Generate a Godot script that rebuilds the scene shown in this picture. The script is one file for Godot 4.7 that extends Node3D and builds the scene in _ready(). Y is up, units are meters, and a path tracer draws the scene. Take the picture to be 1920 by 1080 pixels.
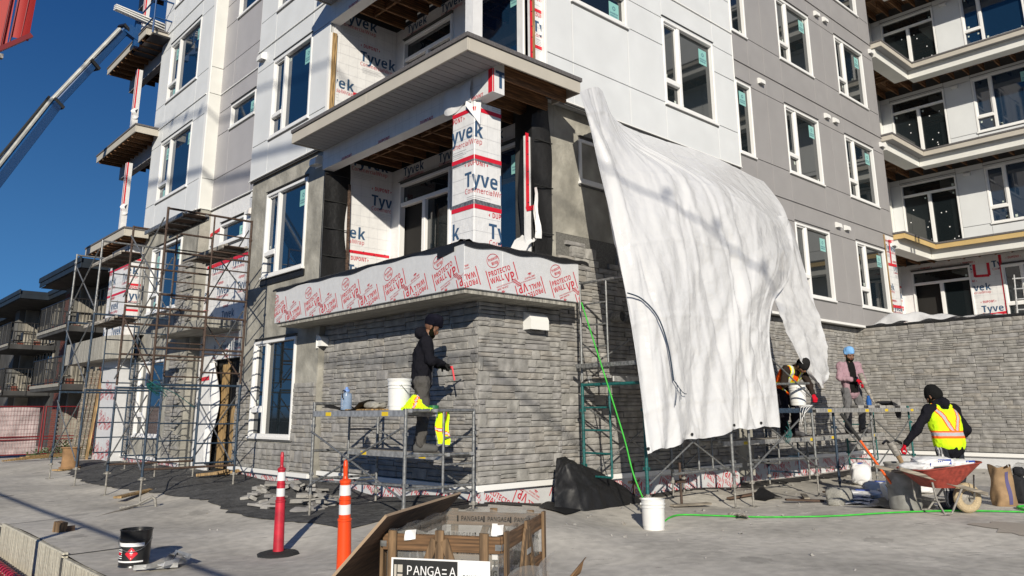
extends Node3D
# A construction site: an apartment building being clad, masons on scaffolds, a white tarp.
# x runs along the right facade, -z along the left facade, y is up, metres.

func _ready():
	var cam := Camera3D.new(); cam.name = "camera"
	cam.projection = Camera3D.PROJECTION_FRUSTUM
	cam.near = 0.1; cam.far = 2000.0
	cam.set_frustum(2 * 0.1 * 540.0 / 1453.17, Vector2(0, -105.47 / 1453.17 * 0.1), 0.1, 2000.0)
	cam.position = Vector3(0, 1.5, 0)
	cam.rotation = Vector3(deg_to_rad(13.1449), deg_to_rad(-42.5099), deg_to_rad(-0.3247))
	add_child(cam)
	var sky := ProceduralSkyMaterial.new()
	sky.sky_top_color = lin(0.007, 0.055, 0.215)
	sky.sky_horizon_color = lin(0.13, 0.40, 0.82)
	sky.sky_curve = 0.16
	sky.ground_bottom_color = lin(0.08, 0.08, 0.08)
	sky.ground_horizon_color = lin(0.20, 0.21, 0.22)
	sky.sun_angle_max = 1.0
	var env := Environment.new()
	env.background_mode = Environment.BG_SKY
	env.sky = Sky.new(); env.sky.sky_material = sky
	env.background_energy_multiplier = 0.85
	env.tonemap_mode = Environment.TONE_MAPPER_LINEAR
	env.tonemap_exposure = 1.0
	env.sdfgi_enabled = true; env.ssao_enabled = true; env.ssil_enabled = true
	var we := WorldEnvironment.new(); we.name = "world"; we.environment = env; add_child(we)
	var sun := DirectionalLight3D.new(); sun.name = "sun"
	sun.light_energy = 1.6; sun.light_color = Color(1.0, 0.965, 0.90)
	sun.light_angular_distance = 0.5; sun.shadow_enabled = true
	add_child(sun)
	sun.look_at_from_position(Vector3.ZERO, Vector3(0.613, -0.354, -0.705))
	rng.seed = 20
	var ut := B.new(); ut.tube(Vector3.ZERO, Vector3.UP, 1.0, 10); unit_tube = ut.mesh()
	make_materials()
	build_ground()
	build_building()
	build_terrace_wall()
	build_neighbour()
	build_scaffolds()
	build_tarp()
	build_people()
	build_foreground()
	build_details()

func noise_tex(freq: float, lo: float, hi: float, octaves := 4, size := 256, stretch := false, normal := 0.0, kind := FastNoiseLite.TYPE_SIMPLEX_SMOOTH, sd := 1) -> NoiseTexture2D:
	var f := FastNoiseLite.new(); f.noise_type = kind; f.frequency = freq; f.fractal_octaves = octaves; f.seed = sd
	var t := NoiseTexture2D.new(); t.width = size; t.height = size; t.seamless = true; t.noise = f
	if normal > 0: t.as_normal_map = true; t.bump_strength = normal
	else:
		var g := Gradient.new(); g.set_color(0, Color(lo, lo, lo)); g.set_color(1, Color(hi, hi, hi)); t.color_ramp = g
	return t

func lin(r: float, g: float, b: float, a := 1.0) -> Color:
	var c := Color(r, g, b).linear_to_srgb(); c.a = a; return c

func mat(called: String, r: float, g: float, b: float, rough := 0.8, tex: Texture2D = null, sc := 1.0, nrm: Texture2D = null, nsc := 1.0, nd := 1.0, metal := 0.0) -> StandardMaterial3D:
	var m := StandardMaterial3D.new(); m.resource_name = called
	m.albedo_color = lin(r, g, b); m.roughness = rough; m.metallic = metal
	if tex or nrm:
		m.uv1_triplanar = true; m.uv1_world_triplanar = true; m.uv1_scale = Vector3(sc, sc, sc)
	if tex: m.albedo_texture = tex
	if nrm: m.normal_enabled = true; m.normal_texture = nrm; m.normal_scale = nd
	M[called] = m
	return m

func streaks(sx: float, sy: float, lo: float, hi: float, sd: int, w := 256, h := 256, contrast := 1.0) -> ImageTexture:
	var f := FastNoiseLite.new(); f.seed = sd; f.frequency = 0.02; f.fractal_octaves = 4
	var im := Image.create(w, h, false, Image.FORMAT_RGB8)
	for y in h:
		for x in w:
			# tileable in x by mirroring
			var q := f.get_noise_2d(absf(x - w / 2.0) * sx, absf(y - h / 2.0) * sy) * contrast + 0.5
			q = lerpf(lo, hi, clampf(q, 0, 1)); im.set_pixel(x, y, Color(q, q, q))
	return ImageTexture.create_from_image(im)

func slab_texture() -> ImageTexture:
	# ten metres of dusty broom-finished concrete: blotches, trowel ticks, drips, pale spills
	var n := 1024; var r := RandomNumberGenerator.new(); r.seed = 5
	var a := FastNoiseLite.new(); a.frequency = 0.004; a.fractal_octaves = 5; a.seed = 2
	var c := FastNoiseLite.new(); c.frequency = 0.05; c.fractal_octaves = 3; c.seed = 3
	var im := Image.create(n, n, false, Image.FORMAT_RGB8)
	var sa := a.get_seamless_image(n, n); var sc := c.get_seamless_image(n, n)
	for y in n:
		for x in n:
			var q := 0.80 + 0.22 * (sa.get_pixel(x, y).r - 0.5) + 0.14 * (sc.get_pixel(x, y).r - 0.5)
			im.set_pixel(x, y, Color(q, q * 0.992, q * 0.975))
	for k in 900:
		var x := r.randf() * n; var y := r.randf() * n; var l := r.randf_range(4, 26); var d := r.randf_range(0.66, 0.9) if r.randf() < 0.7 else 1.14
		var an := 0.55 + r.randf_range(-0.25, 0.25); var w := 1 if r.randf() < 0.7 else 2
		for i in int(l):
			for j in w:
				var px := posmod(int(x + i * cos(an)), n); var py := posmod(int(y + i * sin(an)) + j, n)
				var q := im.get_pixel(px, py); im.set_pixel(px, py, Color(q.r * d, q.g * d, q.b * d))
	for k in 60:
		var x := r.randi() % n; var y := r.randi() % n; var rad := r.randf_range(3, 26); var d := r.randf_range(0.78, 0.93) if r.randf() < 0.5 else r.randf_range(1.04, 1.12)
		for j in range(-int(rad), int(rad)):
			for i in range(-int(rad), int(rad)):
				var e := sqrt(i * i + j * j) / rad + 0.5 * c.get_noise_2d(x + i * 2.0, y + j * 2.0)
				if e > 0.9: continue
				var px := posmod(x + i, n); var py := posmod(y + j, n); var q := im.get_pixel(px, py); im.set_pixel(px, py, Color(q.r * d, q.g * d, q.b * d))
	return ImageTexture.create_from_image(im)

func make_materials():
	var cloud := noise_tex(0.01, 0.72, 1.0, 5)
	var cloud2 := noise_tex(0.02, 0.55, 1.0, 5, 256, false, 0, FastNoiseLite.TYPE_SIMPLEX_SMOOTH, 7)
	var fine := noise_tex(0.09, 0.7, 1.0, 4)
	var soft := noise_tex(0.012, 0.96, 1.0, 3)
	var bump := noise_tex(0.05, 0, 1, 5, 256, false, 6.0)
	var rough := noise_tex(0.03, 0, 1, 5, 512, false, 6.0, FastNoiseLite.TYPE_SIMPLEX, 3)
	var wrinkle := noise_tex(0.012, 0, 1, 4, 512, false, 9.0, FastNoiseLite.TYPE_PERLIN, 5)
	var grain := streaks(0.35, 6.0, 0.5, 1.0, 11)
	var grain_v := streaks(6.0, 0.35, 0.5, 1.0, 12)
	var drip := streaks(5.0, 0.25, 0.75, 1.0, 13)
	mat("white_panel", 0.70, 0.72, 0.73, 0.55, soft, 0.35)
	mat("white_trim", 0.80, 0.80, 0.78, 0.4)
	mat("warm_panel", 0.74, 0.74, 0.70, 0.5, soft, 0.35)
	mat("gray_panel", 0.315, 0.305, 0.305, 0.55, soft, 0.35)
	mat("gray_panel_left", 0.40, 0.39, 0.40, 0.55, soft, 0.35)
	mat("joint", 0.10, 0.10, 0.10, 0.9)
	mat("joint_light", 0.50, 0.50, 0.49, 0.9)
	mat("core", 0.06, 0.06, 0.06, 0.95)
	mat("stucco", 0.42, 0.405, 0.355, 0.92, cloud, 0.5, bump, 0.5, 0.18)
	mat("mortar", 0.20, 0.195, 0.18, 0.95, fine, 1.0)
	mat("concrete", 0.40, 0.385, 0.34, 0.9, drip, 0.6, bump, 0.6, 0.4)
	mat("beige", 0.50, 0.465, 0.40, 0.7, soft, 0.5)
	mat("gold", 0.56, 0.40, 0.17, 0.7, soft, 0.5)
	mat("deck_edge", 0.16, 0.15, 0.15, 0.8, fine, 1.0)
	mat("soffit", 0.30, 0.30, 0.31, 0.7)
	mat("joist", 0.34, 0.17, 0.075, 0.75, grain, 0.8)
	mat("subfloor", 0.30, 0.155, 0.07, 0.8, grain, 0.5)
	mat("lumber", 0.55, 0.36, 0.16, 0.7, grain_v, 1.2)
	mat("wrap", 0.76, 0.76, 0.76, 0.5, soft, 0.8, wrinkle, 0.9, 0.35)
	mat("wrap_gray", 0.60, 0.61, 0.625, 0.6, soft, 2.0, wrinkle, 0.8, 0.12)
	mat("ink_blue", 0.035, 0.085, 0.17, 0.6)
	mat("ink_red", 0.50, 0.03, 0.05, 0.6)
	mat("ink_gray", 0.50, 0.50, 0.52, 0.6)
	mat("ink_black", 0.015, 0.015, 0.015, 0.6)
	mat("ink_white", 0.8, 0.8, 0.8, 0.6)
	mat("tape", 0.62, 0.012, 0.03, 0.45)
	mat("membrane", 0.014, 0.014, 0.015, 0.55, fine, 1.5, wrinkle, 1.2, 0.5)
	mat("vinyl", 0.80, 0.80, 0.79, 0.35)
	mat("sticker", 0.24, 0.50, 0.47, 0.5)
	mat("sticker_pale", 0.50, 0.56, 0.50, 0.5)
	var g := mat("glass", 0.010, 0.014, 0.016, 0.03); g.metallic_specular = 1.0
	g = mat("glass_blue", 0.006, 0.022, 0.05, 0.03); g.metallic_specular = 1.0
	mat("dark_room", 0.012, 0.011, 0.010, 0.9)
	for k in 6:
		var q: float = [0.345, 0.36, 0.375, 0.39, 0.415, 0.37][k]
		mat("stone%d" % k, q * (1.03 if k != 5 else 1.06), q, q * [0.95, 0.97, 0.93, 0.95, 0.94, 0.91][k], 0.9, cloud, 1.3, rough, 1.6, 0.3)
	mat("slab", 0.80, 0.77, 0.71, 0.92, slab_texture(), 0.1, bump, 0.25, 0.06)
	mat("slab_edge", 0.66, 0.62, 0.50, 0.92, drip, 0.9, bump, 0.8, 0.5)
	mat("black_ground", 0.11, 0.11, 0.11, 0.85, cloud2, 0.6, bump, 0.8, 0.7)
	mat("dirt", 0.055, 0.05, 0.045, 0.95, cloud2, 0.4, rough, 0.5, 1.0)
	mat("asphalt", 0.05, 0.05, 0.05, 0.95, fine, 0.4)
	mat("galv", 0.40, 0.41, 0.41, 0.45, cloud2, 3.0, null, 1, 1, 0.55)
	mat("rust", 0.115, 0.072, 0.052, 0.75, cloud2, 4.0)
	mat("blue_steel", 0.04, 0.075, 0.125, 0.5, cloud2, 4.0)
	mat("teal_steel", 0.015, 0.17, 0.165, 0.5, cloud2, 4.0)
	mat("jack", 0.42, 0.40, 0.36, 0.6, cloud2, 4.0)
	mat("plank", 0.50, 0.46, 0.40, 0.85, grain, 0.9)
	mat("plank_dark", 0.16, 0.10, 0.07, 0.85, grain, 0.9)
	mat("alu", 0.58, 0.58, 0.57, 0.42, cloud, 3.0, null, 1, 1, 0.5)
	mat("yellow_tag", 0.70, 0.50, 0.02, 0.6)
	var tp := mat("tarp", 0.66, 0.665, 0.675, 0.16, null, 0.55, wrinkle, 1.3, 0.6); tp.backlight_enabled = true; tp.backlight = lin(0.16, 0.16, 0.165)
	mat("bucket", 0.78, 0.78, 0.76, 0.35, soft, 2.0)
	mat("mortar_smear", 0.42, 0.41, 0.37, 0.9, fine, 2.0)
	mat("black_plastic", 0.014, 0.014, 0.015, 0.3)
	mat("black_cloth", 0.010, 0.010, 0.013, 0.85)
	mat("hose", 0.05, 0.60, 0.05, 0.55, cloud, 3.0)
	mat("red_plastic", 0.62, 0.025, 0.05, 0.45, cloud, 2.0)
	mat("orange_plastic", 0.85, 0.075, 0.012, 0.4, soft, 2.0)
	mat("rubber", 0.03, 0.031, 0.03, 0.75, fine, 2.0)
	mat("reflective", 0.74, 0.74, 0.74, 0.5, soft, 6.0)
	mat("crate_wood", 0.29, 0.16, 0.075, 0.8, grain, 1.4)
	mat("crate_wood_v", 0.27, 0.17, 0.09, 0.8, grain_v, 1.4)
	mat("plywood", 0.20, 0.115, 0.065, 0.75, grain, 1.0)
	mat("plywood_edge", 0.36, 0.26, 0.17, 0.8)
	mat("cardboard", 0.36, 0.21, 0.10, 0.85, cloud, 1.5)
	mat("paper_brown", 0.40, 0.26, 0.14, 0.85, cloud, 2.0)
	mat("paper_white", 0.74, 0.74, 0.74, 0.7, soft, 2.0, wrinkle, 1.5, 0.5)
	mat("bag_blue", 0.02, 0.06, 0.30, 0.6)
	var w := mat("film", 0.55, 0.55, 0.52, 0.22, null, 1, wrinkle, 1.5, 0.8); w.transparency = BaseMaterial3D.TRANSPARENCY_ALPHA; w.albedo_color.a = 0.28
	w = mat("film_gray", 0.40, 0.40, 0.38, 0.24, null, 1, wrinkle, 1.5, 0.8); w.transparency = BaseMaterial3D.TRANSPARENCY_ALPHA; w.albedo_color.a = 0.30
	mat("barrow_red", 0.46, 0.075, 0.05, 0.6, cloud2, 2.5)
	mat("barrow_wood", 0.40, 0.35, 0.28, 0.85, grain, 1.0)
	mat("tyre", 0.60, 0.48, 0.30, 0.8, fine, 2.0)
	mat("drum", 0.30, 0.30, 0.28, 0.7, cloud, 2.0)
	mat("shovel_orange", 0.75, 0.12, 0.02, 0.5)
	mat("brick_red", 0.24, 0.075, 0.05, 0.9, fine, 1.5)
	mat("roof_dark", 0.012, 0.022, 0.035, 0.6, cloud, 0.5)
	mat("dark_rail", 0.012, 0.012, 0.013, 0.5)
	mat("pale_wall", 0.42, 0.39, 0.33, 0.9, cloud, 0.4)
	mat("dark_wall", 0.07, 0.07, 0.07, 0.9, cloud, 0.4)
	mat("fence_red", 0.17, 0.01, 0.014, 0.5)
	mat("sheet_pink", 0.60, 0.50, 0.50, 0.75, cloud, 0.6, wrinkle, 0.6, 0.6)
	mat("leaf", 0.05, 0.085, 0.025, 0.8)
	mat("boom_white", 0.62, 0.62, 0.58, 0.45, cloud, 1.0)
	mat("boom_blue", 0.004, 0.055, 0.18, 0.45)
	var rb := mat("red_mesh", 0.40, 0.025, 0.02, 0.6); rb.backlight_enabled = true; rb.backlight = lin(0.25, 0.02, 0.015)
	var wt := mat("bottle_blue", 0.30, 0.42, 0.60, 0.2); wt.transparency = BaseMaterial3D.TRANSPARENCY_ALPHA; wt.albedo_color.a = 0.55
	var vc := mat("cloth", 1, 1, 1, 0.88, null, 1, bump, 3.0, 0.35); vc.vertex_color_use_as_albedo = true; vc.metallic_specular = 0.15
	var sk := mat("skin", 1, 1, 1, 0.6); sk.vertex_color_use_as_albedo = true

class B:
	var v := PackedVector3Array()
	var n := PackedVector3Array()
	var c := PackedColorArray()
	var col := Color.WHITE
	var t := Transform3D()
	func tri(a: Vector3, b: Vector3, d: Vector3, na: Vector3, nb = null, nd = null):
		if (b - a).cross(d - a).dot(na) > 0.0:
			var s := b; b = d; d = s
			if nb != null:
				var sn = nb; nb = nd; nd = sn
		v.append(t * a); v.append(t * b); v.append(t * d)
		n.append((t.basis * na).normalized())
		n.append((t.basis * (na if nb == null else nb)).normalized())
		n.append((t.basis * (na if nd == null else nd)).normalized())
		c.append(col); c.append(col); c.append(col)
	func flat(a: Vector3, b: Vector3, d: Vector3, hint: Vector3):
		var m := (b - a).cross(d - a)
		if m.length_squared() < 1e-14: return
		m = m.normalized()
		if m.dot(hint) < 0: m = -m
		tri(a, b, d, m)
	func quad(a: Vector3, b: Vector3, d: Vector3, e: Vector3, nn: Vector3):
		tri(a, b, d, nn); tri(a, d, e, nn)
	func fquad(a: Vector3, b: Vector3, d: Vector3, e: Vector3, hint: Vector3):
		flat(a, b, d, hint); flat(a, d, e, hint)
	func box(x0: float, x1: float, y0: float, y1: float, z0: float, z1: float, bv := 0.0):
		var lo := Vector3(minf(x0, x1), minf(y0, y1), minf(z0, z1))
		var hi := Vector3(maxf(x0, x1), maxf(y0, y1), maxf(z0, z1))
		var ce := (lo + hi) / 2; var h := (hi - lo) / 2
		bv = minf(bv, minf(h.x, minf(h.y, h.z)) * 0.45)
		for ax in 3:
			for s in [-1.0, 1.0]:
				var nn := Vector3(); nn[ax] = s
				var p := (ax + 1) % 3; var q := (ax + 2) % 3
				var pts := []
				for k in [[-1, -1], [1, -1], [1, 1], [-1, 1]]:
					var w := Vector3(); w[ax] = s * h[ax]; w[p] = k[0] * (h[p] - bv); w[q] = k[1] * (h[q] - bv)
					pts.append(ce + w)
				quad(pts[0], pts[1], pts[2], pts[3], nn)
		if bv > 0:
			for ax in 3:
				var p := (ax + 1) % 3; var q := (ax + 2) % 3
				for sp in [-1.0, 1.0]:
					for sq in [-1.0, 1.0]:
						var a := Vector3(); var b2 := Vector3()
						a[p] = sp * h[p]; a[q] = sq * (h[q] - bv)
						b2[p] = sp * (h[p] - bv); b2[q] = sq * h[q]
						var e := Vector3(); e[ax] = h[ax] - bv
						var nn := Vector3(); nn[p] = sp; nn[q] = sq
						quad(ce + a - e, ce + a + e, ce + b2 + e, ce + b2 - e, nn.normalized())
			for sx in [-1.0, 1.0]:
				for sy in [-1.0, 1.0]:
					for sz in [-1.0, 1.0]:
						var s := Vector3(sx, sy, sz)
						tri(ce + Vector3(sx * h.x, sy * (h.y - bv), sz * (h.z - bv)), ce + Vector3(sx * (h.x - bv), sy * h.y, sz * (h.z - bv)), ce + Vector3(sx * (h.x - bv), sy * (h.y - bv), sz * h.z), s.normalized())
	func bar(a: Vector3, b: Vector3, w: float, h: float, up := Vector3.UP, bv := 0.0):
		# a rectangular bar from a to b, w wide, h high along up
		var d := (b - a); var l := d.length(); d = d / l
		var s := d.cross(up).normalized(); var u := s.cross(d)
		var keep := t
		t = t * Transform3D(Basis(s, u, -d), (a + b) / 2)
		box(-w / 2, w / 2, -h / 2, h / 2, -l / 2, l / 2, bv)
		t = keep
	func tube(a: Vector3, b: Vector3, r: float, k := 8, r2 := -1.0, caps := true):
		if r2 < 0: r2 = r
		var d := (b - a).normalized()
		var s := d.cross(Vector3.UP if absf(d.y) < 0.9 else Vector3.RIGHT).normalized(); var u := s.cross(d)
		for i in k:
			var p := s * cos(TAU * i / k) + u * sin(TAU * i / k)
			var q := s * cos(TAU * (i + 1) / k) + u * sin(TAU * (i + 1) / k)
			tri(a + p * r, b + p * r2, b + q * r2, p, p, q); tri(a + p * r, b + q * r2, a + q * r, p, q, q)
			if caps:
				tri(a, a + p * r, a + q * r, -d); tri(b, b + p * r2, b + q * r2, d)
	func pipe(pts: Array, r: float, k := 8):
		for i in pts.size() - 1:
			var a: Vector3 = pts[i]; var b: Vector3 = pts[i + 1]
			var d0: Vector3 = (b - (pts[i - 1] if i > 0 else a)).normalized()
			var d1: Vector3 = ((pts[i + 2] if i + 2 < pts.size() else b) - a).normalized()
			for j in k:
				var q := []
				for e in [[d0, a], [d1, b]]:
					var s: Vector3 = (e[0] as Vector3).cross(Vector3(0.137, 0.93, 0.27)).normalized(); var u: Vector3 = s.cross(e[0])
					for jj in [j, j + 1]:
						var p: Vector3 = s * cos(TAU * jj / k) + u * sin(TAU * jj / k)
						q.append(e[1] + p * r); q.append(p)
				tri(q[0], q[4], q[6], q[1], q[5], q[7]); tri(q[0], q[6], q[2], q[1], q[7], q[3])
	func lathe(pr: Array, k := 20, o := Vector3.ZERO, sq := 0.0):
		# pr: Vector2(radius, height) from bottom to top
		for i in pr.size() - 1:
			var a: Vector2 = pr[i]; var b: Vector2 = pr[i + 1]
			var sl := (b - a); var nn := Vector2(sl.y, -sl.x).normalized()
			for j in k:
				var f := TAU * j / k; var g := TAU * (j + 1) / k
				var ra := Vector3(cos(f), 0, sin(f)); var rb := Vector3(cos(g), 0, sin(g))
				var n0 := ra * nn.x + Vector3.UP * nn.y; var n1 := rb * nn.x + Vector3.UP * nn.y
				var p0 := o + ra * a.x + Vector3.UP * a.y; var p1 := o + rb * a.x + Vector3.UP * a.y
				var p2 := o + rb * b.x + Vector3.UP * b.y; var p3 := o + ra * b.x + Vector3.UP * b.y
				if a.x > 1e-5: tri(p0, p1, p2, n0, n1, n1)
				if b.x > 1e-5: tri(p0, p2, p3, n0, n1, n0)
	func ball(o: Vector3, r: Vector3, k := 10, m := 6):
		for i in m:
			for j in k:
				var q := []
				for e in [[i, j], [i, j + 1], [i + 1, j + 1], [i + 1, j]]:
					var th: float = PI * e[0] / m; var ph: float = TAU * e[1] / k
					var d := Vector3(sin(th) * cos(ph), cos(th), sin(th) * sin(ph))
					q.append(o + d * r); q.append((d / r).normalized())
				if i < m - 1: tri(q[0], q[4], q[6], q[1], q[5], q[7])
				if i > 0: tri(q[0], q[2], q[4], q[1], q[3], q[5])
	func grid(f: Callable, nu: int, nv: int):
		# a smooth sheet f(u, v) with u, v in 0..1
		var p := []
		for j in nv + 1:
			for i in nu + 1: p.append(f.call(float(i) / nu, float(j) / nv))
		var nm := []
		for j in nv + 1:
			for i in nu + 1:
				var du: Vector3 = p[j * (nu + 1) + mini(i + 1, nu)] - p[j * (nu + 1) + maxi(i - 1, 0)]
				var dv: Vector3 = p[mini(j + 1, nv) * (nu + 1) + i] - p[maxi(j - 1, 0) * (nu + 1) + i]
				var m := du.cross(dv)
				nm.append(m.normalized() if m.length_squared() > 1e-16 else Vector3.UP)
		for j in nv:
			for i in nu:
				var a := j * (nu + 1) + i; var b := a + 1; var d := a + nu + 2; var e := a + nu + 1
				tri(p[a], p[b], p[d], nm[a], nm[b], nm[d]); tri(p[a], p[d], p[e], nm[a], nm[d], nm[e])
	func add(o: B, x: Transform3D):
		for i in o.v.size():
			v.append(t * (x * o.v[i])); n.append((t.basis * (x.basis.inverse().transposed() * o.n[i])).normalized()); c.append(o.c[i])
	func arrays() -> Array:
		var a := []; a.resize(Mesh.ARRAY_MAX)
		a[Mesh.ARRAY_VERTEX] = v; a[Mesh.ARRAY_NORMAL] = n; a[Mesh.ARRAY_COLOR] = c
		return a
	func mesh() -> ArrayMesh:
		var m := ArrayMesh.new()
		if v.size(): m.add_surface_from_arrays(Mesh.PRIMITIVE_TRIANGLES, arrays())
		return m

var rng := RandomNumberGenerator.new()
var M := {}
var unit_tube: ArrayMesh
var glyph_cache := {}
var text_fonts := {}

func meshes(list: Array) -> ArrayMesh:
	var m := ArrayMesh.new()
	for e in list:
		if (e[0] as B).v.size():
			m.add_surface_from_arrays(Mesh.PRIMITIVE_TRIANGLES, (e[0] as B).arrays())
			m.surface_set_material(m.get_surface_count() - 1, e[1])
	return m

func node_of(called: String, mesh: Mesh, m: Material, parent: Node, x := Transform3D()) -> MeshInstance3D:
	var o := MeshInstance3D.new()
	o.name = called; o.mesh = mesh; o.transform = x
	if m: o.material_override = m
	parent.add_child(o, true)
	return o

func part(called: String, b: B, m: Material, parent: Node, x := Transform3D()) -> MeshInstance3D:
	return node_of(called, b.mesh(), m, parent, x)

func tag(o: Node, label: String, category: String, group := ""):
	o.set_meta("label", label); o.set_meta("category", category)
	if group: o.set_meta("group", group)

func thing(called: String, label: String, category: String, at := Vector3.ZERO, turn := 0.0, group := "") -> Node3D:
	var o := Node3D.new(); o.name = called; add_child(o, true)
	o.position = at; o.rotation.y = turn
	tag(o, label, category, group)
	return o

func struct_part(called: String, b: B, m: Material) -> MeshInstance3D:
	var o := part(called, b, m, self); o.set_meta("kind", "structure"); return o

func rod(called: String, a: Vector3, b: Vector3, r: float, m: Material, parent: Node) -> MeshInstance3D:
	var d := b - a; var l := d.length(); d /= l
	var s := d.cross(Vector3.UP if absf(d.y) < 0.95 else Vector3.RIGHT).normalized()
	return node_of(called, unit_tube, m, parent, Transform3D(Basis(s * r, d * l, s.cross(d) * r), a))

func V(x: float, y: float, z: float) -> Vector3: return Vector3(x, y, z)

# a facade's own axes: u to the right as seen from outside, v up, d outwards
func face(o: Vector3, outward: Vector3) -> Transform3D:
	return Transform3D(Basis(Vector3.UP.cross(outward), Vector3.UP, outward), o)

const GP := [[2.5, -4.0, 0.0], [2.5, -9.0, 0.0], [2.5, -14.0, 0.0], [2.5, -22.0, 0.02], [2.5, -30.0, 0.05], [4.2, -8.3, 0.0], [4.5, -14.0, 0.04], [4.4, -15.7, 0.07], [4.3, -18.0, 0.14], [4.3, -20.0, 0.17], [6.07, -14.0, 0.29], [6.0, -15.6, 0.32],
	[6.8, -15.7, 0.36], [6.8, -12.5, 0.4], [7.0, -9.0, 0.38], [6.6, -7.8, 0.34], [5.4, -8.0, 0.13], [8.6, -8.2, 0.22], [11.6, -8.3, 0.2], [16.4, -8.8, 0.1], [8.3, -6.4, 0.04], [11.3, -6.8, 0.05], [13.4, -6.8, 0.06], [15.8, -7.0, 0.14], [11.5, -4.0, 0.17],
	[13.0, -4.2, 0.15], [5.6, -5.6, 0.0], [3.5, -4.5, 0.0], [9.0, -3.0, 0.05], [6.8, -20.0, 0.33], [6.8, -24.0, 0.3], [6.0, -32.0, 0.12], [20.0, -5.0, 0.2], [8.0, -40.0, 0.05], [5.4, -11.0, 0.12], [4.2, -11.0, 0.02]]

func gy(x: float, z: float) -> float:
	var s := 0.0; var w := 0.0
	for g in GP:
		var d: float = (x - g[0]) * (x - g[0]) + (z - g[1]) * (z - g[1])
		var k := 1.0 / pow(d + 0.35, 1.6)
		s += k * g[2]; w += k
	return s / w

func on_ground(x: float, z: float, up := 0.0) -> Vector3: return Vector3(x, gy(x, z) + up, z)

# ---- lettering: flat print, from the font's own outlines
func glyphs(s: String, bold: bool) -> PackedVector2Array:
	var key := s + str(bold)
	if glyph_cache.has(key): return glyph_cache[key]
	if not text_fonts.has(bold):
		var f := SystemFont.new(); f.font_names = PackedStringArray(["Droid Sans"]); f.font_weight = 700 if bold else 400
		text_fonts[bold] = f
	var t := TextMesh.new()
	t.font = text_fonts[bold]; t.text = s; t.font_size = 32; t.pixel_size = 1.0 / 32; t.depth = 0.0; t.curve_step = 4.0
	t.horizontal_alignment = HORIZONTAL_ALIGNMENT_LEFT
	var out := PackedVector2Array()
	if t.get_surface_count():
		var a := t.surface_get_arrays(0)
		var vs: PackedVector3Array = a[Mesh.ARRAY_VERTEX]
		var x0 := t.get_aabb().position.x
		var idx = a[Mesh.ARRAY_INDEX]
		for i in (idx if idx else range(vs.size())): out.append(Vector2(vs[i].x - x0, vs[i].y))
	glyph_cache[key] = out
	return out

func clip(poly: PackedVector2Array, r: Rect2) -> PackedVector2Array:
	for e in 4:
		var out := PackedVector2Array()
		for i in poly.size():
			var a := poly[i]; var b := poly[(i + 1) % poly.size()]
			var da: float = [a.x - r.position.x, r.end.x - a.x, a.y - r.position.y, r.end.y - a.y][e]
			var db: float = [b.x - r.position.x, r.end.x - b.x, b.y - r.position.y, r.end.y - b.y][e]
			if da >= 0: out.append(a)
			if (da >= 0) != (db >= 0): out.append(a.lerp(b, da / (da - db)))
		poly = out
		if poly.size() < 3: return PackedVector2Array()
	return poly

func put2(b: B, tris: PackedVector2Array, r: Rect2, d: float):
	for i in range(0, tris.size(), 3):
		var p := PackedVector2Array([tris[i], tris[i + 1], tris[i + 2]])
		if not (r.has_point(p[0]) and r.has_point(p[1]) and r.has_point(p[2])):
			p = clip(p, r)
		for j in range(1, p.size() - 1):
			b.tri(V(p[0].x, p[0].y, d), V(p[j].x, p[j].y, d), V(p[j + 1].x, p[j + 1].y, d), V(0, 0, 1))

func write(b: B, s: String, bold: bool, u: float, v: float, size: float, ang: float, r: Rect2, d: float, squeeze := 1.0):
	var x := Transform2D(ang, Vector2(u, v)) * Transform2D(Vector2(size * squeeze, 0), Vector2(0, size), Vector2.ZERO)
	put2(b, x * glyphs(s, bold), r, d)

func strip2(b: B, p: Vector2, q: Vector2, w: float, r: Rect2, d: float):
	var s := (q - p).normalized().orthogonal() * w / 2
	put2(b, PackedVector2Array([p - s, q - s, q + s, p - s, q + s, p + s]), r, d)

func catmull(a: Vector3, b: Vector3, c: Vector3, d: Vector3, t: float) -> Vector3:
	return 0.5 * ((2 * b) + (c - a) * t + (2 * a - 5 * b + 4 * c - d) * t * t + (3 * b - a - 3 * c + d) * t * t * t)

func spline(pts: Array, t: float) -> Vector3:
	var f := clampf(t, 0, 1) * (pts.size() - 1); var i := mini(int(f), pts.size() - 2)
	return catmull(pts[maxi(i - 1, 0)], pts[i], pts[i + 1], pts[mini(i + 2, pts.size() - 1)], f - i)

func curve(pts: Array, k: int) -> Array:
	var o := []
	for i in k + 1: o.append(spline(pts, float(i) / k))
	return o

func g2(x: float, z: float, d := 0.0) -> Vector3: return V(x, gy(x, z) + d, z)

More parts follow.
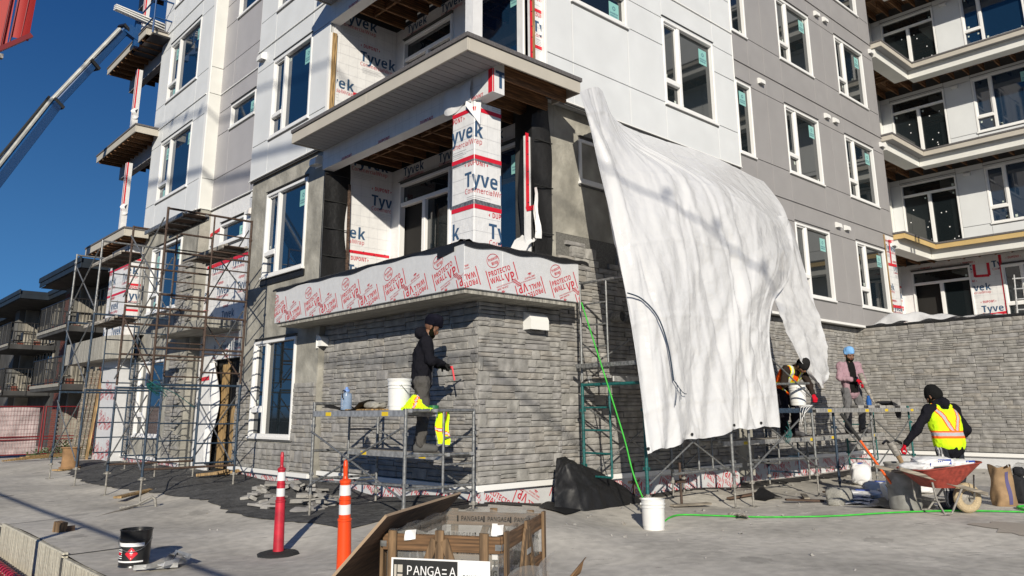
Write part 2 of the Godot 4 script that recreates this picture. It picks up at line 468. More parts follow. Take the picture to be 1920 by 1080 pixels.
func build_ground():
	var b := B.new(); b.box(-400, 400, -2.0, -0.62, -400, 400)
	struct_part("street_ground", b, M.asphalt)
	b = B.new()
	var nb := FastNoiseLite.new(); nb.frequency = 0.6; nb.seed = 4
	b.grid(func(u, v): var x := lerpf(-6.0, 2.7, u); var z := lerpf(-45.0, 12.0, v); return V(x, -0.50 + 0.10 * nb.get_noise_2d(x, z) - 0.06 * u, z), 40, 160)
	struct_part("trench_ground", b, M.dirt)
	# the concrete apron, one sheet with its formed edge
	b = B.new()
	b.grid(func(u, v): var x := lerpf(2.5, 30.0, u * u); var z := lerpf(-50.0, 14.0, v); return V(x, gy(x, z), z), 70, 190)
	var pav := struct_part("concrete_apron", b, M.slab)
	var cuts := [-33.1, -29.8, -26.5, -23.2, -19.9, -16.6, -13.2, -9.9, -6.6, -3.3, 0.0, 3.3, 6.6]
	for i in cuts.size() - 1:
		b = B.new(); b.box(2.455, 2.52, -0.8, gy(2.5, (cuts[i] + cuts[i + 1]) / 2) - 0.016, cuts[i] + 0.012, cuts[i + 1] - 0.012, 0.012)
		part("edge_panel", b, M.slab_edge, pav)
	for i in range(3, cuts.size() - 1):
		var z: float = cuts[i]
		b = B.new()
		for k in 6:
			var x := 2.44 + k * 0.13
			b.fquad(g2(x, z - 0.016, 0.006), g2(x + 0.13, z - 0.016, 0.006), g2(x + 0.13, z + 0.016, 0.006), g2(x, z + 0.016, 0.006), Vector3.UP)
		b.box(2.44, 2.452, -0.8, 0.0, z - 0.012, z + 0.012)
		part("expansion_joint", b, M.black_ground, pav)
	# black geotextile and tar on the ground against the building
	b = B.new(); var nz := FastNoiseLite.new(); nz.frequency = 0.7; nz.seed = 9
	b.grid(func(u, v):
		var z := lerpf(-24.0, -8.7, v)
		var xl: float = spline([V(5.6, 0, 0), V(5.3, 0, 0), V(4.9, 0, 0), V(4.75, 0, 0), V(5.0, 0, 0), V(5.15, 0, 0), V(5.0, 0, 0), V(5.3, 0, 0)], v).x + 0.16 * nz.get_noise_1d(z * 3.0)
		var x := lerpf(xl, 7.15, u)
		return V(x, gy(x, z) + 0.012 + 0.01 * nz.get_noise_2d(x * 4, z * 4), z), 16, 90)
	var gt := struct_part("black_ground_sheet", b, M.black_ground)
	b = B.new()
	b.grid(func(u, v):
		var x := lerpf(6.2, 20.5, u); var zf := -8.35 + 0.55 * absf(nz.get_noise_1d(x * 2.2)) + 0.1
		var z := lerpf(-8.75, zf, v)
		return V(x, gy(x, z) + 0.010, z), 80, 4)
	struct_part("rubble_ground", b, M.dirt)

# ---------- the building
func fpart(called: String, T: Transform3D, u0, u1, v0, v1, d0, d1, m: Material, parent: Node, bv := 0.0) -> MeshInstance3D:
	var b := B.new(); b.t = T; b.box(u0, u1, v0, v1, d0, d1, bv)
	return part(called, b, m, parent)

func holed(called: String, T: Transform3D, u0: float, u1: float, v0: float, v1: float, holes: Array, d0: float, d1: float, m: Material, parent: Node) -> MeshInstance3D:
	var us := [u0, u1]; var vs := [v0, v1]
	for h in holes:
		for q in [h.position.x, h.end.x]: if q > u0 and q < u1 and not us.has(q): us.append(q)
		for q in [h.position.y, h.end.y]: if q > v0 and q < v1 and not vs.has(q): vs.append(q)
	us.sort(); vs.sort()
	var b := B.new(); b.t = T
	for i in us.size() - 1:
		var run := -1
		for j in vs.size():
			var open := true
			if j < vs.size() - 1:
				open = false
				var c := Vector2((us[i] + us[i + 1]) / 2, (vs[j] + vs[j + 1]) / 2)
				for h in holes: if h.has_point(c): open = true
			if open and run >= 0: b.box(us[i], us[i + 1], vs[run], vs[j], d0, d1); run = -1
			elif not open and run < 0: run = j
	return part(called, b, m, parent)

func panels(T: Transform3D, us: Array, vs: Array, holes: Array, m: Material, parent: Node, called := "facade_panel", th := 0.022):
	for i in us.size() - 1:
		for j in vs.size() - 1:
			var c := Vector2((us[i] + us[i + 1]) / 2, (vs[j] + vs[j + 1]) / 2); var skip := false
			for h in holes: if h.has_point(c): skip = true
			if skip: continue
			var dj := rng.randf_range(-0.0012, 0.0012)
			fpart(called, T, us[i] + 0.006, us[i + 1] - 0.006, vs[j] + 0.008, vs[j + 1] - 0.008, -0.004, th + dj, m, parent, 0.003)

func floor_line(T: Transform3D, u0: float, u1: float, y: float, parent: Node, m: Material):
	var b := B.new(); b.t = T; b.box(u0, u1, y - 0.042, y - 0.008, -0.02, 0.006)
	var c := B.new(); c.t = T; c.box(u0 - 0.01, u1 + 0.01, y - 0.008, y + 0.012, -0.01, 0.05)
	node_of("floor_flashing", meshes([[b, M.joint], [c, m]]), null, parent)

var window_cache := {}
func window(T: Transform3D, u0: float, u1: float, v0: float, v1: float, parent: Node, glass: String, opt := {}) -> Node:
	var w := u1 - u0; var h := v1 - v0
	var key := "%.2f %.2f %s" % [w, h, str(opt.get("style", "split"))]
	var split: bool = opt.get("style", "split") == "split"
	var mu := w * 0.31; var tr := h * 0.27
	if not window_cache.has(key):
		var f := B.new(); var e := 0.055
		for s in [[0.0, e, 0.0, h], [w - e, w, 0.0, h], [e, w - e, 0.0, e], [e, w - e, h - e, h]]:
			f.box(s[0], s[1], s[2], s[3], -0.09, 0.035, 0.006)
		f.box(-0.02, w + 0.02, -0.045, 0.0, -0.05, 0.06, 0.005)
		if split:
			f.box(mu - 0.04, mu + 0.045, e, h - e, -0.085, 0.02, 0.006)
			f.box(e, mu - 0.04, tr - 0.045, tr + 0.045, -0.085, 0.028, 0.006)
			for s in [[e, e + 0.035, tr + 0.045, h - e], [mu - 0.075, mu - 0.04, tr + 0.045, h - e], [e + 0.035, mu - 0.075, tr + 0.045, tr + 0.08], [e + 0.035, mu - 0.075, h - e - 0.035, h - e]]:
				f.box(s[0], s[1], s[2], s[3], -0.085, -0.005, 0.004)
		elif opt.style == "transom":
			f.box(e, w - e, h - 0.46, h - 0.38, -0.085, 0.02, 0.006)
			f.box(w * 0.47, w * 0.53, e, h - 0.46, -0.085, 0.02, 0.006)
		var fl := B.new(); fl.box(-0.02, w + 0.02, -0.075, -0.046, -0.02, 0.03)
		fl.box(0.0, w, h + 0.001, h + 0.045, -0.05, 0.008)
		fl.box(-0.012, w + 0.012, h + 0.046, h + 0.056, -0.05, 0.05)
		var panes := []
		var rects := [[mu + 0.045, w - e, e, h - e], [e + 0.035, mu - 0.075, tr + 0.08, h - e - 0.035], [e, mu - 0.04, e, tr - 0.045]]
		if not split: rects = [[e, w - e, e, h - e]]
		if opt.get("style", "") == "transom": rects = [[e, w - e, h - 0.38, h - e], [e, w * 0.47, e, h - 0.46], [w * 0.53, w - e, e, h - 0.46]]
		for r in rects:
			var p := B.new(); p.box(r[0], r[1], r[2], r[3], -0.070, -0.052); panes.append([p.mesh(), r])
		window_cache[key] = [meshes([[f, M.vinyl], [fl, M.joint]]), panes]
	var X := T * Transform3D(Basis(), V(u0, v0, 0.0))
	var o := node_of(opt.get("called", "window"), window_cache[key][0], null, parent, X)
	for p in window_cache[key][1]:
		var skip: bool = opt.get("open", -1) == window_cache[key][1].find(p)
		if skip: continue
		node_of("pane", p[0], M[glass], o)
		var r: Array = p[1]
		if r[1] - r[0] > 0.5 and opt.get("sticker", true):
			var s := B.new(); var tx := B.new(); var su: float = r[1] - 0.36; var sv: float = r[3] - 0.46
			s.box(su, su + 0.27, sv, sv + 0.33, -0.052, -0.0485)
			var rr := Rect2(su, sv, 0.27, 0.33)
			write(tx, "MORRISON", true, su + 0.025, sv + 0.115, 0.042, 0, rr, -0.047)
			write(tx, "WINDOWS", true, su + 0.025, sv + 0.065, 0.042, 0, rr, -0.047)
			for k in 8:
				var a := TAU * k / 8; var cc := Vector2(su + 0.135, sv + 0.22)
				strip2(tx, cc + Vector2.from_angle(a) * 0.035, cc + Vector2.from_angle(a + TAU / 8) * 0.035, 0.014, rr, -0.047)
			node_of("window_sticker", meshes([[s, M.sticker], [tx, M.ink_blue]]), null, o)
		for k in opt.get("notes", 1):
			if rng.randf() < 0.75:
				var s := B.new(); var a := rng.randf_range(0.04, 0.07)
				var su: float = r[0] + 0.05 if rng.randf() < 0.5 else r[1] - 0.12; var sv: float = r[2] + 0.04 if rng.randf() < 0.6 else r[3] - 0.14
				s.box(su, su + a, sv, sv + a * 1.2, -0.052, -0.0485); part("paper_note", s, M.sticker_pale, o)
	return o

func print_node(T: Transform3D, parent: Node, list: Array) -> MeshInstance3D:
	return node_of("lettering", meshes(list), null, parent)

func arrow(b: B, u: float, v: float, s: float, dir: float, r: Rect2, d: float):
	put2(b, PackedVector2Array([Vector2(u, v), Vector2(u - dir * s, v + s), Vector2(u - dir * s, v - s)]), r, d)

# house wrap print: name, maker, kind, small print, grid lines, in rows that step sideways
func wrap_print(T: Transform3D, u0: float, u1: float, v0: float, v1: float, ou: float, ov: float, parent: Node, sc := 1.0, tape := true, lines := true):
	var bl := B.new(); var rd := B.new(); var gr := B.new(); var tp := B.new()
	for q in [bl, rd, gr, tp]: q.t = T
	var r := Rect2(u0, v0, u1 - u0, v1 - v0); var pu := 1.42 * sc; var pv := 0.72 * sc
	var j0 := int(floor((v0 - ov) / pv)) - 1
	for j in range(j0, j0 + int((v1 - v0) / pv) + 4):
		var v := ov + j * pv; var sh := fposmod(-j / 3.0, 1.0) * pu
		var i0 := int(floor((u0 - ou - sh) / pu)) - 1
		for i in range(i0, i0 + int((u1 - u0) / pu) + 4):
			var u := ou + sh + i * pu
			write(bl, "Tyvek", true, u, v, 0.30 * sc, 0, r, 0.004)
			write(rd, "DUPONT", true, u + 0.07 * sc, v + 0.235 * sc, 0.105 * sc, 0, r, 0.004, 0.8)
			arrow(rd, u - 0.005 * sc, v + 0.23 * sc, 0.025 * sc, -1, r, 0.004); arrow(rd, u + 0.46 * sc, v + 0.23 * sc, 0.025 * sc, 1, r, 0.004)
			write(rd, "CommercialWrap", false, u + 0.01, v - 0.165 * sc, 0.105 * sc, 0, r, 0.004)
			if lines:
				for k in 4:
					strip2(gr, Vector2(u + 0.06, v - (0.25 + 0.03 * k) * sc), Vector2(u + (0.5 - 0.07 * (k % 2)) * sc, v - (0.25 + 0.03 * k) * sc), 0.008 * sc, r, 0.004)
		if tape: strip2(tp, Vector2(u0, v - 0.40 * sc), Vector2(u1, v - 0.40 * sc), 0.062 * sc, r, 0.006)
	var gu := floorf(u0 / 0.2) * 0.2
	while gu < u1: strip2(gr, Vector2(gu, v0), Vector2(gu, v1), 0.0035, r, 0.003); gu += 0.2
	var gv := floorf(v0 / 0.2) * 0.2
	while gv < v1: strip2(gr, Vector2(u0, gv), Vector2(u1, gv), 0.0035, r, 0.003); gv += 0.2
	print_node(T, parent, [[bl, M.ink_blue], [rd, M.ink_red], [gr, M.ink_gray]])
	if tp.v.size(): part("red_tape", tp, M.tape, parent)

func red_tape(T: Transform3D, pts: Array, parent: Node, w := 0.06, d := 0.008):
	var b := B.new(); b.t = T; var k := B.new(); k.t = T
	for p in pts:
		var a: Vector2 = p[0]; var c: Vector2 = p[1]
		strip2(b, a, c, w, Rect2(-100, -100, 300, 300), d)
		var n := int(a.distance_to(c) / 0.22)
		for i in n:
			var q := a.lerp(c, (i + 0.5) / n) + Vector2(0, (0.018 if i % 2 else -0.016)); strip2(k, q, q + Vector2(0.026, 0.01), 0.016, Rect2(-100, -100, 300, 300), d + 0.002)
	node_of("red_tape", meshes([[b, M.tape], [k, M.ink_black]]), null, parent)

# the balcony band's membrane: oval mark, big name between bars, small print, and the same upside down
func membrane_print(T: Transform3D, u0: float, u1: float, v0: float, v1: float, ou: float, parent: Node, sc := 1.0, period := 1.22, ang := 0.36):
	var rd := B.new(); rd.t = T
	var r := Rect2(u0, v0, u1 - u0, v1 - v0); var d := 0.004
	var i0 := int(floor((u0 - ou) / period)) - 1
	for i in range(i0, i0 + int((u1 - u0) / period) + 4):
		for flip in 2:
			var o := Vector2(ou + (i + 0.5 * flip) * period, v0 + (0.22 if flip == 0 else 0.13) * sc); var a := ang + PI * flip
			var X := Transform2D(a, o)
			var P := func(x: float, y: float) -> Vector2: return X * (Vector2(x, y) * sc)
			var q: Vector2 = P.call(-0.20, 0.085)
			write(rd, "PROTECTO", true, q.x, q.y, 0.105 * sc, a, r, d, 0.86)
			q = P.call(-0.20, -0.015); write(rd, "WALL", true, q.x, q.y, 0.112 * sc, a, r, d, 0.9)
			q = P.call(0.095, -0.045); write(rd, "VP", true, q.x, q.y, 0.175 * sc, a, r, d, 0.9)
			strip2(rd, P.call(-0.235, 0.15), P.call(-0.235, -0.12), 0.017 * sc, r, d); strip2(rd, P.call(0.33, 0.15), P.call(0.33, -0.12), 0.017 * sc, r, d)
			q = P.call(-0.12, -0.125); write(rd, "www.protectowrap.com", false, q.x, q.y, 0.032 * sc, a, r, d)
			q = P.call(-0.12, -0.165); write(rd, "(800) 759-9727", true, q.x, q.y, 0.034 * sc, a, r, d)
			for k in 3:
				q = P.call(0.20 + 0.012 * k, -0.10 - 0.022 * k); strip2(rd, q, q + Vector2.from_angle(a) * 0.09 * sc, 0.012 * sc, r, d)
			# a leaf mark
			for k in 5:
				var lc: Vector2 = P.call(-0.02, -0.23); var la := a + PI / 2 + (k - 2) * 0.6
				put2(rd, PackedVector2Array([lc, lc + Vector2.from_angle(la - 0.22) * 0.028 * sc, lc + Vector2.from_angle(la) * 0.05 * sc, lc, lc + Vector2.from_angle(la) * 0.05 * sc, lc + Vector2.from_angle(la + 0.22) * 0.028 * sc]), r, d)
			if flip == 0:
				var c: Vector2 = P.call(-0.05, 0.255)
				for k in 28:
					var e0 := Vector2(cos(TAU * k / 28) * 0.118, sin(TAU * k / 28) * 0.098).rotated(a) * sc; var e1 := Vector2(cos(TAU * (k + 1) / 28) * 0.118, sin(TAU * (k + 1) / 28) * 0.098).rotated(a) * sc
					strip2(rd, c + e0, c + e1, 0.009 * sc, r, d)
				q = c + Vector2(-0.085, 0.02).rotated(a) * sc; write(rd, "Protecto", true, q.x, q.y, 0.062 * sc, a + 0.1, r, d, 0.75)
				q = c + Vector2(-0.045, -0.04).rotated(a) * sc; write(rd, "Wrap", true, q.x, q.y, 0.07 * sc, a + 0.1, r, d, 0.75)
	print_node(T, parent, [[rd, M.ink_red]])

# ---- ledgestone
var stone_kinds := []
func make_stone_kinds():
	for k in 12:
		var b := B.new(); var p := []
		for j in 4:
			for i in 5:
				var edge := i == 0 or i == 4 or j == 0 or j == 3
				var x := -0.5 + i * 0.25; var y := -0.5 + j / 3.0
				if not edge: x += rng.randf_range(-0.06, 0.06); y += rng.randf_range(-0.08, 0.08)
				else:
					x += rng.randf_range(-0.012, 0.004) * signf(x); y += rng.randf_range(-0.05, 0.0) * signf(y)
				p.append(V(x, y, (rng.randf_range(0.26, 0.40) if edge else rng.randf_range(0.41, 0.5))))
		for j in 3:
			for i in 4:
				var a: Vector3 = p[j * 5 + i]; var c: Vector3 = p[j * 5 + i + 1]; var d: Vector3 = p[j * 5 + i + 6]; var e: Vector3 = p[j * 5 + i + 5]
				if (i + j + k) % 2: b.flat(a, c, d, Vector3.BACK); b.flat(a, d, e, Vector3.BACK)
				else: b.flat(a, c, e, Vector3.BACK); b.flat(c, d, e, Vector3.BACK)
		var ring := [0, 1, 2, 3, 4, 9, 14, 19, 18, 17, 16, 15, 10, 5]
		for i in ring.size():
			var a: Vector3 = p[ring[i]]; var c: Vector3 = p[ring[(i + 1) % ring.size()]]
			var h := (a + c) / 2; h.z = 0
			b.fquad(a, c, V(c.x, c.y, -0.5), V(a.x, a.y, -0.5), h)
		stone_kinds.append([b, b.mesh()])

# lays stones over a rectangle of a facade; keep(u, v) says where the wall is clad
func lay_stones(T: Transform3D, u0: float, u1: float, v0: float, v1: float, keep: Callable, out: Array, depth := 0.07):
	var v := v0
	while v < v1 - 0.03:
		var bh := rng.randf_range(0.13, 0.21)
		if v + bh > v1 - 0.06: bh = v1 - v
		var u := u0 - rng.randf() * 0.2
		while u < u1:
			var w := rng.randf_range(0.24, 0.62)
			var q := rng.randf(); var rows := [1.0]
			if q < 0.72: var s := rng.randf_range(0.38, 0.62); rows = [s, 1.0 - s]
			elif q < 0.86: rows = [0.34, 0.33, 0.33]
			if bh < 0.13: rows = [1.0]
			if rows.size() == 1 and bh > 0.13: w = rng.randf_range(0.16, 0.36)
			var vv := v
			for f in rows:
				var h: float = bh * f; var uu := u; var k := 1
				if rows.size() > 1 and w > 0.42 and rng.randf() < 0.5: k = 2
				var cut := rng.randf_range(0.35, 0.65)
				for m in k:
					var ww: float = w if k == 1 else w * (cut if m == 0 else 1.0 - cut)
					var a := maxf(uu, u0); var c := minf(uu + ww, u1)
					if c - a > 0.05 and keep.call((a + c) / 2, vv + h / 2):
						var dd := depth * rng.randf_range(0.82, 1.18)
						var X := T * Transform3D(Basis.from_scale(V(c - a - rng.randf_range(0.002, 0.006), h - rng.randf_range(0.003, 0.007), dd)), V((a + c) / 2, vv + h / 2, dd / 2))
						out.append([X, rng.randi() % 12, rng.randi() % 6])
					uu += ww
				vv += h
			u += w
		v += bh

func commit_stones(list: Array, most: int, parent: Node, spread := false):
	var eye: Vector3 = V(0, 1.5, 0) - (parent as Node3D).position
	list.sort_custom(func(a, b): return (a[0].origin - eye).length() / pow(absf((a[0] as Transform3D).basis.determinant()), 0.2) < (b[0].origin - eye).length() / pow(absf((b[0] as Transform3D).basis.determinant()), 0.2))
	var rest := []
	for k in 6: rest.append(B.new())
	for i in list.size():
		var e: Array = list[i]
		if i < most: node_of("stone", stone_kinds[e[1]][1], M["stone%d" % e[2]], parent, e[0])
		else: (rest[e[2]] as B).add(stone_kinds[e[1]][0], e[0])
	var l := []
	for k in 6: l.append([rest[k], M["stone%d" % k]])
	if list.size() > most:
		var o := node_of("stonework", meshes(l), null, parent); o.set_meta("kind", "stuff")

func hood(T: Transform3D, u: float, v: float, parent: Node, s := 0.24, called := "vent_hood"):
	var b := B.new(); b.t = T * Transform3D(Basis.from_scale(V(s, s, s)), V(u, v, 0))
	var prof := [Vector2(0.02, 0.42), Vector2(0.28, 0.40), Vector2(0.50, 0.28), Vector2(0.60, 0.08), Vector2(0.60, -0.30)]
	for i in prof.size() - 1:
		var p: Vector2 = prof[i]; var q: Vector2 = prof[i + 1]; var nn := V(0, q.x - p.x, p.y - q.y).normalized()
		b.quad(V(-0.5, p.y, p.x), V(0.5, p.y, p.x), V(0.5, q.y, q.x), V(-0.5, q.y, q.x), nn)
		for sx in [-0.5, 0.5]: b.tri(V(sx, p.y, p.x), V(sx, q.y, q.x), V(sx, -0.30, 0.02), V(signf(sx), 0, 0))
	b.box(-0.56, 0.56, -0.42, 0.48, -0.04, 0.02); b.box(-0.46, 0.46, -0.16, -0.12, 0.02, 0.56)
	return part(called, b, M.white_trim, parent)

const ZU := -12.6   # the loggia's left wall
func canopy(L: float, R: Node, dressed: bool):
	var x0 := 6.11; var x1 := 8.37; var z0 := -12.62; var z1 := -7.54
	var b := B.new(); b.box(x0 + 0.03, x1 - 0.01, L - 0.03, L + 0.004, z0 + 0.01, z1 - 0.03); part("subfloor", b, M.subfloor, R)
	b = B.new(); b.box(x0 - 0.025, x1 + 0.02, L + 0.004, L + 0.065, z0, z1 + 0.025); part("deck_edge", b, M.deck_edge, R)
	# fascia boards with mitred butt joints
	for q in [[x0, x0 + 0.03, z0, -10.1], [x0, x0 + 0.03, -10.094, z1], [x0 + 0.032, x1, z1 - 0.03, z1], [x1 - 0.03, x1, -8.15, z1 - 0.032]]:
		b = B.new(); b.box(q[0], q[1], L - 0.19, L + 0.002, q[2], q[3], 0.003); part("fascia_board", b, M.beige, R)
	b = B.new(); b.box(x0 + 0.032, 6.8, L - 0.19, L - 0.03, z0, z0 + 0.03); part("fascia_board", b, M.beige, R)
	var k := 0; var z := z0 + 0.05
	while z < z1 - 0.05:
		b = B.new(); b.box(x0 + 0.033, 6.748, L - 0.182, L - 0.167, z, minf(z + 0.130, z1 - 0.033), 0.004)
		part("soffit_board", b, M.soffit, R); z += 0.142
	z = -12.35
	while z < z1 - 0.1:
		b = B.new(); b.box(6.98, 8.32, L - 0.27, L - 0.032, z, z + 0.042); part("joist", b, M.joist, R)
		z += 0.41
	for zz in [-11.1, -9.4]:
		b = B.new(); b.box(7.55, 7.59, L - 0.26, L - 0.034, zz - 1.2, zz); part("blocking", b, M.joist, R)
	b = B.new(); b.box(6.75, 6.97, L - 0.55, L - 0.032, z0 + 0.02, -7.75); 
	var beam := part("beam", b, M.wrap, R)
	var gr := B.new(); gr.t = face(V(6.75, 0, 0), V(-1, 0, 0))
	var rr := Rect2(z0, L - 0.55, 4.85, 0.38); var gz := -12.4
	while gz < -7.9: strip2(gr, Vector2(gz, L - 0.55), Vector2(gz, L - 0.19), 0.004, rr, 0.003); gz += 0.2
	strip2(gr, Vector2(-12.6, L - 0.36), Vector2(-7.8, L - 0.36), 0.004, rr, 0.003)
	var rd := B.new(); rd.t = gr.t
	for i in 4: write(rd, "DUPONT", true, -11.9 + i * 1.2, L - 0.53, 0.085, 0, rr, 0.004)
	print_node(Transform3D(), beam, [[gr, M.ink_gray], [rd, M.ink_red]])
	var E := face(V(0, 0, -7.75), V(0, 0, 1)); var bl := B.new(); bl.t = E
	write(bl, "Tyvek", true, 6.80, L - 0.34, 0.36, 0, Rect2(6.78, L - 0.54, 0.185, 0.36), 0.004)
	var tp := B.new(); tp.t = E; strip2(tp, Vector2(6.76, L - 0.545), Vector2(6.76, L - 0.19), 0.02, Rect2(0, 0, 20, 20), 0.005)
	tp.t = gr.t; strip2(tp, Vector2(-7.80, L - 0.545), Vector2(-7.80, L - 0.185), 0.09, Rect2(-20, 0, 40, 20), 0.005)
	node_of("beam_end_print", meshes([[bl, M.ink_blue], [tp, M.tape]]), null, beam)

func door(T: Transform3D, u0: float, u1: float, v0: float, v1: float, parent: Node, open_leaf: int) -> Node:
	return window(T, u0, u1, v0, v1, parent, "glass", {"style": "transom", "called": "sliding_door", "open": open_leaf, "sticker": false, "notes": 1})

func loggia(L: float, R: Node, lower: bool):
	var FL := face(V(0, 0, ZU), V(0, 0, 1)); var FD := face(V(8.3, 0, 0), V(-1, 0, 0)); var top := L + 2.72
	var w := fpart("house_wrap", FL, 6.86, 8.3, L, top, -0.02, 0.0, M.wrap, R)
	wrap_print(FL, 7.32 if lower else 6.95, 8.3, L, top, 7.36 if lower else 7.45, L + (0.62 if lower else 1.93), w, 1.0, false)
	red_tape(FL, [[Vector2(7.32, L + (0.98 if lower else 1.08)), Vector2(8.28, L + (0.98 if lower else 1.08))]], w, 0.055)
	var dh := [Rect2(-12.3, L + 0.02, 1.62, 2.36), Rect2(-10.25, L + 0.04, 1.55, 2.34)]
	var wd := holed("house_wrap", FD, ZU, -8.5 if lower else -8.22, L, top, dh, -0.06, 0.0, M.wrap, R)
	wrap_print(FD, ZU, -8.5, L + 2.40, top, -12.2, L + 2.62, wd, 0.8, false, false)
	var d := door(FD, -12.3, -10.68, L + 0.03, L + 2.38, R, 1 if lower else -1)
	window(FD, -10.25, -8.70, L + 0.06, L + 2.38, R, "glass_blue", {"style": "fixed"})
	# the room behind, dark, with studs
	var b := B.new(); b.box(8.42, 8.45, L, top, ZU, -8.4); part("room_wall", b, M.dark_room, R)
	if lower:
		for z in [-11.95, -11.72]:
			b = B.new(); b.box(8.37, 8.41, L, L + 2.0, z, z + 0.09); part("stud", b, M.lumber, d)
		# black membrane over the corner, a stick of lumber on its edge
		b = B.new(); b.t = FL; b.grid(func(u, v): return V(lerpf(6.80, 7.30 + 0.05 * sin(v * 9.0), u), lerpf(L - 0.0, top - 0.02, v), 0.012 + 0.016 * sin(u * 7.0 + v * 5.0) + 0.012), 6, 18)
		b.t = face(V(6.86, 0, 0), V(-1, 0, 0)); b.grid(func(u, v): return V(lerpf(-12.62, ZU + 0.012, u), lerpf(L, top - 0.02, v), 0.06), 1, 10)
		var mem := part("black_membrane", b, M.membrane, R)
		for k in 5:
			b = B.new(); b.t = FL; b.box(6.80, 7.30, L + 0.3 + k * 0.52, L + 0.312 + k * 0.52, 0.03, 0.052); part("membrane_lap", b, M.rubber, mem)
		b = B.new(); b.bar(V(7.33, L + 0.05, ZU + 0.06), V(7.30, L + 2.25, ZU + 0.06), 0.05, 0.035); part("lumber_stick", b, M.plank_dark, R)
	else:
		b = B.new(); b.box(6.81, 6.90, L, L + 2.2, ZU, ZU + 0.04); part("lumber_stick", b, M.lumber, R)
		b = B.new(); b.box(6.76, 6.806, L, L + 2.2, ZU - 0.05, ZU + 0.02); part("corner_trim", b, M.white_trim, R)
	if lower: return
	var FB := face(V(0, 0, -8.2), V(0, 0, 1))
	b = B.new(); b.box(8.30, 8.36, L, top, -8.9, -8.23); part("house_wrap", b, M.wrap, R)
	w = fpart("house_wrap", FB, 7.98, 8.26, L, L + 2.72, -0.1, 0.0, M.wrap, R)
	wrap_print(FB, 8.0, 8.24, L, L + 2.72, 8.0, L + 1.05, w, 0.9, true, true)
	for q in [[7.98, 8.02], [8.20, 8.245]]: fpart("lumber_stick", FB, q[0], q[1], L, L + 2.6, 0.002, 0.03, M.lumber, R)
	red_tape(FB, [[Vector2(7.955, L), Vector2(7.955, L + 2.5)]], w, 0.05)

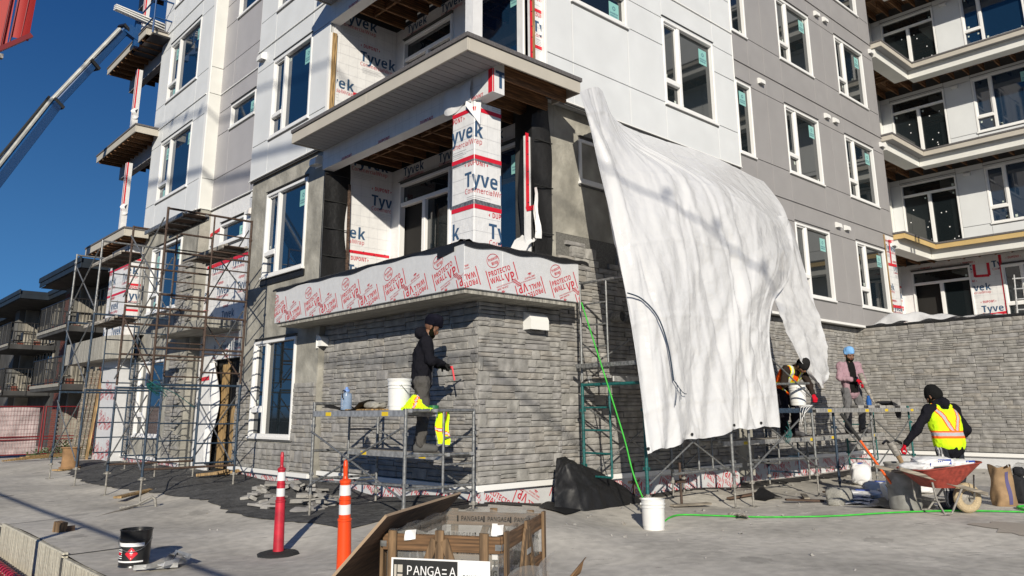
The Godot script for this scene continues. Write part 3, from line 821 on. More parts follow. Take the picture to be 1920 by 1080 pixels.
func build_building():
	make_stone_kinds()
	var R := thing("apartment_building", "half-clad five storey apartment block in white and grey panels with stone base", "building")
	var b: B
	var FA := face(V(6.80, 0, 0), V(-1, 0, 0)); var FB := face(V(0, 0, -8.17), V(0, 0, 1)); var FG := face(V(0, 0, -8.78), V(0, 0, 1))
	var FR := face(V(7.12, 0, 0), V(-1, 0, 0)); var FS := face(V(6.86, 0, 0), V(-1, 0, 0)); var SA := face(V(7.03, 0, 0), V(-1, 0, 0)); var SB := face(V(0, 0, -8.38), V(0, 0, 1))
	var top := 16.2
	# solid core, so that light enters only where there are openings
	b = B.new()
	b.box(8.46, 23.1, 0.0, top, -20.0, -9.0); b.box(8.5, 13.9, 0.0, top, -9.0, -8.62)
	b.box(6.98, 8.46, 0.0, top, -15.88, -12.68); b.box(7.16, 8.46, 0.0, 3.36, -12.68, -8.62)
	b.box(7.3, 8.46, 0.0, top, -19.0, -15.88); b.box(6.98, 8.46, 0.0, top, -22.9, -18.95); b.box(8.46, 12.0, 0.0, top, -22.9, -20.0); b.box(9.5, 12.0, 0.0, top, -26.0, -22.9)
	b.box(23.1, 27.3, 0.0, top, -20.0, -10.3); b.box(27.5, 32.0, 0.0, top, -20.0, 8.0)
	part("core", b, M.core, R)
	var LV := [3.5, 6.5, 9.52, 12.54, 15.56]
	# ---- left facade, right bay
	var w3 := Rect2(-15.08, 7.24, 1.74, 1.78); var w3b := Rect2(-15.08, 10.25, 1.74, 1.78); var w3c := Rect2(-15.08, 13.28, 1.74, 1.78)
	holed("sheathing", FA, -15.90, -12.62, 6.47, top, [w3, w3b, w3c], -0.14, -0.02, M.joint_light, R)
	panels(FA, [-15.90, -15.085, -13.335, -12.63], [6.45, 7.24, 9.02, 9.52, 10.25, 12.03, 12.54, 13.28, 15.06, 15.56, 16.2], [w3, w3b, w3c], M.white_panel, R)
	for y in [6.45, 9.52, 12.54, 15.56]: floor_line(FA, -15.9, -12.62, y, R, M.white_trim)
	for w in [w3, w3b, w3c]: window(FA, w.position.x, w.end.x, w.position.y, w.end.y, R, "glass_blue")
	# return of that bay, facing +z into the loggia, and its far side
	b = B.new(); b.box(6.79, 6.95, 6.45, top, -15.93, -15.905); part("corner_trim", b, M.white_trim, R)
	# ---- stucco under it
	var w4 := Rect2(-15.10, 4.23, 1.77, 1.77); var w5 := Rect2(-15.22, 1.08, 1.78, 1.84)
	holed("stucco", FS, -15.90, ZU - 0.02, 3.35, 6.445, [w4], -0.12, 0.0, M.stucco, R)
	holed("stucco", FS, -15.92, ZU - 0.02, 0.3, 3.35, [w5], -0.12, -0.002, M.stucco, R)
	window(FS, w4.position.x, w4.end.x, w4.position.y, w4.end.y, R, "glass_blue", {"notes": 2})
	window(FS, w5.position.x, w5.end.x, w5.position.y, w5.end.y, R, "glass", {"sticker": false})
	b = B.new(); b.t = FS; b.box(-15.15, -13.29, 4.05, 4.17, 0.0, 0.03); part("black_flashing", b, M.membrane, R)
	b = B.new(); b.box(6.863, 7.06, 0.3, 3.345, ZU - 0.14, ZU - 0.012); part("pilaster_return", b, M.stucco, R)
	# ---- recess between the bays, grey
	var w6 := Rect2(-18.08, 8.40, 1.42, 0.6); var w6b := Rect2(-18.08, 11.42, 1.42, 0.6); var w6c := Rect2(-18.08, 14.44, 1.42, 0.6)
	holed("sheathing", FR, -18.9, -15.9, 6.47, top, [w6, w6b, w6c], -0.14, -0.02, M.joint_light, R)
	panels(FR, [-18.88, -18.09, -16.65, -16.42, -15.92], [6.45, 7.24, 8.40, 9.02, 9.52, 10.25, 11.42, 12.03, 12.54, 13.28, 14.44, 15.06, 16.2], [w6, w6b, w6c], M.gray_panel_left, R)
	for y in [6.45, 9.52, 12.54]: floor_line(FR, -18.88, -15.92, y, R, M.white_trim)
	for w in [w6, w6b, w6c]: window(FR, w.position.x, w.end.x, w.position.y, w.end.y, R, "glass_blue", {"style": "fixed"})
	# ---- left bay
	var w2 := Rect2(-22.12, 7.26, 2.32, 1.74); var w1 := Rect2(-22.12, 10.25, 2.32, 1.78); var w1b := Rect2(-22.12, 13.28, 2.32, 1.78)
	holed("sheathing", FA, -22.96, -18.86, 6.47, top, [w1, w2, w1b], -0.14, -0.02, M.joint_light, R)
	panels(FA, [-22.96, -22.13, -19.79, -18.98], [6.45, 7.26, 9.0, 9.52, 10.25, 12.03, 12.54, 13.28, 15.06, 15.56, 16.2], [w1, w2, w1b], M.white_panel, R)
	for y in [6.45, 9.52, 12.54, 15.56]: floor_line(FA, -22.96, -18.98, y, R, M.white_trim)
	for w in [w1, w2, w1b]: window(FA, w.position.x, w.end.x, w.position.y, w.end.y, R, "glass_blue")
	var RT := face(V(0, 0, -18.86), V(0, 0, 1))
	b = B.new(); b.t = RT; b.box(6.86, 7.3, 6.4, top, -0.1, -0.02); part("sheathing", b, M.joint_light, R)
	panels(RT, [6.79, 7.12], [6.45, 7.24, 9.52, 10.25, 12.54, 13.28, 15.56], [], M.warm_panel, R)
	b = B.new(); b.box(6.775, 6.81, 6.44, top, -18.985, -18.835, 0.004); part("corner_trim", b, M.white_trim, R)
	# ---- left bay, lower storeys
	var w8 := Rect2(-22.15, 4.15, 2.22, 1.78); var w9 := Rect2(-22.25, 0.98, 1.9, 1.88)
	holed("stucco", FS, -22.96, -18.88, 0.2, 6.44, [w8, w9], -0.12, 0.0, M.stucco, R)
	window(FS, w8.position.x, w8.end.x, w8.position.y, w8.end.y, R, "glass_blue")
	window(FS, w9.position.x, w9.end.x, w9.position.y, w9.end.y, R, "glass", {"sticker": false})
	b = B.new(); b.box(6.86, 7.2, 0.2, 6.44, -18.98, -18.86); part("stucco_return", b, M.stucco, R)
	# ---- recess, lower storeys: wrap with tape, a small window, an open door
	var w7 := Rect2(-18.15, 5.45, 1.38, 0.5)
	var hw := holed("house_wrap", FR, -18.86, -15.92, 3.3, 6.44, [w7], -0.1, 0.0, M.wrap, R)
	window(FR, w7.position.x, w7.end.x, w7.position.y, w7.end.y, R, "glass_blue", {"style": "fixed"})
	wrap_print(FR, -18.84, -15.95, 3.5, 5.1, -18.1, 4.32, hw, 0.82, false)
	red_tape(FR, [[Vector2(-18.8, 4.98), Vector2(-15.98, 5.02)], [Vector2(-18.8, 5.80), Vector2(-18.2, 5.86)], [Vector2(-16.25, 4.9), Vector2(-16.25, 6.15)], [Vector2(-16.35, 6.0), Vector2(-15.98, 6.02)]], hw, 0.09)
	b = B.new(); b.t = FR; b.box(-18.86, -18.0, 0.2, 3.3, -0.1, 0.0); b.box(-16.45, -15.92, 0.2, 3.3, -0.1, 0.0); b.box(-18.0, -16.45, 2.72, 3.3, -0.1, 0.0)
	var dw := part("house_wrap", b, M.wrap, R)
	wrap_print(FR, -18.0, -15.95, 2.74, 3.28, -17.6, 3.0, dw, 0.5, false, false)
	red_tape(FR, [[Vector2(-18.6, 2.3), Vector2(-18.1, 2.32)], [Vector2(-16.4, 2.05), Vector2(-15.95, 2.06)]], dw, 0.09)
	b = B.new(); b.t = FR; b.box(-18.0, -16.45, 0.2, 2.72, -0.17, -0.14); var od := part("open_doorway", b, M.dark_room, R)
	for q in [[-17.62, 2.6, 0.2], [-17.35, 2.65, 0.12], [-17.0, 1.7, 0.16]]:
		b = B.new(); b.t = FR; b.box(q[0], q[0] + q[2], 0.35, q[1], -0.13, -0.09); part("stud", b, M.lumber, od)
	b = B.new(); b.t = FR
	b.grid(func(u, v): return V(-18.0 + u * (0.30 + 0.55 * v * (1.0 - v) * 1.6), 0.45 + v * 2.2, 0.03 + 0.05 * sin(u * 6 + v * 8)), 8, 16)
	part("loose_wrap", b, M.wrap, dw)
	# concrete canopy slab over that door
	b = B.new(); b.box(6.27, 7.12, 3.31, 3.49, -19.8, -16.58, 0.01); part("concrete_slab", b, M.concrete, R)
	# ---- far left: balconies with joists, wrapped posts
	for L in LV.slice(1):
		b = B.new(); b.box(6.2, 7.6, L - 0.02, L + 0.01, -26.3, -22.54); part("subfloor", b, M.subfloor, R)
		b = B.new(); b.box(6.13, 7.6, L + 0.01, L + 0.06, -26.35, -22.47); part("deck_edge", b, M.deck_edge, R)
		for q in [[6.15, 6.18, -26.32, -22.5], [6.182, 6.80, -22.53, -22.5]]:
			b = B.new(); b.box(q[0], q[1], L - 0.19, L + 0.008, q[2], q[3], 0.003); part("fascia_board", b, M.beige, R)
		b = B.new(); b.box(6.86, 7.05, L - 0.62, L - 0.05, -26.3, -22.97); part("beam", b, M.soffit, R)
		for k in 9:
			b = B.new(); b.box(6.182, 7.6, L - 0.24, L - 0.022, -22.95 - k * 0.4, -22.91 - k * 0.4); part("joist", b, M.joist, R)
	for i in 3:
		var L: float = LV[i + 1]; var zz := -24.2
		b = B.new(); b.box(6.47, 6.63, L + 0.2, L + 2.38, zz - 0.08, zz + 0.08)
		b.grid(func(u, v): return V(6.46 + 0.10 * u + 0.06 * sin(v * 7.0), L + 0.75 + 0.35 * v, zz + 0.09 + 0.10 * sin(PI * v) * u), 5, 8)
		var po := part("wrapped_post", b, M.wrap, R)
		b = B.new(); b.box(6.48, 6.62, L + 0.065, L + 0.2, zz - 0.07, zz + 0.07); part("post_base", b, M.lumber, po)
		b = B.new(); b.t = face(V(6.47, 0, 0), V(-1, 0, 0)); strip2(b, Vector2(zz + 0.03, L + 0.9), Vector2(zz + 0.03, L + 2.38), 0.05, Rect2(-100, 0, 200, 100), 0.004)
		b.t = face(V(0, 0, zz + 0.08), V(0, 0, 1)); strip2(b, Vector2(6.5, L + 1.1), Vector2(6.5, L + 2.38), 0.04, Rect2(-100, 0, 200, 100), 0.004)
		part("red_tape", b, M.tape, po)
	# lowest storey there: concrete balcony front, wrapped column, wrapped pier
	b = B.new(); b.grid(func(u, v): return V(6.12 + 0.5 * pow(maxf(0.0, u - 0.75) * 4.0, 2.0), lerpf(2.98, 3.6, v), lerpf(-27.1, -22.2, u)), 16, 1)
	b.grid(func(u, v): return V(lerpf(6.12, 7.6, v) + 0.5 * pow(maxf(0.0, u - 0.75) * 4.0, 2.0), 2.98, lerpf(-27.1, -22.2, u)), 16, 1)
	b.grid(func(u, v): return V(lerpf(6.12, 7.6, v) + 0.5 * pow(maxf(0.0, u - 0.75) * 4.0, 2.0), 3.6, lerpf(-27.1, -22.2, u)), 16, 1)
	b.box(6.125, 7.6, 2.985, 3.595, -27.12, -27.1); part("concrete_slab", b, M.concrete, R)
	b = B.new(); b.box(6.55, 7.5, 3.6, 6.25, -24.9, -23.1); var wc := part("wrapped_column", b, M.wrap, R)
	wrap_print(face(V(6.55, 0, 0), V(-1, 0, 0)), -24.9, -23.1, 3.62, 6.2, -24.6, 4.55, wc, 1.05, true)
	wrap_print(face(V(0, 0, -23.1), V(0, 0, 1)), 6.55, 7.0, 3.62, 6.2, 6.45, 4.75, wc, 1.0, true)
	b = B.new(); b.box(6.55, 7.5, 0.2, 2.98, -24.7, -23.0); wc = part("wrapped_pier", b, M.wrap_gray, R)
	for k in 3: membrane_print(face(V(6.55, 0, 0), V(-1, 0, 0)), -24.7, -23.0, 0.3 + k * 0.8, 1.05 + k * 0.8, -24.4 + 0.3 * k, wc, 1.0)
	b = B.new(); b.box(7.1, 7.5, 0.2, 3.0, -22.96, -22.4); part("stucco_return", b, M.stucco, R)
	# ---- right facade, white upper storeys
	var v1 := Rect2(11.44, 7.21, 1.74, 1.76); var v2 := Rect2(8.88, 8.38, 1.49, 0.6); var v3 := Rect2(11.44, 10.24, 1.74, 1.76); var v4 := Rect2(8.88, 11.4, 1.49, 0.6); var v5 := Rect2(11.44, 13.26, 1.74, 1.76)
	holed("sheathing", FB, 8.28, 13.95, 6.47, top, [v1, v2, v3, v4, v5], -0.40, -0.02, M.joint_light, R)
	panels(FB, [8.25, 8.88, 10.37, 11.44, 13.19, 13.95], [6.45, 7.21, 8.38, 8.97, 9.50, 10.24, 11.4, 12.0, 12.54, 13.26, 15.0, 16.2], [v1, v2, v3, v4, v5], M.white_panel, R)
	for y in [6.45, 9.50, 12.54]: floor_line(FB, 8.25, 13.96, y, R, M.white_trim)
	for w in [v1, v3, v5]: window(FB, w.position.x, w.end.x, w.position.y, w.end.y, R, "glass")
	for w in [v2, v4]: window(FB, w.position.x, w.end.x, w.position.y, w.end.y, R, "glass", {"style": "fixed"})
	b = B.new(); b.box(8.19, 8.247, 6.5, top, -8.26, -8.12, 0.004); part("corner_trim", b, M.white_trim, R)
	b = B.new(); b.box(13.955, 13.98, 6.44, top, -8.75, -8.142, 0.003); part("corner_trim", b, M.white_trim, R)
	# ---- right facade, grey wing
	var gh := []; var gx := [[15.02, 15.69], [17.26, 19.03], [20.55, 22.38]]
	for k in 4:
		for q in gx: gh.append(Rect2(q[0], 4.18 + 3.02 * k, q[1] - q[0], 1.76))
	holed("sheathing", FG, 13.9, 23.1, 3.62, top, gh, -0.2, -0.02, M.joint_light, R)
	var gv := [3.66]
	for k in 4: gv.append_array([4.18 + 3.02 * k, 5.94 + 3.02 * k, 6.45 + 3.02 * k])
	panels(FG, [13.9, 15.02, 15.69, 16.42, 17.26, 19.03, 19.76, 20.55, 22.38, 23.1], gv, gh, M.gray_panel, R)
	for y in [6.45, 9.47, 12.49]: floor_line(FG, 13.9, 23.12, y, R, M.gray_panel)
	fpart("base_flashing", FG, 13.9, 23.12, 3.60, 3.655, -0.02, 0.10, M.white_trim, R)
	for h in gh: window(FG, h.position.x, h.end.x, h.position.y, h.end.y, R, "glass", {"style": "split" if h.size.x > 1 else "fixed", "sticker": h.size.x > 0.5})
	b = B.new(); b.box(23.1, 23.16, 3.6, top, -9.6, -8.765); part("corner_trim", b, M.gray_panel, R)
	for k in 4:
		for q in [19.52, 20.02, 23.0]: hood(FG, q, 6.20 + 3.02 * k, R, 0.20)
	hood(FG, 16.15, 9.22, R, 0.2)
	# strip of bare wrap at the grey wing's lowest right corner
	var wt := fpart("house_wrap", FG, 22.45, 23.08, 3.66, 6.40, 0.024, 0.032, M.wrap, R)
	wrap_print(face(V(0, 0, -8.745), V(0, 0, 1)), 22.47, 23.08, 3.7, 6.38, 22.05, 4.9, wt, 0.8, false)
	red_tape(face(V(0, 0, -8.745), V(0, 0, 1)), [[Vector2(22.47, 4.35), Vector2(23.06, 4.37)], [Vector2(22.5, 5.55), Vector2(23.06, 5.57)], [Vector2(22.72, 5.6), Vector2(22.72, 6.25)], [Vector2(22.7, 6.25), Vector2(23.06, 6.27)]], wt, 0.08)
	fpart("lumber_stick", FG, 22.40, 22.45, 3.66, 6.4, 0.026, 0.05, M.lumber, R)
	# ---- stone base. backing, then the stones
	b = B.new(); b.box(7.03, 7.18, 0.3, 3.36, ZU - 0.02, -8.38); part("mortar_wall", b, M.mortar, R)
	b = B.new(); b.box(7.03, 8.62, 0.3, 3.36, -8.6, -8.38); b.box(8.62, 13.42, 0.3, 4.3, -8.6, -8.38); part("mortar_wall", b, M.mortar, R)
	b = B.new(); b.box(8.62, 13.42, 4.3, 6.46, -8.6, -8.375); b.box(13.42, 14.0, 0.3, 6.46, -9.0, -8.36); 
	part("stucco", b, M.stucco, R)
	b = B.new(); b.box(13.9, 20.5, 0.2, 3.62, -9.2, -8.98); part("mortar_wall", b, M.mortar, R)
	var st := []
	lay_stones(SA, ZU, -8.33, 0.56, 3.12, func(u, v): return true, st)
	lay_stones(SB, 6.98, 8.62, 0.56, 3.12, func(u, v): return true, st)
	lay_stones(SB, 8.62, 13.42, 0.56, 4.4, func(u, v): return v < 4.0 + 0.25 * sin(u * 5.0) + 0.1 * sin(u * 17.0), st)
	lay_stones(FS, -13.40, ZU - 0.02, 0.52, 2.05, func(u, v): return true, st, 0.05)
	lay_stones(FS, -15.9, -15.30, 0.5, 2.15, func(u, v): return true, st, 0.05)
	lay_stones(FS, -15.30, -13.4, 0.5, 0.98, func(u, v): return true, st, 0.05)
	lay_stones(FS, -19.98, -18.9, 0.5, 5.2, func(u, v): return u < -19.2 - 0.25 * sin(v * 23.0) and (v < 2.9 or v > 3.6), st, 0.05)
	lay_stones(FS, -22.9, -22.3, 0.5, 2.9, func(u, v): return true, st, 0.05)
	lay_stones(face(V(0, 0, -8.98), V(0, 0, 1)), 13.95, 20.46, 0.56, 3.58, func(u, v): return true, st)
	commit_stones(st, 300, R)
	# white base flashing, then membrane below the stone
	for q in [[SA, ZU, -8.27, 0.49], [SB, 6.92, 13.42, 0.50], [face(V(0, 0, -8.98), V(0, 0, 1)), 13.9, 20.5, 0.48], [FS, -15.92, ZU, 0.44], [FS, -22.96, -18.86, 0.44]]:
		fpart("base_flashing", q[0], q[1], q[2], q[3] - 0.02, q[3] + 0.055, -0.02, 0.105, M.white_trim, R, 0.004)
		var mm := fpart("membrane_skirt", q[0], q[1], q[2], 0.0, q[3] - 0.022, -0.02, 0.03, M.wrap_gray, R)
		var X: Transform3D = q[0]; X.origin += X.basis.z * 0.03
		membrane_print(X, q[1], q[2], 0.1, q[3] - 0.05, q[1] + 0.4, mm, 1.0, 1.3, -0.5)
	# ---- stucco and black membrane beside the loggia on the right facade
	b = B.new(); b.box(8.44, 8.62, 3.36, 6.46, -8.6, -8.378); part("stucco", b, M.stucco, R)
	b = B.new()
	b.grid(func(u, v): return V(lerpf(8.07, 8.47 + 0.02 * sin(v * 11.0), u), lerpf(3.7, 6.42 - 0.3 * (1 - u), v), -8.31 + 0.03 * sin(u * 5.0 + v * 6.0)), 6, 20)
	b.grid(func(u, v): return V(8.07 + 0.03 * sin(v * 9.0) * u, lerpf(3.7, 6.2, v), lerpf(-8.33, -8.62, u)), 6, 20)
	var bm := part("black_membrane", b, M.membrane, R)
	for k in 3:
		b = B.new(); b.box(8.08, 8.47, 4.2 + 0.75 * k, 4.212 + 0.75 * k, -8.285, -8.262); part("membrane_lap", b, M.rubber, bm)
	b = B.new(); b.box(7.955, 8.065, 3.7, 5.75, -8.40, -8.36)
	b.grid(func(u, v): return V(lerpf(7.55, 8.1, u), 3.72 + 0.42 * u * u + 0.12 * v + 0.05 * sin(u * 11.0), lerpf(-8.28, -8.6, v)), 10, 5)
	b.grid(func(u, v): return V(8.07 + 0.10 * u * (1 - v), lerpf(4.1, 4.9, v), -8.29 + 0.05 * u + 0.02 * sin(v * 9.0)), 6, 8)
	var tw := part("torn_wrap", b, M.wrap, R)
	red_tape(face(V(0, 0, -8.357), V(0, 0, 1)), [[Vector2(7.99, 4.55), Vector2(7.99, 5.8)]], tw, 0.07, 0.003)
	red_tape(face(V(0, 0, -8.35), V(0, 0, 1)), [[Vector2(7.95, 4.55), Vector2(8.16, 4.62)]], tw, 0.07, 0.003)
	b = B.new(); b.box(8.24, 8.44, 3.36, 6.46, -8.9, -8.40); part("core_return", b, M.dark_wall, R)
	# small window high in the stucco
	window(face(V(0, 0, -8.375), V(0, 0, 1)), 9.2, 10.6, 5.25, 6.0, R, "glass", {"style": "fixed", "notes": 2, "sticker": false})
	hood(SB, 8.03, 2.80, R, 0.37)
	hood(face(V(0, 0, ZU - 0.02), V(0, 0, 1)), 6.96, 2.75, R, 0.26)
	hood(FA, -15.62, 9.3, R, 0.24); hood(FR, -16.1, 8.85, R, 0.2); hood(FA, -13.0, 9.72, R, 0.24); hood(FS, -12.95, 6.2, R, 0.24); hood(FR, -16.2, 6.3, R, 0.22); hood(FR, -16.5, 5.95, R, 0.2)
	for x in [9.85, 10.28]:
		b = B.new(); b.tube(V(x, 3.02, -8.5), V(x, 3.02, -8.08), 0.085, 18, -1, false)
		var vp := part("vent_pipe", b, M.jack, R)
		b = B.new(); b.tube(V(x, 3.02, -8.5), V(x, 3.02, -8.11), 0.080, 18); part("pipe_mouth", b, M.core, vp)
	# ---- corner loggia on two storeys with their canopies
	loggia(3.5, R, true); loggia(6.56, R, false)
	canopy(6.5, R, true); canopy(9.52, R, false)
	b = B.new(); b.box(6.9, 8.42, 3.36, 3.5, ZU, -8.4); part("loggia_floor", b, M.subfloor, R)
	# band: the balcony edge in its printed membrane
	b = B.new(); b.box(6.32, 7.0, 3.1, 3.70, -13.3, -7.83, 0.006); b.box(7.0, 8.54, 3.1, 3.70, -8.36, -7.83, 0.006)
	var band := part("balcony_band", b, M.wrap_gray, R)
	membrane_print(face(V(6.32, 0, 0), V(-1, 0, 0)), -13.3, -7.83, 3.1, 3.7, -13.15, band, 0.95)
	membrane_print(face(V(0, 0, -7.83), V(0, 0, 1)), 6.32, 8.54, 3.1, 3.7, 6.95, band, 0.95)
	b = B.new(); b.box(6.36, 7.1, 3.04, 3.098, -13.25, -7.87); b.box(7.1, 8.5, 3.04, 3.098, -8.4, -7.87); part("concrete_soffit", b, M.concrete, band)
	b = B.new()
	b.grid(func(u, v): return V(6.30 + 0.16 * v, 3.71 + 0.05 * sin(v * PI) + 0.015 * sin(u * 60.0) * v, lerpf(-13.4, -7.8, u)), 40, 4)
	b.grid(func(u, v): return V(lerpf(6.30, 8.75, u), 3.71 + 0.05 * sin(v * PI) + 0.015 * sin(u * 40.0) * v, -7.81 - 0.16 * v), 30, 4)
	b.grid(func(u, v): return V(6.303 - 0.004 * v, 3.72 - (0.035 + 0.03 * sin(u * 23.0) * sin(u * 9.0)) * v, lerpf(-13.4, -7.8, u)), 60, 1)
	b.grid(func(u, v): return V(lerpf(6.30, 8.75, u), 3.72 - (0.05 + 0.02 * sin(u * 19.0)) * v, -7.812 + 0.004 * v), 30, 1)
	b.grid(func(u, v): return V(6.298, 3.72 - 0.16 * v * (1.0 - 0.4 * u), lerpf(-8.4, -8.02, u)), 3, 1)
	part("black_flashing", b, M.membrane, band)
	# wrapped column
	var cx0 := 6.755; var cx1 := 7.27; var cz0 := -8.67; var cz1 := -8.16
	b = B.new(); b.box(cx0, cx1, 3.5, 5.945, cz0, cz1, 0.008); var colm := part("wrapped_column", b, M.wrap, R)
	var CA := face(V(cx0, 0, 0), V(-1, 0, 0)); var CB := face(V(0, 0, cz1), V(0, 0, 1))
	wrap_print(CA, cz0, cz1, 3.7, 5.93, -8.37, 4.76, colm, 1.02, true)
	wrap_print(CB, cx0, cx1, 3.7, 5.93, cx0 - 0.21, 4.76, colm, 1.02, true)
	for y in [4.40, 5.05]:
		b = B.new()
		b.t = CA; strip2(b, Vector2(cz0, y), Vector2(cz1, y + 0.015), 0.075, Rect2(-100, 0, 200, 20), 0.0055)
		b.t = CB; strip2(b, Vector2(cx0, y + 0.015), Vector2(cx1, y), 0.075, Rect2(-100, 0, 200, 20), 0.0055)
		part("gray_tape", b, M.galv, colm)
	# loose wrap bunched at the column's head and torn open along the beam
	b = B.new(); b.grid(func(u, v): return V(6.735 - 0.05 * v + 0.1 * u, 6.05 - v * (0.16 + 0.34 * u), lerpf(-8.32, -8.10, u) + 0.03 * v), 6, 8)
	b.grid(func(u, v): return V(6.735 - 0.03 * sin(PI * v) - 0.015 * sin(u * 9.0), 6.27 - v * (0.36 + 0.05 * sin(u * 6.0)), lerpf(-8.85, -8.2, u)), 10, 8)
	part("loose_wrap", b, M.wrap, colm)
	b = B.new(); b.box(6.80, 6.99, 6.8, 8.97, -8.45, -8.27); var po2 := part("wrapped_post", b, M.wrap, R)
	b = B.new(); b.box(6.81, 6.98, 6.565, 6.8, -8.44, -8.28); part("post_base", b, M.lumber, po2)
	# ---- end wing with balconies, facing the left
	var FW := face(V(27.15, 0, 0), V(-1, 0, 0)); var NW := face(V(0, 0, -10.2), V(0, 0, 1))
	for k in 4:
		var L: float = [6.48, 9.50, 12.52, 15.54][k]
		var hs := [Rect2(-9.85, L + 0.02, 1.75, 2.52), Rect2(-7.27, L + 0.74, 1.8, 1.84), Rect2(-3.6, L + 0.02, 1.75, 2.52)]
		b = B.new(); b.t = FW; b.box(-10.25, 6.0, L - 0.3, L + 2.74, -0.3, -0.12); part("sheathing", b, M.joint, R)
		panels(FW, [-10.2, -9.855, -8.095, -7.275, -5.465, -3.605, -1.845, 1.0, 4.0], [L, L + 0.74, L + 2.55, L + 2.74], hs, M.white_panel, R)
		holed("sheathing", FW, -10.2, 4.0, L + 0.02, L + 2.7, hs, -0.11, -0.012, M.joint_light, R)
		var ds := [door(FW, -9.85, -8.1, L + 0.04, L + 2.54, R, -1), door(FW, -3.6, -1.85, L + 0.04, L + 2.54, R, -1)]
		for i in 14:
			var q: MeshInstance3D; var bb := B.new(); var uu := rng.randf_range(0.15, 1.6); var vv := rng.randf_range(0.2, 1.8)
			bb.box(uu, uu + 0.03, vv, vv + 0.035, -0.052, -0.048); part("foam_pad", bb, M.ink_white, ds[0])
		window(FW, -7.27, -5.47, L + 0.74, L + 2.58, R, "glass_blue", {"notes": 2})
		hood(FW, -7.75, L + 2.45, R, 0.2)
		b = B.new(); b.t = NW; b.box(23.1, 27.1, L - 0.3, L + 2.74, -0.3, -0.012); part("sheathing", b, M.joint_light, R)
		panels(NW, [23.15, 24.4, 25.7, 26.6, 27.12], [L, L + 2.74], [], M.warm_panel, R)
		# slab with its notch, fascia, beam, joists
		var fm: Material = M.gold if k == 0 else M.beige
		b = B.new(); b.box(25.53, 27.15, L - 0.02, L + 0.02, -8.46, 6.0); b.box(23.13, 27.15, L - 0.02, L + 0.02, -10.2, -8.46); part("subfloor", b, M.subfloor, R)
		b = B.new(); b.box(25.48, 27.14, L + 0.02, L + 0.075, -8.41, 6.0); b.box(23.08, 27.14, L + 0.021, L + 0.076, -10.2, -8.412); part("deck_edge", b, M.deck_edge, R)
		for q in [[25.50, 25.53, -8.43, 6.0], [23.10, 25.498, -8.46, -8.43], [23.10, 23.13, -10.2, -8.462]]:
			b = B.new(); b.box(q[0], q[1], L - 0.13, L + 0.018, q[2], q[3], 0.003); part("fascia_board", b, fm, R)
		if k > 0:
			b = B.new(); b.box(25.53, 25.7, L - 0.12, L - 0.105, -8.66, 6.0); b.box(23.13, 25.53, L - 0.12, L - 0.105, -8.66, -8.462); part("soffit_board", b, M.soffit, R)
		b = B.new(); b.box(25.7, 26.12, L - 0.40, L - 0.022, -8.66, 6.0, 0.004); part("beam", b, M.warm_panel, R)
		b = B.new(); b.box(23.15, 25.698, L - 0.40, L - 0.022, -9.1, -8.66, 0.004); part("beam", b, M.warm_panel, R)
		for j in 30:
			b = B.new(); b.box(26.14, 27.13, L - 0.27, L - 0.022, -10.0 + j * 0.45, -9.96 + j * 0.45); part("joist", b, M.joist, R)
		for j in 6:
			b = B.new(); b.box(23.3 + j * 0.45, 23.34 + j * 0.45, L - 0.27, L - 0.022, -10.15, -9.12); part("joist", b, M.joist, R)
	# terrace storey of that wing, still in its wrap
	var th := [Rect2(-9.85, 3.55, 1.78, 2.46), Rect2(-7.2, 4.2, 1.8, 1.68)]
	hw = holed("house_wrap", FW, -10.2, 6.0, 3.5, 6.24, th, -0.1, 0.0, M.wrap, R)
	wrap_print(FW, -8.06, -7.22, 3.6, 6.1, -8.35, 5.25, hw, 0.95, false)
	wrap_print(FW, -10.2, -5.0, 6.0, 6.22, -9.6, 5.87, hw, 0.9, false, false)
	red_tape(FW, [[Vector2(-7.2, 3.6), Vector2(-7.2, 6.2)], [Vector2(-8.0, 4.35), Vector2(-7.2, 4.42)], [Vector2(-7.95, 5.6), Vector2(-7.95, 6.0)], [Vector2(-7.55, 5.6), Vector2(-7.55, 6.0)], [Vector2(-7.95, 5.62), Vector2(-7.55, 5.6)]], hw, 0.08)
	door(FW, -9.85, -8.07, 3.56, 6.0, R, 1)
	window(FW, -7.2, -5.4, 4.2, 5.88, R, "glass", {"sticker": false})
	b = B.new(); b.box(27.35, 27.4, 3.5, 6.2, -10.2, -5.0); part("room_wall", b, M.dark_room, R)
	b = B.new(); b.t = NW; b.box(23.1, 27.15, 3.5, 6.24, -0.1, 0.0); hw = part("house_wrap", b, M.wrap, R)
	wrap_print(NW, 23.2, 27.1, 3.6, 6.1, 25.4, 4.55, hw, 0.95, true)
	b = B.new(); b.box(20.82, 27.2, 3.3, 3.5, -10.2, 6.0); part("terrace_floor", b, M.concrete, R)

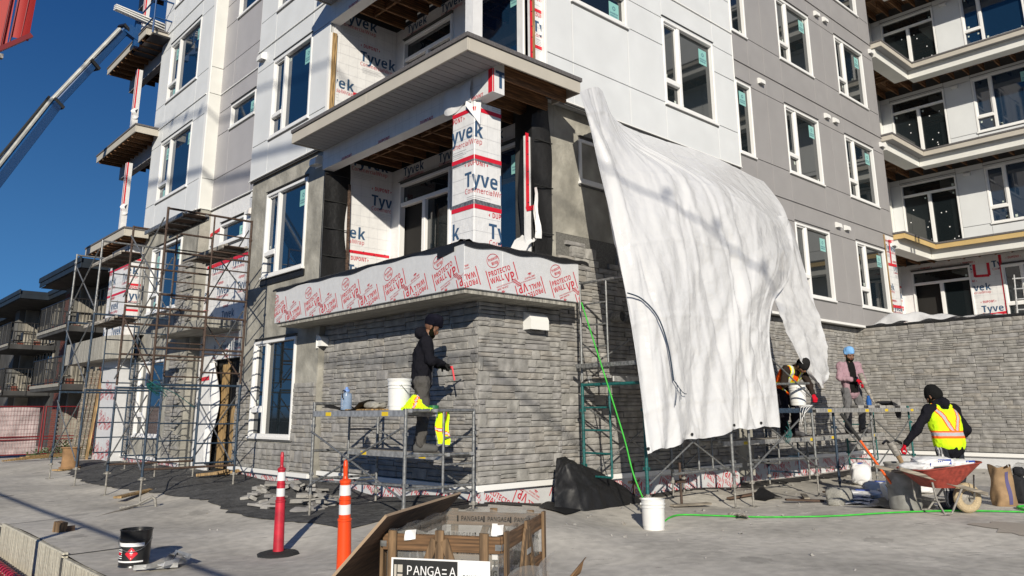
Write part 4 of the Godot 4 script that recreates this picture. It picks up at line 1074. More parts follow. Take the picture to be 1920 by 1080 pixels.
func build_terrace_wall():
	var T := face(V(20.5, 0, 0), V(-1, 0, 0))
	var R := thing("stone_wall", "tall grey ledgestone terrace wall at the right behind the wheelbarrow", "wall", V(20.5, 0, -8.0))
	var at := Transform3D(Basis(), -R.position)
	var b := B.new(); b.t = at; b.box(20.5, 20.8, 0.0, 3.6, -9.0, 5.0); part("mortar_wall", b, M.mortar, R)
	var st := []
	lay_stones(at * T, -8.98, -2.8, 0.56, 3.6, func(u, v): return true, st)
	# the 300 that show largest lie inside the picture
	commit_stones(st, 300, R)
	fpart("base_flashing", at * T, -8.9, 4.0, 0.46, 0.545, -0.02, 0.105, M.white_trim, R, 0.004)
	fpart("membrane_skirt", at * T, -8.9, 4.0, 0.0, 0.458, -0.02, 0.03, M.wrap_gray, R)
	fpart("wall_cap", at * T, -8.95, 5.0, 3.602, 3.65, -0.4, 0.09, M.membrane, R)

# one frame: two legs a (outer) and b (inner), a top bar, a ladder side with rungs
func frame(a: Vector3, b: Vector3, h: float, m: Material, S: Node, ladder := 0, r := 0.021) -> MeshInstance3D:
	var q := B.new(); var up := V(0, h, 0)
	q.tube(a, a + up, r, 10); q.tube(b, b + up, r, 10)
	q.tube(a + up * 0.985, b + up * 0.985, r, 8)
	var d := (b - a)
	var inner := a + d * (0.54 if ladder >= 0 else 0.46); var edge := b if ladder >= 0 else a
	q.tube(inner + up * 0.12, inner + up * 0.98, r * 0.75, 8)
	q.tube(inner + up * 0.12, edge + up * 0.12, r * 0.7, 8)
	# lock clips on the legs
	for e in [a, b]:
		for f in [0.22, 0.74]: q.box(e.x - 0.012, e.x + 0.012, e.y + h * f - 0.02, e.y + h * f + 0.02, e.z - 0.05, e.z + 0.05)
	var o := part("frame", q, m, S)
	var n := int(h / 0.34)
	for k in range(1, n): rod("rung", inner + up * (0.12 + 0.86 * k / n), edge + up * (0.12 + 0.86 * k / n), r * 0.62, m, o)
	return o

func jack(p: Vector3, top: float, S: Node):
	var b := B.new(); b.tube(p + V(0, 0.008, 0), V(p.x, top, p.z), 0.016, 8); b.box(p.x - 0.07, p.x + 0.07, p.y, p.y + 0.01, p.z - 0.07, p.z + 0.07)
	b.tube(V(p.x, top - 0.05, p.z), V(p.x, top, p.z), 0.03, 8); b.box(p.x - 0.06, p.x + 0.06, top - 0.045, top - 0.02, p.z - 0.012, p.z + 0.012)
	part("screw_jack", b, M.jack, S)

func platform(a: Vector3, b: Vector3, w: Vector3, S: Node, m: Material, rail: Material, tags := true):
	# a plank deck from a to b, w across
	var q := B.new(); var e := B.new(); var y := B.new()
	var d := (b - a).normalized(); var c := w.normalized(); var up := d.cross(c); if up.y < 0: up = -up; a += w; c = -c; b += w
	var X := Transform3D(Basis(c, up, d), a); q.t = X; e.t = X; y.t = X
	var L := (b - a).length(); var W := w.length()
	q.box(0.03, W - 0.03, -0.014, 0.004, 0.0, L, 0.003)
	e.box(0, 0.03, -0.07, 0.008, 0.0, L, 0.004); e.box(W - 0.03, W, -0.07, 0.008, 0.0, L, 0.004)
	for k in 4: e.box(0.03, W - 0.03, -0.05, -0.016, L * (k + 0.5) / 4 - 0.02, L * (k + 0.5) / 4 + 0.02)
	for s in [0.06, W - 0.06]:
		for f in [-0.05, L + 0.0]: e.box(s - 0.02, s + 0.02, -0.02, 0.02, f, f + 0.05)
	var o := node_of("platform", meshes([[q, m], [e, rail]]), null, S)
	if tags:
		for f in [0.16, 0.78]:
			y = B.new(); y.t = X; y.box(-0.003, 0.0, -0.06, -0.01, L * f, L * f + 0.14); y.box(W, W + 0.003, -0.06, -0.01, L * f, L * f + 0.14)
			part("warning_label", y, M.yellow_tag, o)

func brace(a: Vector3, b: Vector3, S: Node, m: Material, r := 0.013): rod("cross_brace", a, b, r, m, S)

func build_scaffolds():
	# near scaffold, by the left face of the stone corner
	var S := thing("scaffold", "grey steel scaffold with two planks at the stone corner, holding buckets and a mason", "scaffold", V(6.0, 0.15, -9.0), 0, "masons' scaffolds")
	var at := func(x: float, y: float, z: float) -> Vector3: return V(x, y, z) - S.position
	var x1 := 5.52; var x2 := 6.58; var zr := -7.93; var zl := -10.17
	for z in [zr, zl]:
		var ga := gy(x1, z); var gb := gy(x2, z)
		frame(at.call(x1, 0.42, z), at.call(x2, 0.42, z), 1.13 if z == zr else 1.24, M.galv, S, 1, 0.023)
		jack(at.call(x1, ga, z), 0.42 - S.position.y, S); jack(at.call(x2, gb, z), 0.42 - S.position.y, S)
		var q := B.new(); q.tube(at.call(x1, 0.62, z), at.call(x2, 0.62, z), 0.018, 8); q.tube(at.call(x1, 1.0, z), at.call(x2, 1.0, z), 0.018, 8); part("bearer", q, M.galv, S)
	for x in [x1]:
		brace(at.call(x - 0.03, 1.26, zl), at.call(x - 0.03, 0.52, zr), S, M.galv); brace(at.call(x - 0.05, 0.52, zl), at.call(x - 0.05, 1.33, zr), S, M.galv)
	brace(at.call(x2 + 0.03, 1.26, zl), at.call(x2 + 0.03, 0.5, zr), S, M.galv)
	rod("ledger", at.call(x1, 0.60, zl), at.call(x2 - 0.4, 0.60, zr), 0.018, M.galv, S)
	platform(at.call(x1 - 0.02, 1.53, zl), at.call(x1 - 0.02, 1.53, zr), V(0.50, 0, 0), S, M.plank, M.alu)
	platform(at.call(x1 + 0.56, 1.0, zl), at.call(x1 + 0.56, 1.0, zr), V(0.50, 0, 0), S, M.plank, M.alu)
	# tall scaffold by the left facade
	S = thing("scaffold", "tall scaffold of rusty brown frames over blue ones, beside the open doorway on the left", "scaffold", V(5.3, 0.2, -14.8), 0, "masons' scaffolds")
	at = func(x: float, y: float, z: float) -> Vector3: return V(x, y, z) - S.position
	x1 = 4.50; x2 = 6.05
	for z in [-13.95, -15.85]:
		for k in 3:
			frame(at.call(x1, 0.50 + 1.54 * k, z), at.call(x2, 0.50 + 1.54 * k, z), 1.52, M.blue_steel if k == 0 else M.rust, S, 1)
		jack(at.call(x1, gy(x1, z), z), 0.5 - S.position.y, S); jack(at.call(x2, gy(x2, z), z), 0.5 - S.position.y, S)
		rod("bearer", at.call(x1, 0.62, z), at.call(x2, 0.62, z), 0.02, M.rust, S)
		for y in [2.62, 3.2, 4.3]: rod("bearer", at.call(x1, y, z), at.call(x2, y, z), 0.02, M.rust, S)
	for k in 3:
		for x in [x1, x2]:
			var y := 0.62 + 1.54 * k
			brace(at.call(x - 0.03, y, -13.95), at.call(x - 0.03, y + 1.2, -15.85), S, M.galv if k != 1 else M.rust); brace(at.call(x - 0.05, y + 1.2, -13.95), at.call(x - 0.05, y, -15.85), S, M.galv)
	platform(at.call(4.72, 5.03, -15.9), at.call(4.72, 5.03, -13.9), V(0.5, 0, 0), S, M.plank_dark, M.galv, false)
	platform(at.call(5.5, 4.55, -15.9), at.call(5.5, 4.55, -13.9), V(0.5, 0, 0), S, M.plank_dark, M.plank, false)
	var tb := B.new()
	for k in 14:
		var a := rng.randf() * TAU
		tb.pipe(curve([at.call(4.5, 2.02, -13.93), at.call(4.5 + 0.1 * cos(a), 2.0 + 0.08 * sin(a), -13.88), at.call(4.55 + 0.25 * rng.randf(), 1.98 - 0.2 * rng.randf(), -13.9 + 0.1 * sin(a))], 6), 0.005, 5)
	tb.pipe(curve([at.call(4.55, 2.0, -13.93), at.call(4.9, 1.85, -13.9), at.call(5.25, 1.62, -13.95)], 10), 0.006, 5)
	part("green_twine", tb, M.hose if false else M.teal_steel, S)
	# second left scaffold
	S = thing("scaffold", "blue scaffold farthest left, in front of the dark neighbouring balconies", "scaffold", V(5.0, 0.2, -19.0), 0, "masons' scaffolds")
	at = func(x: float, y: float, z: float) -> Vector3: return V(x, y, z) - S.position
	x1 = 4.42; x2 = 5.92
	for z in [-17.6, -19.6]:
		for k in 3:
			frame(at.call(x1, 0.50 + 1.54 * k, z), at.call(x2, 0.50 + 1.54 * k, z), 1.52, M.blue_steel if k < 2 else M.galv, S, 1)
		jack(at.call(x1, gy(x1, z), z), 0.5 - S.position.y, S); jack(at.call(x2, gy(x2, z), z), 0.5 - S.position.y, S)
	for k in 3:
		for x in [x1, x2]:
			var y := 0.62 + 1.54 * k
			brace(at.call(x - 0.03, y, -17.6), at.call(x - 0.03, y + 1.2, -19.6), S, M.galv); brace(at.call(x - 0.05, y + 1.2, -17.6), at.call(x - 0.05, y, -19.6), S, M.galv)
	platform(at.call(4.75, 4.9, -19.7), at.call(4.75, 4.9, -17.5), V(0.5, 0, 0), S, M.plank_dark, M.plank, false)
	platform(at.call(4.75, 3.5, -19.7), at.call(4.75, 3.5, -17.5), V(0.5, 0, 0), S, M.plank_dark, M.plank, false)
	# scaffold under the tarp
	S = thing("scaffold", "teal and grey scaffold under the left edge of the hanging white tarp", "scaffold", V(9.7, 0.1, -7.4), 0, "masons' scaffolds")
	at = func(x: float, y: float, z: float) -> Vector3: return V(x, y, z) - S.position
	var zi := -8.0; var zo := -6.86
	for x in [8.74, 10.86]:
		frame(at.call(x, 0.42, zi), at.call(x, 0.42, zo), 1.5, M.teal_steel if x < 9 else M.galv, S, -1, 0.024)
		frame(at.call(x, 1.95, zi), at.call(x, 1.95, zo), 1.5, M.galv, S, -1)
		for z in [zi, zo]: jack(at.call(x, gy(x, z), z), 0.42 - S.position.y, S)
	var q := B.new(); q.bar(at.call(8.62, 2.17, zi), at.call(8.62, 2.17, zo), 0.03, 0.06); part("bearer", q, M.galv, S)
	for z in [zo + 0.03, zi + 0.03]:
		brace(at.call(8.74, 0.55, z), at.call(10.86, 1.6, z), S, M.galv); brace(at.call(8.74, 1.6, z), at.call(10.86, 0.55, z), S, M.galv)
		brace(at.call(8.74, 2.1, z), at.call(10.86, 3.1, z), S, M.galv)
	platform(at.call(8.7, 2.0, zi + 0.15), at.call(10.9, 2.0, zi + 0.15), V(0, 0, 0.5), S, M.plank, M.alu, false)
	rod("ledger", at.call(9.6, 0.62, zo - 0.2), at.call(11.2, 0.66, zo - 0.1), 0.02, M.galv, S)
	for p in [[9.55, -7.75], [10.1, -7.3]]:
		q = B.new(); q.tube(at.call(p[0], 0.16, p[1]), at.call(p[0], 0.75, p[1]), 0.02, 8); q.box(p[0] - S.position.x - 0.1, p[0] - S.position.x + 0.1, 0.36, 0.4, p[1] - S.position.z - 0.03, p[1] - S.position.z + 0.03); part("prop", q, M.rust, S)
	# two scaffolds in line beyond it
	S = thing("scaffold", "grey scaffold just right of the tarp, with tied cross braces and the orange-vested mason", "scaffold", V(12.3, 0.1, -7.4), 0, "masons' scaffolds")
	at = func(x: float, y: float, z: float) -> Vector3: return V(x, y, z) - S.position
	for x in [11.30, 13.42]:
		frame(at.call(x, 0.45, -8.1), at.call(x, 0.45, -6.82), 1.08, M.galv, S, -1, 0.023)
		for z in [-8.1, -6.82]: jack(at.call(x, gy(x, z), z), 0.45 - S.position.y, S)
	for z in [-6.79, -8.07]:
		brace(at.call(11.30, 0.62, z), at.call(13.42, 1.60, z), S, M.galv, 0.016); brace(at.call(11.30, 1.52, z), at.call(13.42, 0.55, z), S, M.galv, 0.016)
	brace(at.call(11.35, 2.75, -6.8), at.call(13.42, 1.75, -6.8), S, M.galv, 0.014)
	rod("ledger", at.call(11.30, 0.75, -6.82), at.call(13.42, 0.70, -6.82), 0.02, M.galv, S)
	rod("ledger", at.call(11.7, 1.93, -6.9), at.call(13.42, 1.98, -6.82), 0.02, M.galv, S)
	platform(at.call(11.3, 1.54, -7.3), at.call(13.42, 1.54, -7.3), V(0, 0, 0.5), S, M.plank, M.blue_steel, false)
	platform(at.call(11.3, 1.02, -7.78), at.call(15.0, 1.02, -7.78), V(0, 0, 0.5), S, M.plank, M.alu)
	q = B.new()
	for k in 10:
		var a := rng.randf() * TAU
		q.pipe(curve([at.call(12.36, 1.1, -6.76), at.call(12.36 + 0.12 * cos(a), 1.15 + 0.1 * sin(a), -6.72), at.call(12.3 + 0.16 * rng.randf(), 1.0 - 0.1 * rng.randf() + 0.4 * rng.randf(), -6.75)], 6), 0.005, 5)
	part("green_twine", q, M.teal_steel, S)
	q = B.new()
	for k in 4: q.pipe(curve([at.call(13.42, 1.60, -6.79), at.call(13.2 - 0.1 * k, 1.56, -6.74), at.call(13.05 - 0.05 * k, 1.46 - 0.06 * k, -6.76)], 6), 0.006, 5)
	part("white_tie", q, M.vinyl, S)
	S = thing("scaffold", "blue-legged scaffold at the inside corner, under the mason in the pink jacket", "scaffold", V(16.0, 0.1, -7.5), 0, "masons' scaffolds")
	at = func(x: float, y: float, z: float) -> Vector3: return V(x, y, z) - S.position
	for x in [14.4, 16.0]:
		frame(at.call(x, 0.2, -8.3), at.call(x, 0.2, -6.9), 1.36, M.blue_steel if x < 15 else M.galv, S, -1, 0.024)
	for x in [17.9]:
		frame(at.call(x, 0.3, -8.3), at.call(x, 0.3, -6.9), 1.3, M.teal_steel, S, -1, 0.022)
	for x in [14.4, 16.0, 17.9]:
		for z in [-8.3, -6.9]: jack(at.call(x, gy(x, z), z), 0.3 - S.position.y, S)
	for e in [[14.4, 16.0], [16.0, 17.9]]:
		brace(at.call(e[0], 0.45, -6.86), at.call(e[1], 1.35, -6.86), S, M.galv); brace(at.call(e[0], 1.35, -6.84), at.call(e[1], 0.45, -6.84), S, M.galv)
	platform(at.call(13.5, 1.54, -7.25), at.call(16.0, 1.54, -7.25), V(0, 0, 0.5), S, M.plank, M.alu)
	platform(at.call(16.02, 1.545, -7.25), at.call(18.1, 1.545, -7.25), V(0, 0, 0.5), S, M.plank, M.alu)
	platform(at.call(15.02, 1.02, -8.1), at.call(18.0, 1.02, -8.1), V(0, 0, 0.6), S, M.plank, M.alu)

const TARP := [
	[[8.30, 6.31, -7.50], [8.95, 6.60, -7.60], [9.75, 6.35, -7.95], [11.03, 6.33, -8.00], [12.54, 6.36, -7.98], [14.39, 6.18, -7.90]],
	[[8.34, 5.73, -7.35], [9.02, 5.88, -7.45], [9.74, 5.85, -7.60], [10.72, 5.80, -7.55], [12.02, 5.79, -7.45], [14.15, 5.49, -7.40]],
	[[8.36, 5.02, -7.20], [9.17, 5.15, -7.20], [10.22, 5.31, -7.15], [11.44, 5.30, -7.05], [12.67, 5.12, -7.00], [13.86, 4.69, -7.10]],
	[[8.37, 4.17, -7.00], [8.99, 4.28, -6.90], [9.95, 4.46, -6.85], [11.10, 4.52, -6.75], [12.27, 4.38, -6.75], [13.30, 3.90, -6.95]],
	[[8.38, 3.38, -6.85], [8.99, 3.49, -6.75], [9.90, 3.66, -6.75], [11.00, 3.70, -6.70], [11.83, 3.57, -6.72], [12.46, 3.34, -6.85]],
	[[8.48, 2.58, -6.80], [9.03, 2.68, -6.70], [9.88, 2.81, -6.72], [10.82, 2.89, -6.68], [11.47, 2.80, -6.70], [12.14, 2.65, -6.80]],
	[[8.55, 1.72, -6.75], [9.03, 1.81, -6.68], [9.87, 1.91, -6.70], [10.77, 2.03, -6.68], [11.42, 2.04, -6.68], [12.13, 1.96, -6.75]],
	[[8.60, 0.95, -6.72], [9.06, 1.05, -6.66], [9.95, 1.14, -6.68], [10.78, 1.23, -6.66], [11.40, 1.24, -6.66], [12.07, 1.26, -6.70]]]
const FLAP := [
	[[13.30, 5.13, -7.35], [13.88, 5.20, -7.23], [14.44, 4.98, -7.35]],
	[[12.94, 3.90, -7.20], [13.67, 3.96, -7.08], [14.49, 3.80, -7.20]],
	[[12.90, 3.34, -7.15], [13.64, 3.29, -7.03], [14.61, 3.13, -7.15]],
	[[13.21, 2.85, -7.15], [13.85, 2.82, -7.03], [14.73, 2.67, -7.15]],
	[[13.68, 2.35, -7.12], [14.02, 2.30, -7.00], [14.76, 2.24, -7.12]],
	[[14.44, 1.91, -7.10], [14.31, 1.92, -6.98], [14.71, 2.05, -7.10]]]

func sheet_point(C: Array, u: float, v: float) -> Vector3:
	var rows := []
	for r in C:
		rows.append(spline(r, u))
	return spline(rows, v)

func build_tarp():
	var S := thing("tarp", "big white plastic tarp hanging from the white facade over the right scaffold", "tarp", V(10.5, 3.0, -7.0))
	var conv := func(C: Array) -> Array:
		var o := []
		for r in C:
			var q := []
			for p in r: q.append(V(p[0], p[1], p[2]) - S.position)
			o.append(q)
		return o
	var nz := FastNoiseLite.new(); nz.frequency = 1.0; nz.seed = 31; nz.fractal_octaves = 3
	var P: Array = conv.call(TARP)
	# long creases: where each starts and ends across the sheet, its depth and width, how far down it runs
	var cr := []
	for k in 44:
		var u1 := rng.randf(); var top := rng.randf() < 0.45
		cr.append([u1 * 0.45 if top else clampf(u1 + rng.randf_range(-0.45, 0.05), 0.0, 1.0), u1, rng.randf_range(0.012, 0.042) * (1.0 if rng.randf() < 0.6 else -1.0), rng.randf_range(0.008, 0.034), rng.randf_range(-0.2, 0.6), rng.randf_range(0.55, 1.3), rng.randf() * 9.0])
	var cell := FastNoiseLite.new(); cell.noise_type = FastNoiseLite.TYPE_CELLULAR; cell.cellular_return_type = FastNoiseLite.RETURN_DISTANCE2_SUB; cell.frequency = 1.0; cell.seed = 12; cell.cellular_jitter = 0.9
	var f := func(u: float, v: float) -> Vector3:
		var p := sheet_point(P, u, v)
		var k := smoothstep(0.0, 0.05, minf(u, 1.0 - u) + 0.015)
		var s := u * (0.4 + 0.6 * v) * 3.2 + 0.6 * v
		var d := 0.16 * nz.get_noise_2d(s, v * 0.8) * (0.3 + 0.7 * v)
		for c in cr:
			var uc: float = lerpf(c[0], c[1], pow(clampf(v, 0, 1), 0.8)) + 0.02 * nz.get_noise_2d(v * 3.0 + c[6], c[6])
			var x: float = (u - uc) / c[3]
			if absf(x) > 3.0: continue
			var fade := smoothstep(c[4], c[4] + 0.2, v) * (1.0 - smoothstep(c[5] - 0.25, c[5], v))
			# a sharp crest with one steep and one long side
			d += c[2] * fade * (maxf(0.0, 1.0 - absf(x)) if x < 0 else maxf(0.0, 1.0 - x / 3.0)) * (0.6 + 0.8 * absf(nz.get_noise_2d(v * 4.0, c[6] * 3.0)))
		# crumples, flat facets between fine ridges
		var w := V(u * 3.6, v * 2.6, 0)
		d += 0.045 * (cell.get_noise_2d(w.x + 0.4 * nz.get_noise_2d(u * 4, v * 4), w.y) + 0.5) * (0.35 + 0.65 * absf(nz.get_noise_2d(u * 1.7 + 4, v * 1.3)) * 2.0)
		d += 0.014 * cell.get_noise_2d(u * 11.0 + 3, v * 8.0)
		# the folds it was packed in
		d += 0.010 * (maxf(0.0, 1.0 - absf(fposmod(v * 5.0 + 0.05 * sin(u * 7), 1.0) - 0.5) * 22.0) - maxf(0.0, 1.0 - absf(fposmod(u * 4.0, 1.0) - 0.5) * 30.0))
		p += V(-0.15, 0.1, 1.0) * d * k
		p.y += (0.018 * sin(u * 24.0) + 0.02 * nz.get_noise_1d(u * 9.0)) * smoothstep(0.95, 1.0, v)
		return p
	var b := B.new(); b.grid(f, 190, 200); part("sheet", b, M.tarp, S)
	var Q: Array = conv.call(FLAP)
	var g := func(u: float, v: float) -> Vector3:
		var p := sheet_point(Q, u, v)
		return p + V(-0.2, 0, 1.0) * (0.16 * absf(u - 0.55) * sin(v * PI) * 2.0 + 0.05 * nz.get_noise_2d(u * 3 + 9, v * 5) + 0.04 * cell.get_noise_2d(u * 2.0, v * 5.0)) * smoothstep(0.0, 0.15, v)
	b = B.new(); b.grid(g, 24, 50); part("loose_flap", b, M.tarp, S)
	for u in [0.0, 0.33, 0.55, 0.8]:
		var e: Vector3 = f.call(clampf(u, 0.01, 0.99), 0.985)
		b = B.new(); b.tube(e + V(0, 0.02, 0.01), e + V(0, 0.02, 0.028), 0.022, 10); part("grommet", b, M.black_plastic, S)
	# the rope end lying on the sheet
	b = B.new(); var pts := []
	for q in [[0.0, 0.62], [0.10, 0.64], [0.16, 0.69], [0.2, 0.76], [0.235, 0.84]]: pts.append(f.call(q[0], q[1]) + V(-0.02, 0, 0.05))
	b.pipe(curve(pts, 20), 0.011, 6)
	for k in 3: b.pipe(curve([pts[4], pts[4] + V(0.05 + 0.06 * k, -0.08 - 0.04 * k, 0.02), pts[4] + V(0.14 * k - 0.02, -0.18 - 0.08 * (2 - k), 0.02)], 6), 0.006, 5)
	part("rope", b, M.blue_steel, S)

# a smooth-joined body from tapered bones [a, b, ra, rb, colour], meshed by surface nets
func blob(bones: Array, cell: float, kk: float, paint = null, fold := 0.0) -> B:
	var lo := V(1e9, 1e9, 1e9); var hi := -lo
	for e in bones:
		var r: float = maxf(e[2], e[3]) + kk * 3.5 + cell * 2
		for p in [e[0], e[1]]:
			lo = lo.min(p - V(r, r, r)); hi = hi.max(p + V(r, r, r))
	var nx := int((hi.x - lo.x) / cell) + 2; var ny := int((hi.y - lo.y) / cell) + 2; var nzz := int((hi.z - lo.z) / cell) + 2
	var acc := PackedFloat32Array(); acc.resize(nx * ny * nzz)
	var best := PackedFloat32Array(); best.resize(nx * ny * nzz)
	var who := PackedByteArray(); who.resize(nx * ny * nzz)
	for n in bones.size():
		var e: Array = bones[n]
		var a: Vector3 = e[0]; var b: Vector3 = e[1]; var ra: float = e[2]; var rb: float = e[3]
		var m := maxf(ra, rb) + kk * 3.5 + cell
		var l := ((a.min(b) - V(m, m, m)) - lo) / cell; var h := ((a.max(b) + V(m, m, m)) - lo) / cell
		var ab := b - a; var q := maxf(ab.length_squared(), 1e-9)
		for iy in range(maxi(int(l.y), 0), mini(int(h.y) + 1, ny - 1)):
			for iz in range(maxi(int(l.z), 0), mini(int(h.z) + 1, nzz - 1)):
				for ix in range(maxi(int(l.x), 0), mini(int(h.x) + 1, nx - 1)):
					var p := lo + V(ix, iy, iz) * cell
					var t := clampf((p - a).dot(ab) / q, 0.0, 1.0)
					var d := (p - a - ab * t).length() - lerpf(ra, rb, t)
					if d > m: continue
					var w := exp(-maxf(d, -kk * 8) / kk); var i := (iy * nzz + iz) * nx + ix
					acc[i] += w
					if w > best[i]: best[i] = w; who[i] = n
	var fz := FastNoiseLite.new(); fz.frequency = 9.0; fz.seed = bones.size()
	var val := func(i: int, p: Vector3) -> float:
		var w := acc[i]
		var d: float = 1.0 if w <= 0 else -kk * log(w)
		if fold > 0: d += fold * fz.get_noise_3d(p.x, p.y * 0.7, p.z)
		return d
	var F := PackedFloat32Array(); F.resize(acc.size())
	for iy in ny:
		for iz in nzz:
			for ix in nx:
				var i := (iy * nzz + iz) * nx + ix
				F[i] = 1.0 if acc[i] <= 0 else val.call(i, lo + V(ix, iy, iz) * cell)
	var vid := PackedInt32Array(); vid.resize(acc.size()); vid.fill(-1)
	var pos := PackedVector3Array(); var nrm := PackedVector3Array(); var col := PackedColorArray()
	var sx := 1; var sz := nx; var sy := nx * nzz
	var off := [0, sx, sz, sx + sz, sy, sy + sx, sy + sz, sy + sx + sz]
	for iy in ny - 1:
		for iz in nzz - 1:
			for ix in nx - 1:
				var i := (iy * nzz + iz) * nx + ix
				if acc[i] <= 0.0 and acc[i + sy + sx + sz] <= 0.0: continue
				var neg := 0
				for o in off: if F[i + o] < 0: neg += 1
				if neg == 0 or neg == 8: continue
				var c := Vector3(); var cnt := 0
				for e in [[0, 1], [2, 3], [4, 5], [6, 7], [0, 2], [1, 3], [4, 6], [5, 7], [0, 4], [1, 5], [2, 6], [3, 7]]:
					var f0 := F[i + off[e[0]]]; var f1 := F[i + off[e[1]]]
					if (f0 < 0) == (f1 < 0): continue
					var t := f0 / (f0 - f1)
					var p0 := V(e[0] & 1, e[0] >> 2, (e[0] >> 1) & 1); var p1 := V(e[1] & 1, e[1] >> 2, (e[1] >> 1) & 1)
					c += p0.lerp(p1, t); cnt += 1
				c /= cnt
				var g := V(F[i + sx] - F[i] + F[i + sx + sy + sz] - F[i + sy + sz], F[i + sy] - F[i] + F[i + sx + sy + sz] - F[i + sx + sz], F[i + sz] - F[i] + F[i + sx + sy + sz] - F[i + sx + sy])
				vid[i] = pos.size()
				var wp := lo + (V(ix, iy, iz) + c) * cell
				pos.append(wp); nrm.append(g.normalized() if g.length_squared() > 1e-12 else Vector3.UP)
				var j := i
				for o in off: if best[i + o] > best[j]: j = i + o
				col.append(paint.call(wp) if paint else bones[who[j]][4])
	var out := B.new()
	var add := func(a: int, b: int, c: int, d: int):
		if a < 0 or b < 0 or c < 0 or d < 0: return
		for tr in [[a, b, c], [a, c, d]]:
			var m := (pos[tr[1]] - pos[tr[0]]).cross(pos[tr[2]] - pos[tr[0]])
			var o := [0, 1, 2] if m.dot(nrm[tr[0]]) < 0 else [0, 2, 1]
			for k in o: out.v.append(pos[tr[k]]); out.n.append(nrm[tr[k]]); out.c.append(col[tr[k]])
	for iy in range(1, ny - 1):
		for iz in range(1, nzz - 1):
			for ix in range(1, nx - 1):
				var i := (iy * nzz + iz) * nx + ix
				if acc[i] <= 0.0: continue
				var s := F[i] < 0
				if s != (F[i + sx] < 0): add.call(vid[i], vid[i - sy], vid[i - sy - sz], vid[i - sz])
				if s != (F[i + sy] < 0): add.call(vid[i], vid[i - sx], vid[i - sx - sz], vid[i - sz])
				if s != (F[i + sz] < 0): add.call(vid[i], vid[i - sx], vid[i - sx - sy], vid[i - sy])
	return out

# a gloved hand: palm, four fingers of their own lengths bent at two knuckles, a thumb from the palm's side
func hand(w: Vector3, dir: Vector3, palm: Vector3, side: float, curl: float, c: Color) -> B:
	dir = dir.normalized(); palm = (palm - dir * palm.dot(dir)).normalized()
	var s := dir.cross(palm) * side
	var bones := []
	for k in 4:
		var o := (k - 1.5) * 0.021
		bones.append([w + s * o * 0.7, w + dir * 0.085 + s * o, 0.016, 0.013, c])
		var len: float = [0.036, 0.042, 0.039, 0.030][k]
		var p := w + dir * 0.088 + s * o; var a := 0.25 + curl * 0.6
		for j in 3:
			var d := dir * cos(a) + palm * sin(a)
			var q: Vector3 = p + d * len * [1.0, 0.75, 0.6][j]
			bones.append([p, q, 0.0105 - 0.001 * j, 0.0095 - 0.001 * j, c]); p = q; a += 0.25 + curl * 0.75
	var t0 := w + dir * 0.03 - s * 0.032 + palm * 0.008; var t1 := t0 + (dir * 0.5 - s * 0.75 + palm * 0.5).normalized() * 0.042
	bones.append([w + dir * 0.015 - s * 0.012, t0, 0.017, 0.014, c]); bones.append([t0, t1, 0.013, 0.011, c]); bones.append([t1, t1 + (dir + palm * (0.3 + curl)).normalized() * 0.034, 0.011, 0.009, c])
	return blob(bones, 0.0055, 0.004)

const SKIN := Color(0.20, 0.10, 0.055)

func head_mesh(at: Vector3, look: Vector3, up: Vector3, beard: bool) -> B:
	# look: the way the face points. Eyes at half the height, nose, mouth, ears, jaw
	look = look.normalized(); up = (up - look * up.dot(look)).normalized(); var s := up.cross(look)
	var c := func(x: float, y: float, z: float) -> Vector3: return at + s * x + up * y + look * z
	var bones := [[c.call(0, 0.03, -0.02), c.call(0, 0.045, -0.005), 0.092, 0.088, SKIN], [c.call(0, -0.01, 0.02), c.call(0, -0.06, 0.045), 0.066, 0.046, SKIN], [c.call(-0.03, -0.07, 0.03), c.call(0.03, -0.07, 0.03), 0.034, 0.034, SKIN],
		[c.call(0, 0.012, 0.088), c.call(0, -0.022, 0.106), 0.011, 0.015, SKIN], [c.call(0, -0.028, 0.09), c.call(0, -0.03, 0.095), 0.022, 0.016, SKIN],
		[c.call(-0.045, 0.028, 0.074), c.call(0.045, 0.028, 0.074), 0.018, 0.018, SKIN], [c.call(-0.05, -0.02, 0.05), c.call(-0.04, -0.03, 0.06), 0.03, 0.025, SKIN], [c.call(0.05, -0.02, 0.05), c.call(0.04, -0.03, 0.06), 0.03, 0.025, SKIN],
		[c.call(-0.022, -0.056, 0.084), c.call(0.022, -0.056, 0.084), 0.012, 0.012, Color(0.17, 0.06, 0.05)],
		[c.call(-0.092, 0.0, -0.005), c.call(-0.092, -0.03, 0.0), 0.018, 0.012, SKIN], [c.call(0.092, 0.0, -0.005), c.call(0.092, -0.03, 0.0), 0.018, 0.012, SKIN]]
	var b := blob(bones, 0.0075, 0.008)
	for x in [-0.034, 0.034]:
		b.col = Color(0.55, 0.53, 0.5); b.ball(c.call(x, 0.008, 0.080), V(0.012, 0.009, 0.012), 8, 5)
		b.col = Color(0.015, 0.01, 0.01); b.ball(c.call(x, 0.008, 0.089), V(0.006, 0.006, 0.006), 6, 4)
		for k in 3: b.tube(c.call(x - 0.02, 0.026 + 0.002 * k, 0.093), c.call(x + 0.02, 0.028 + 0.002 * k, 0.092), 0.004, 5)
	return b

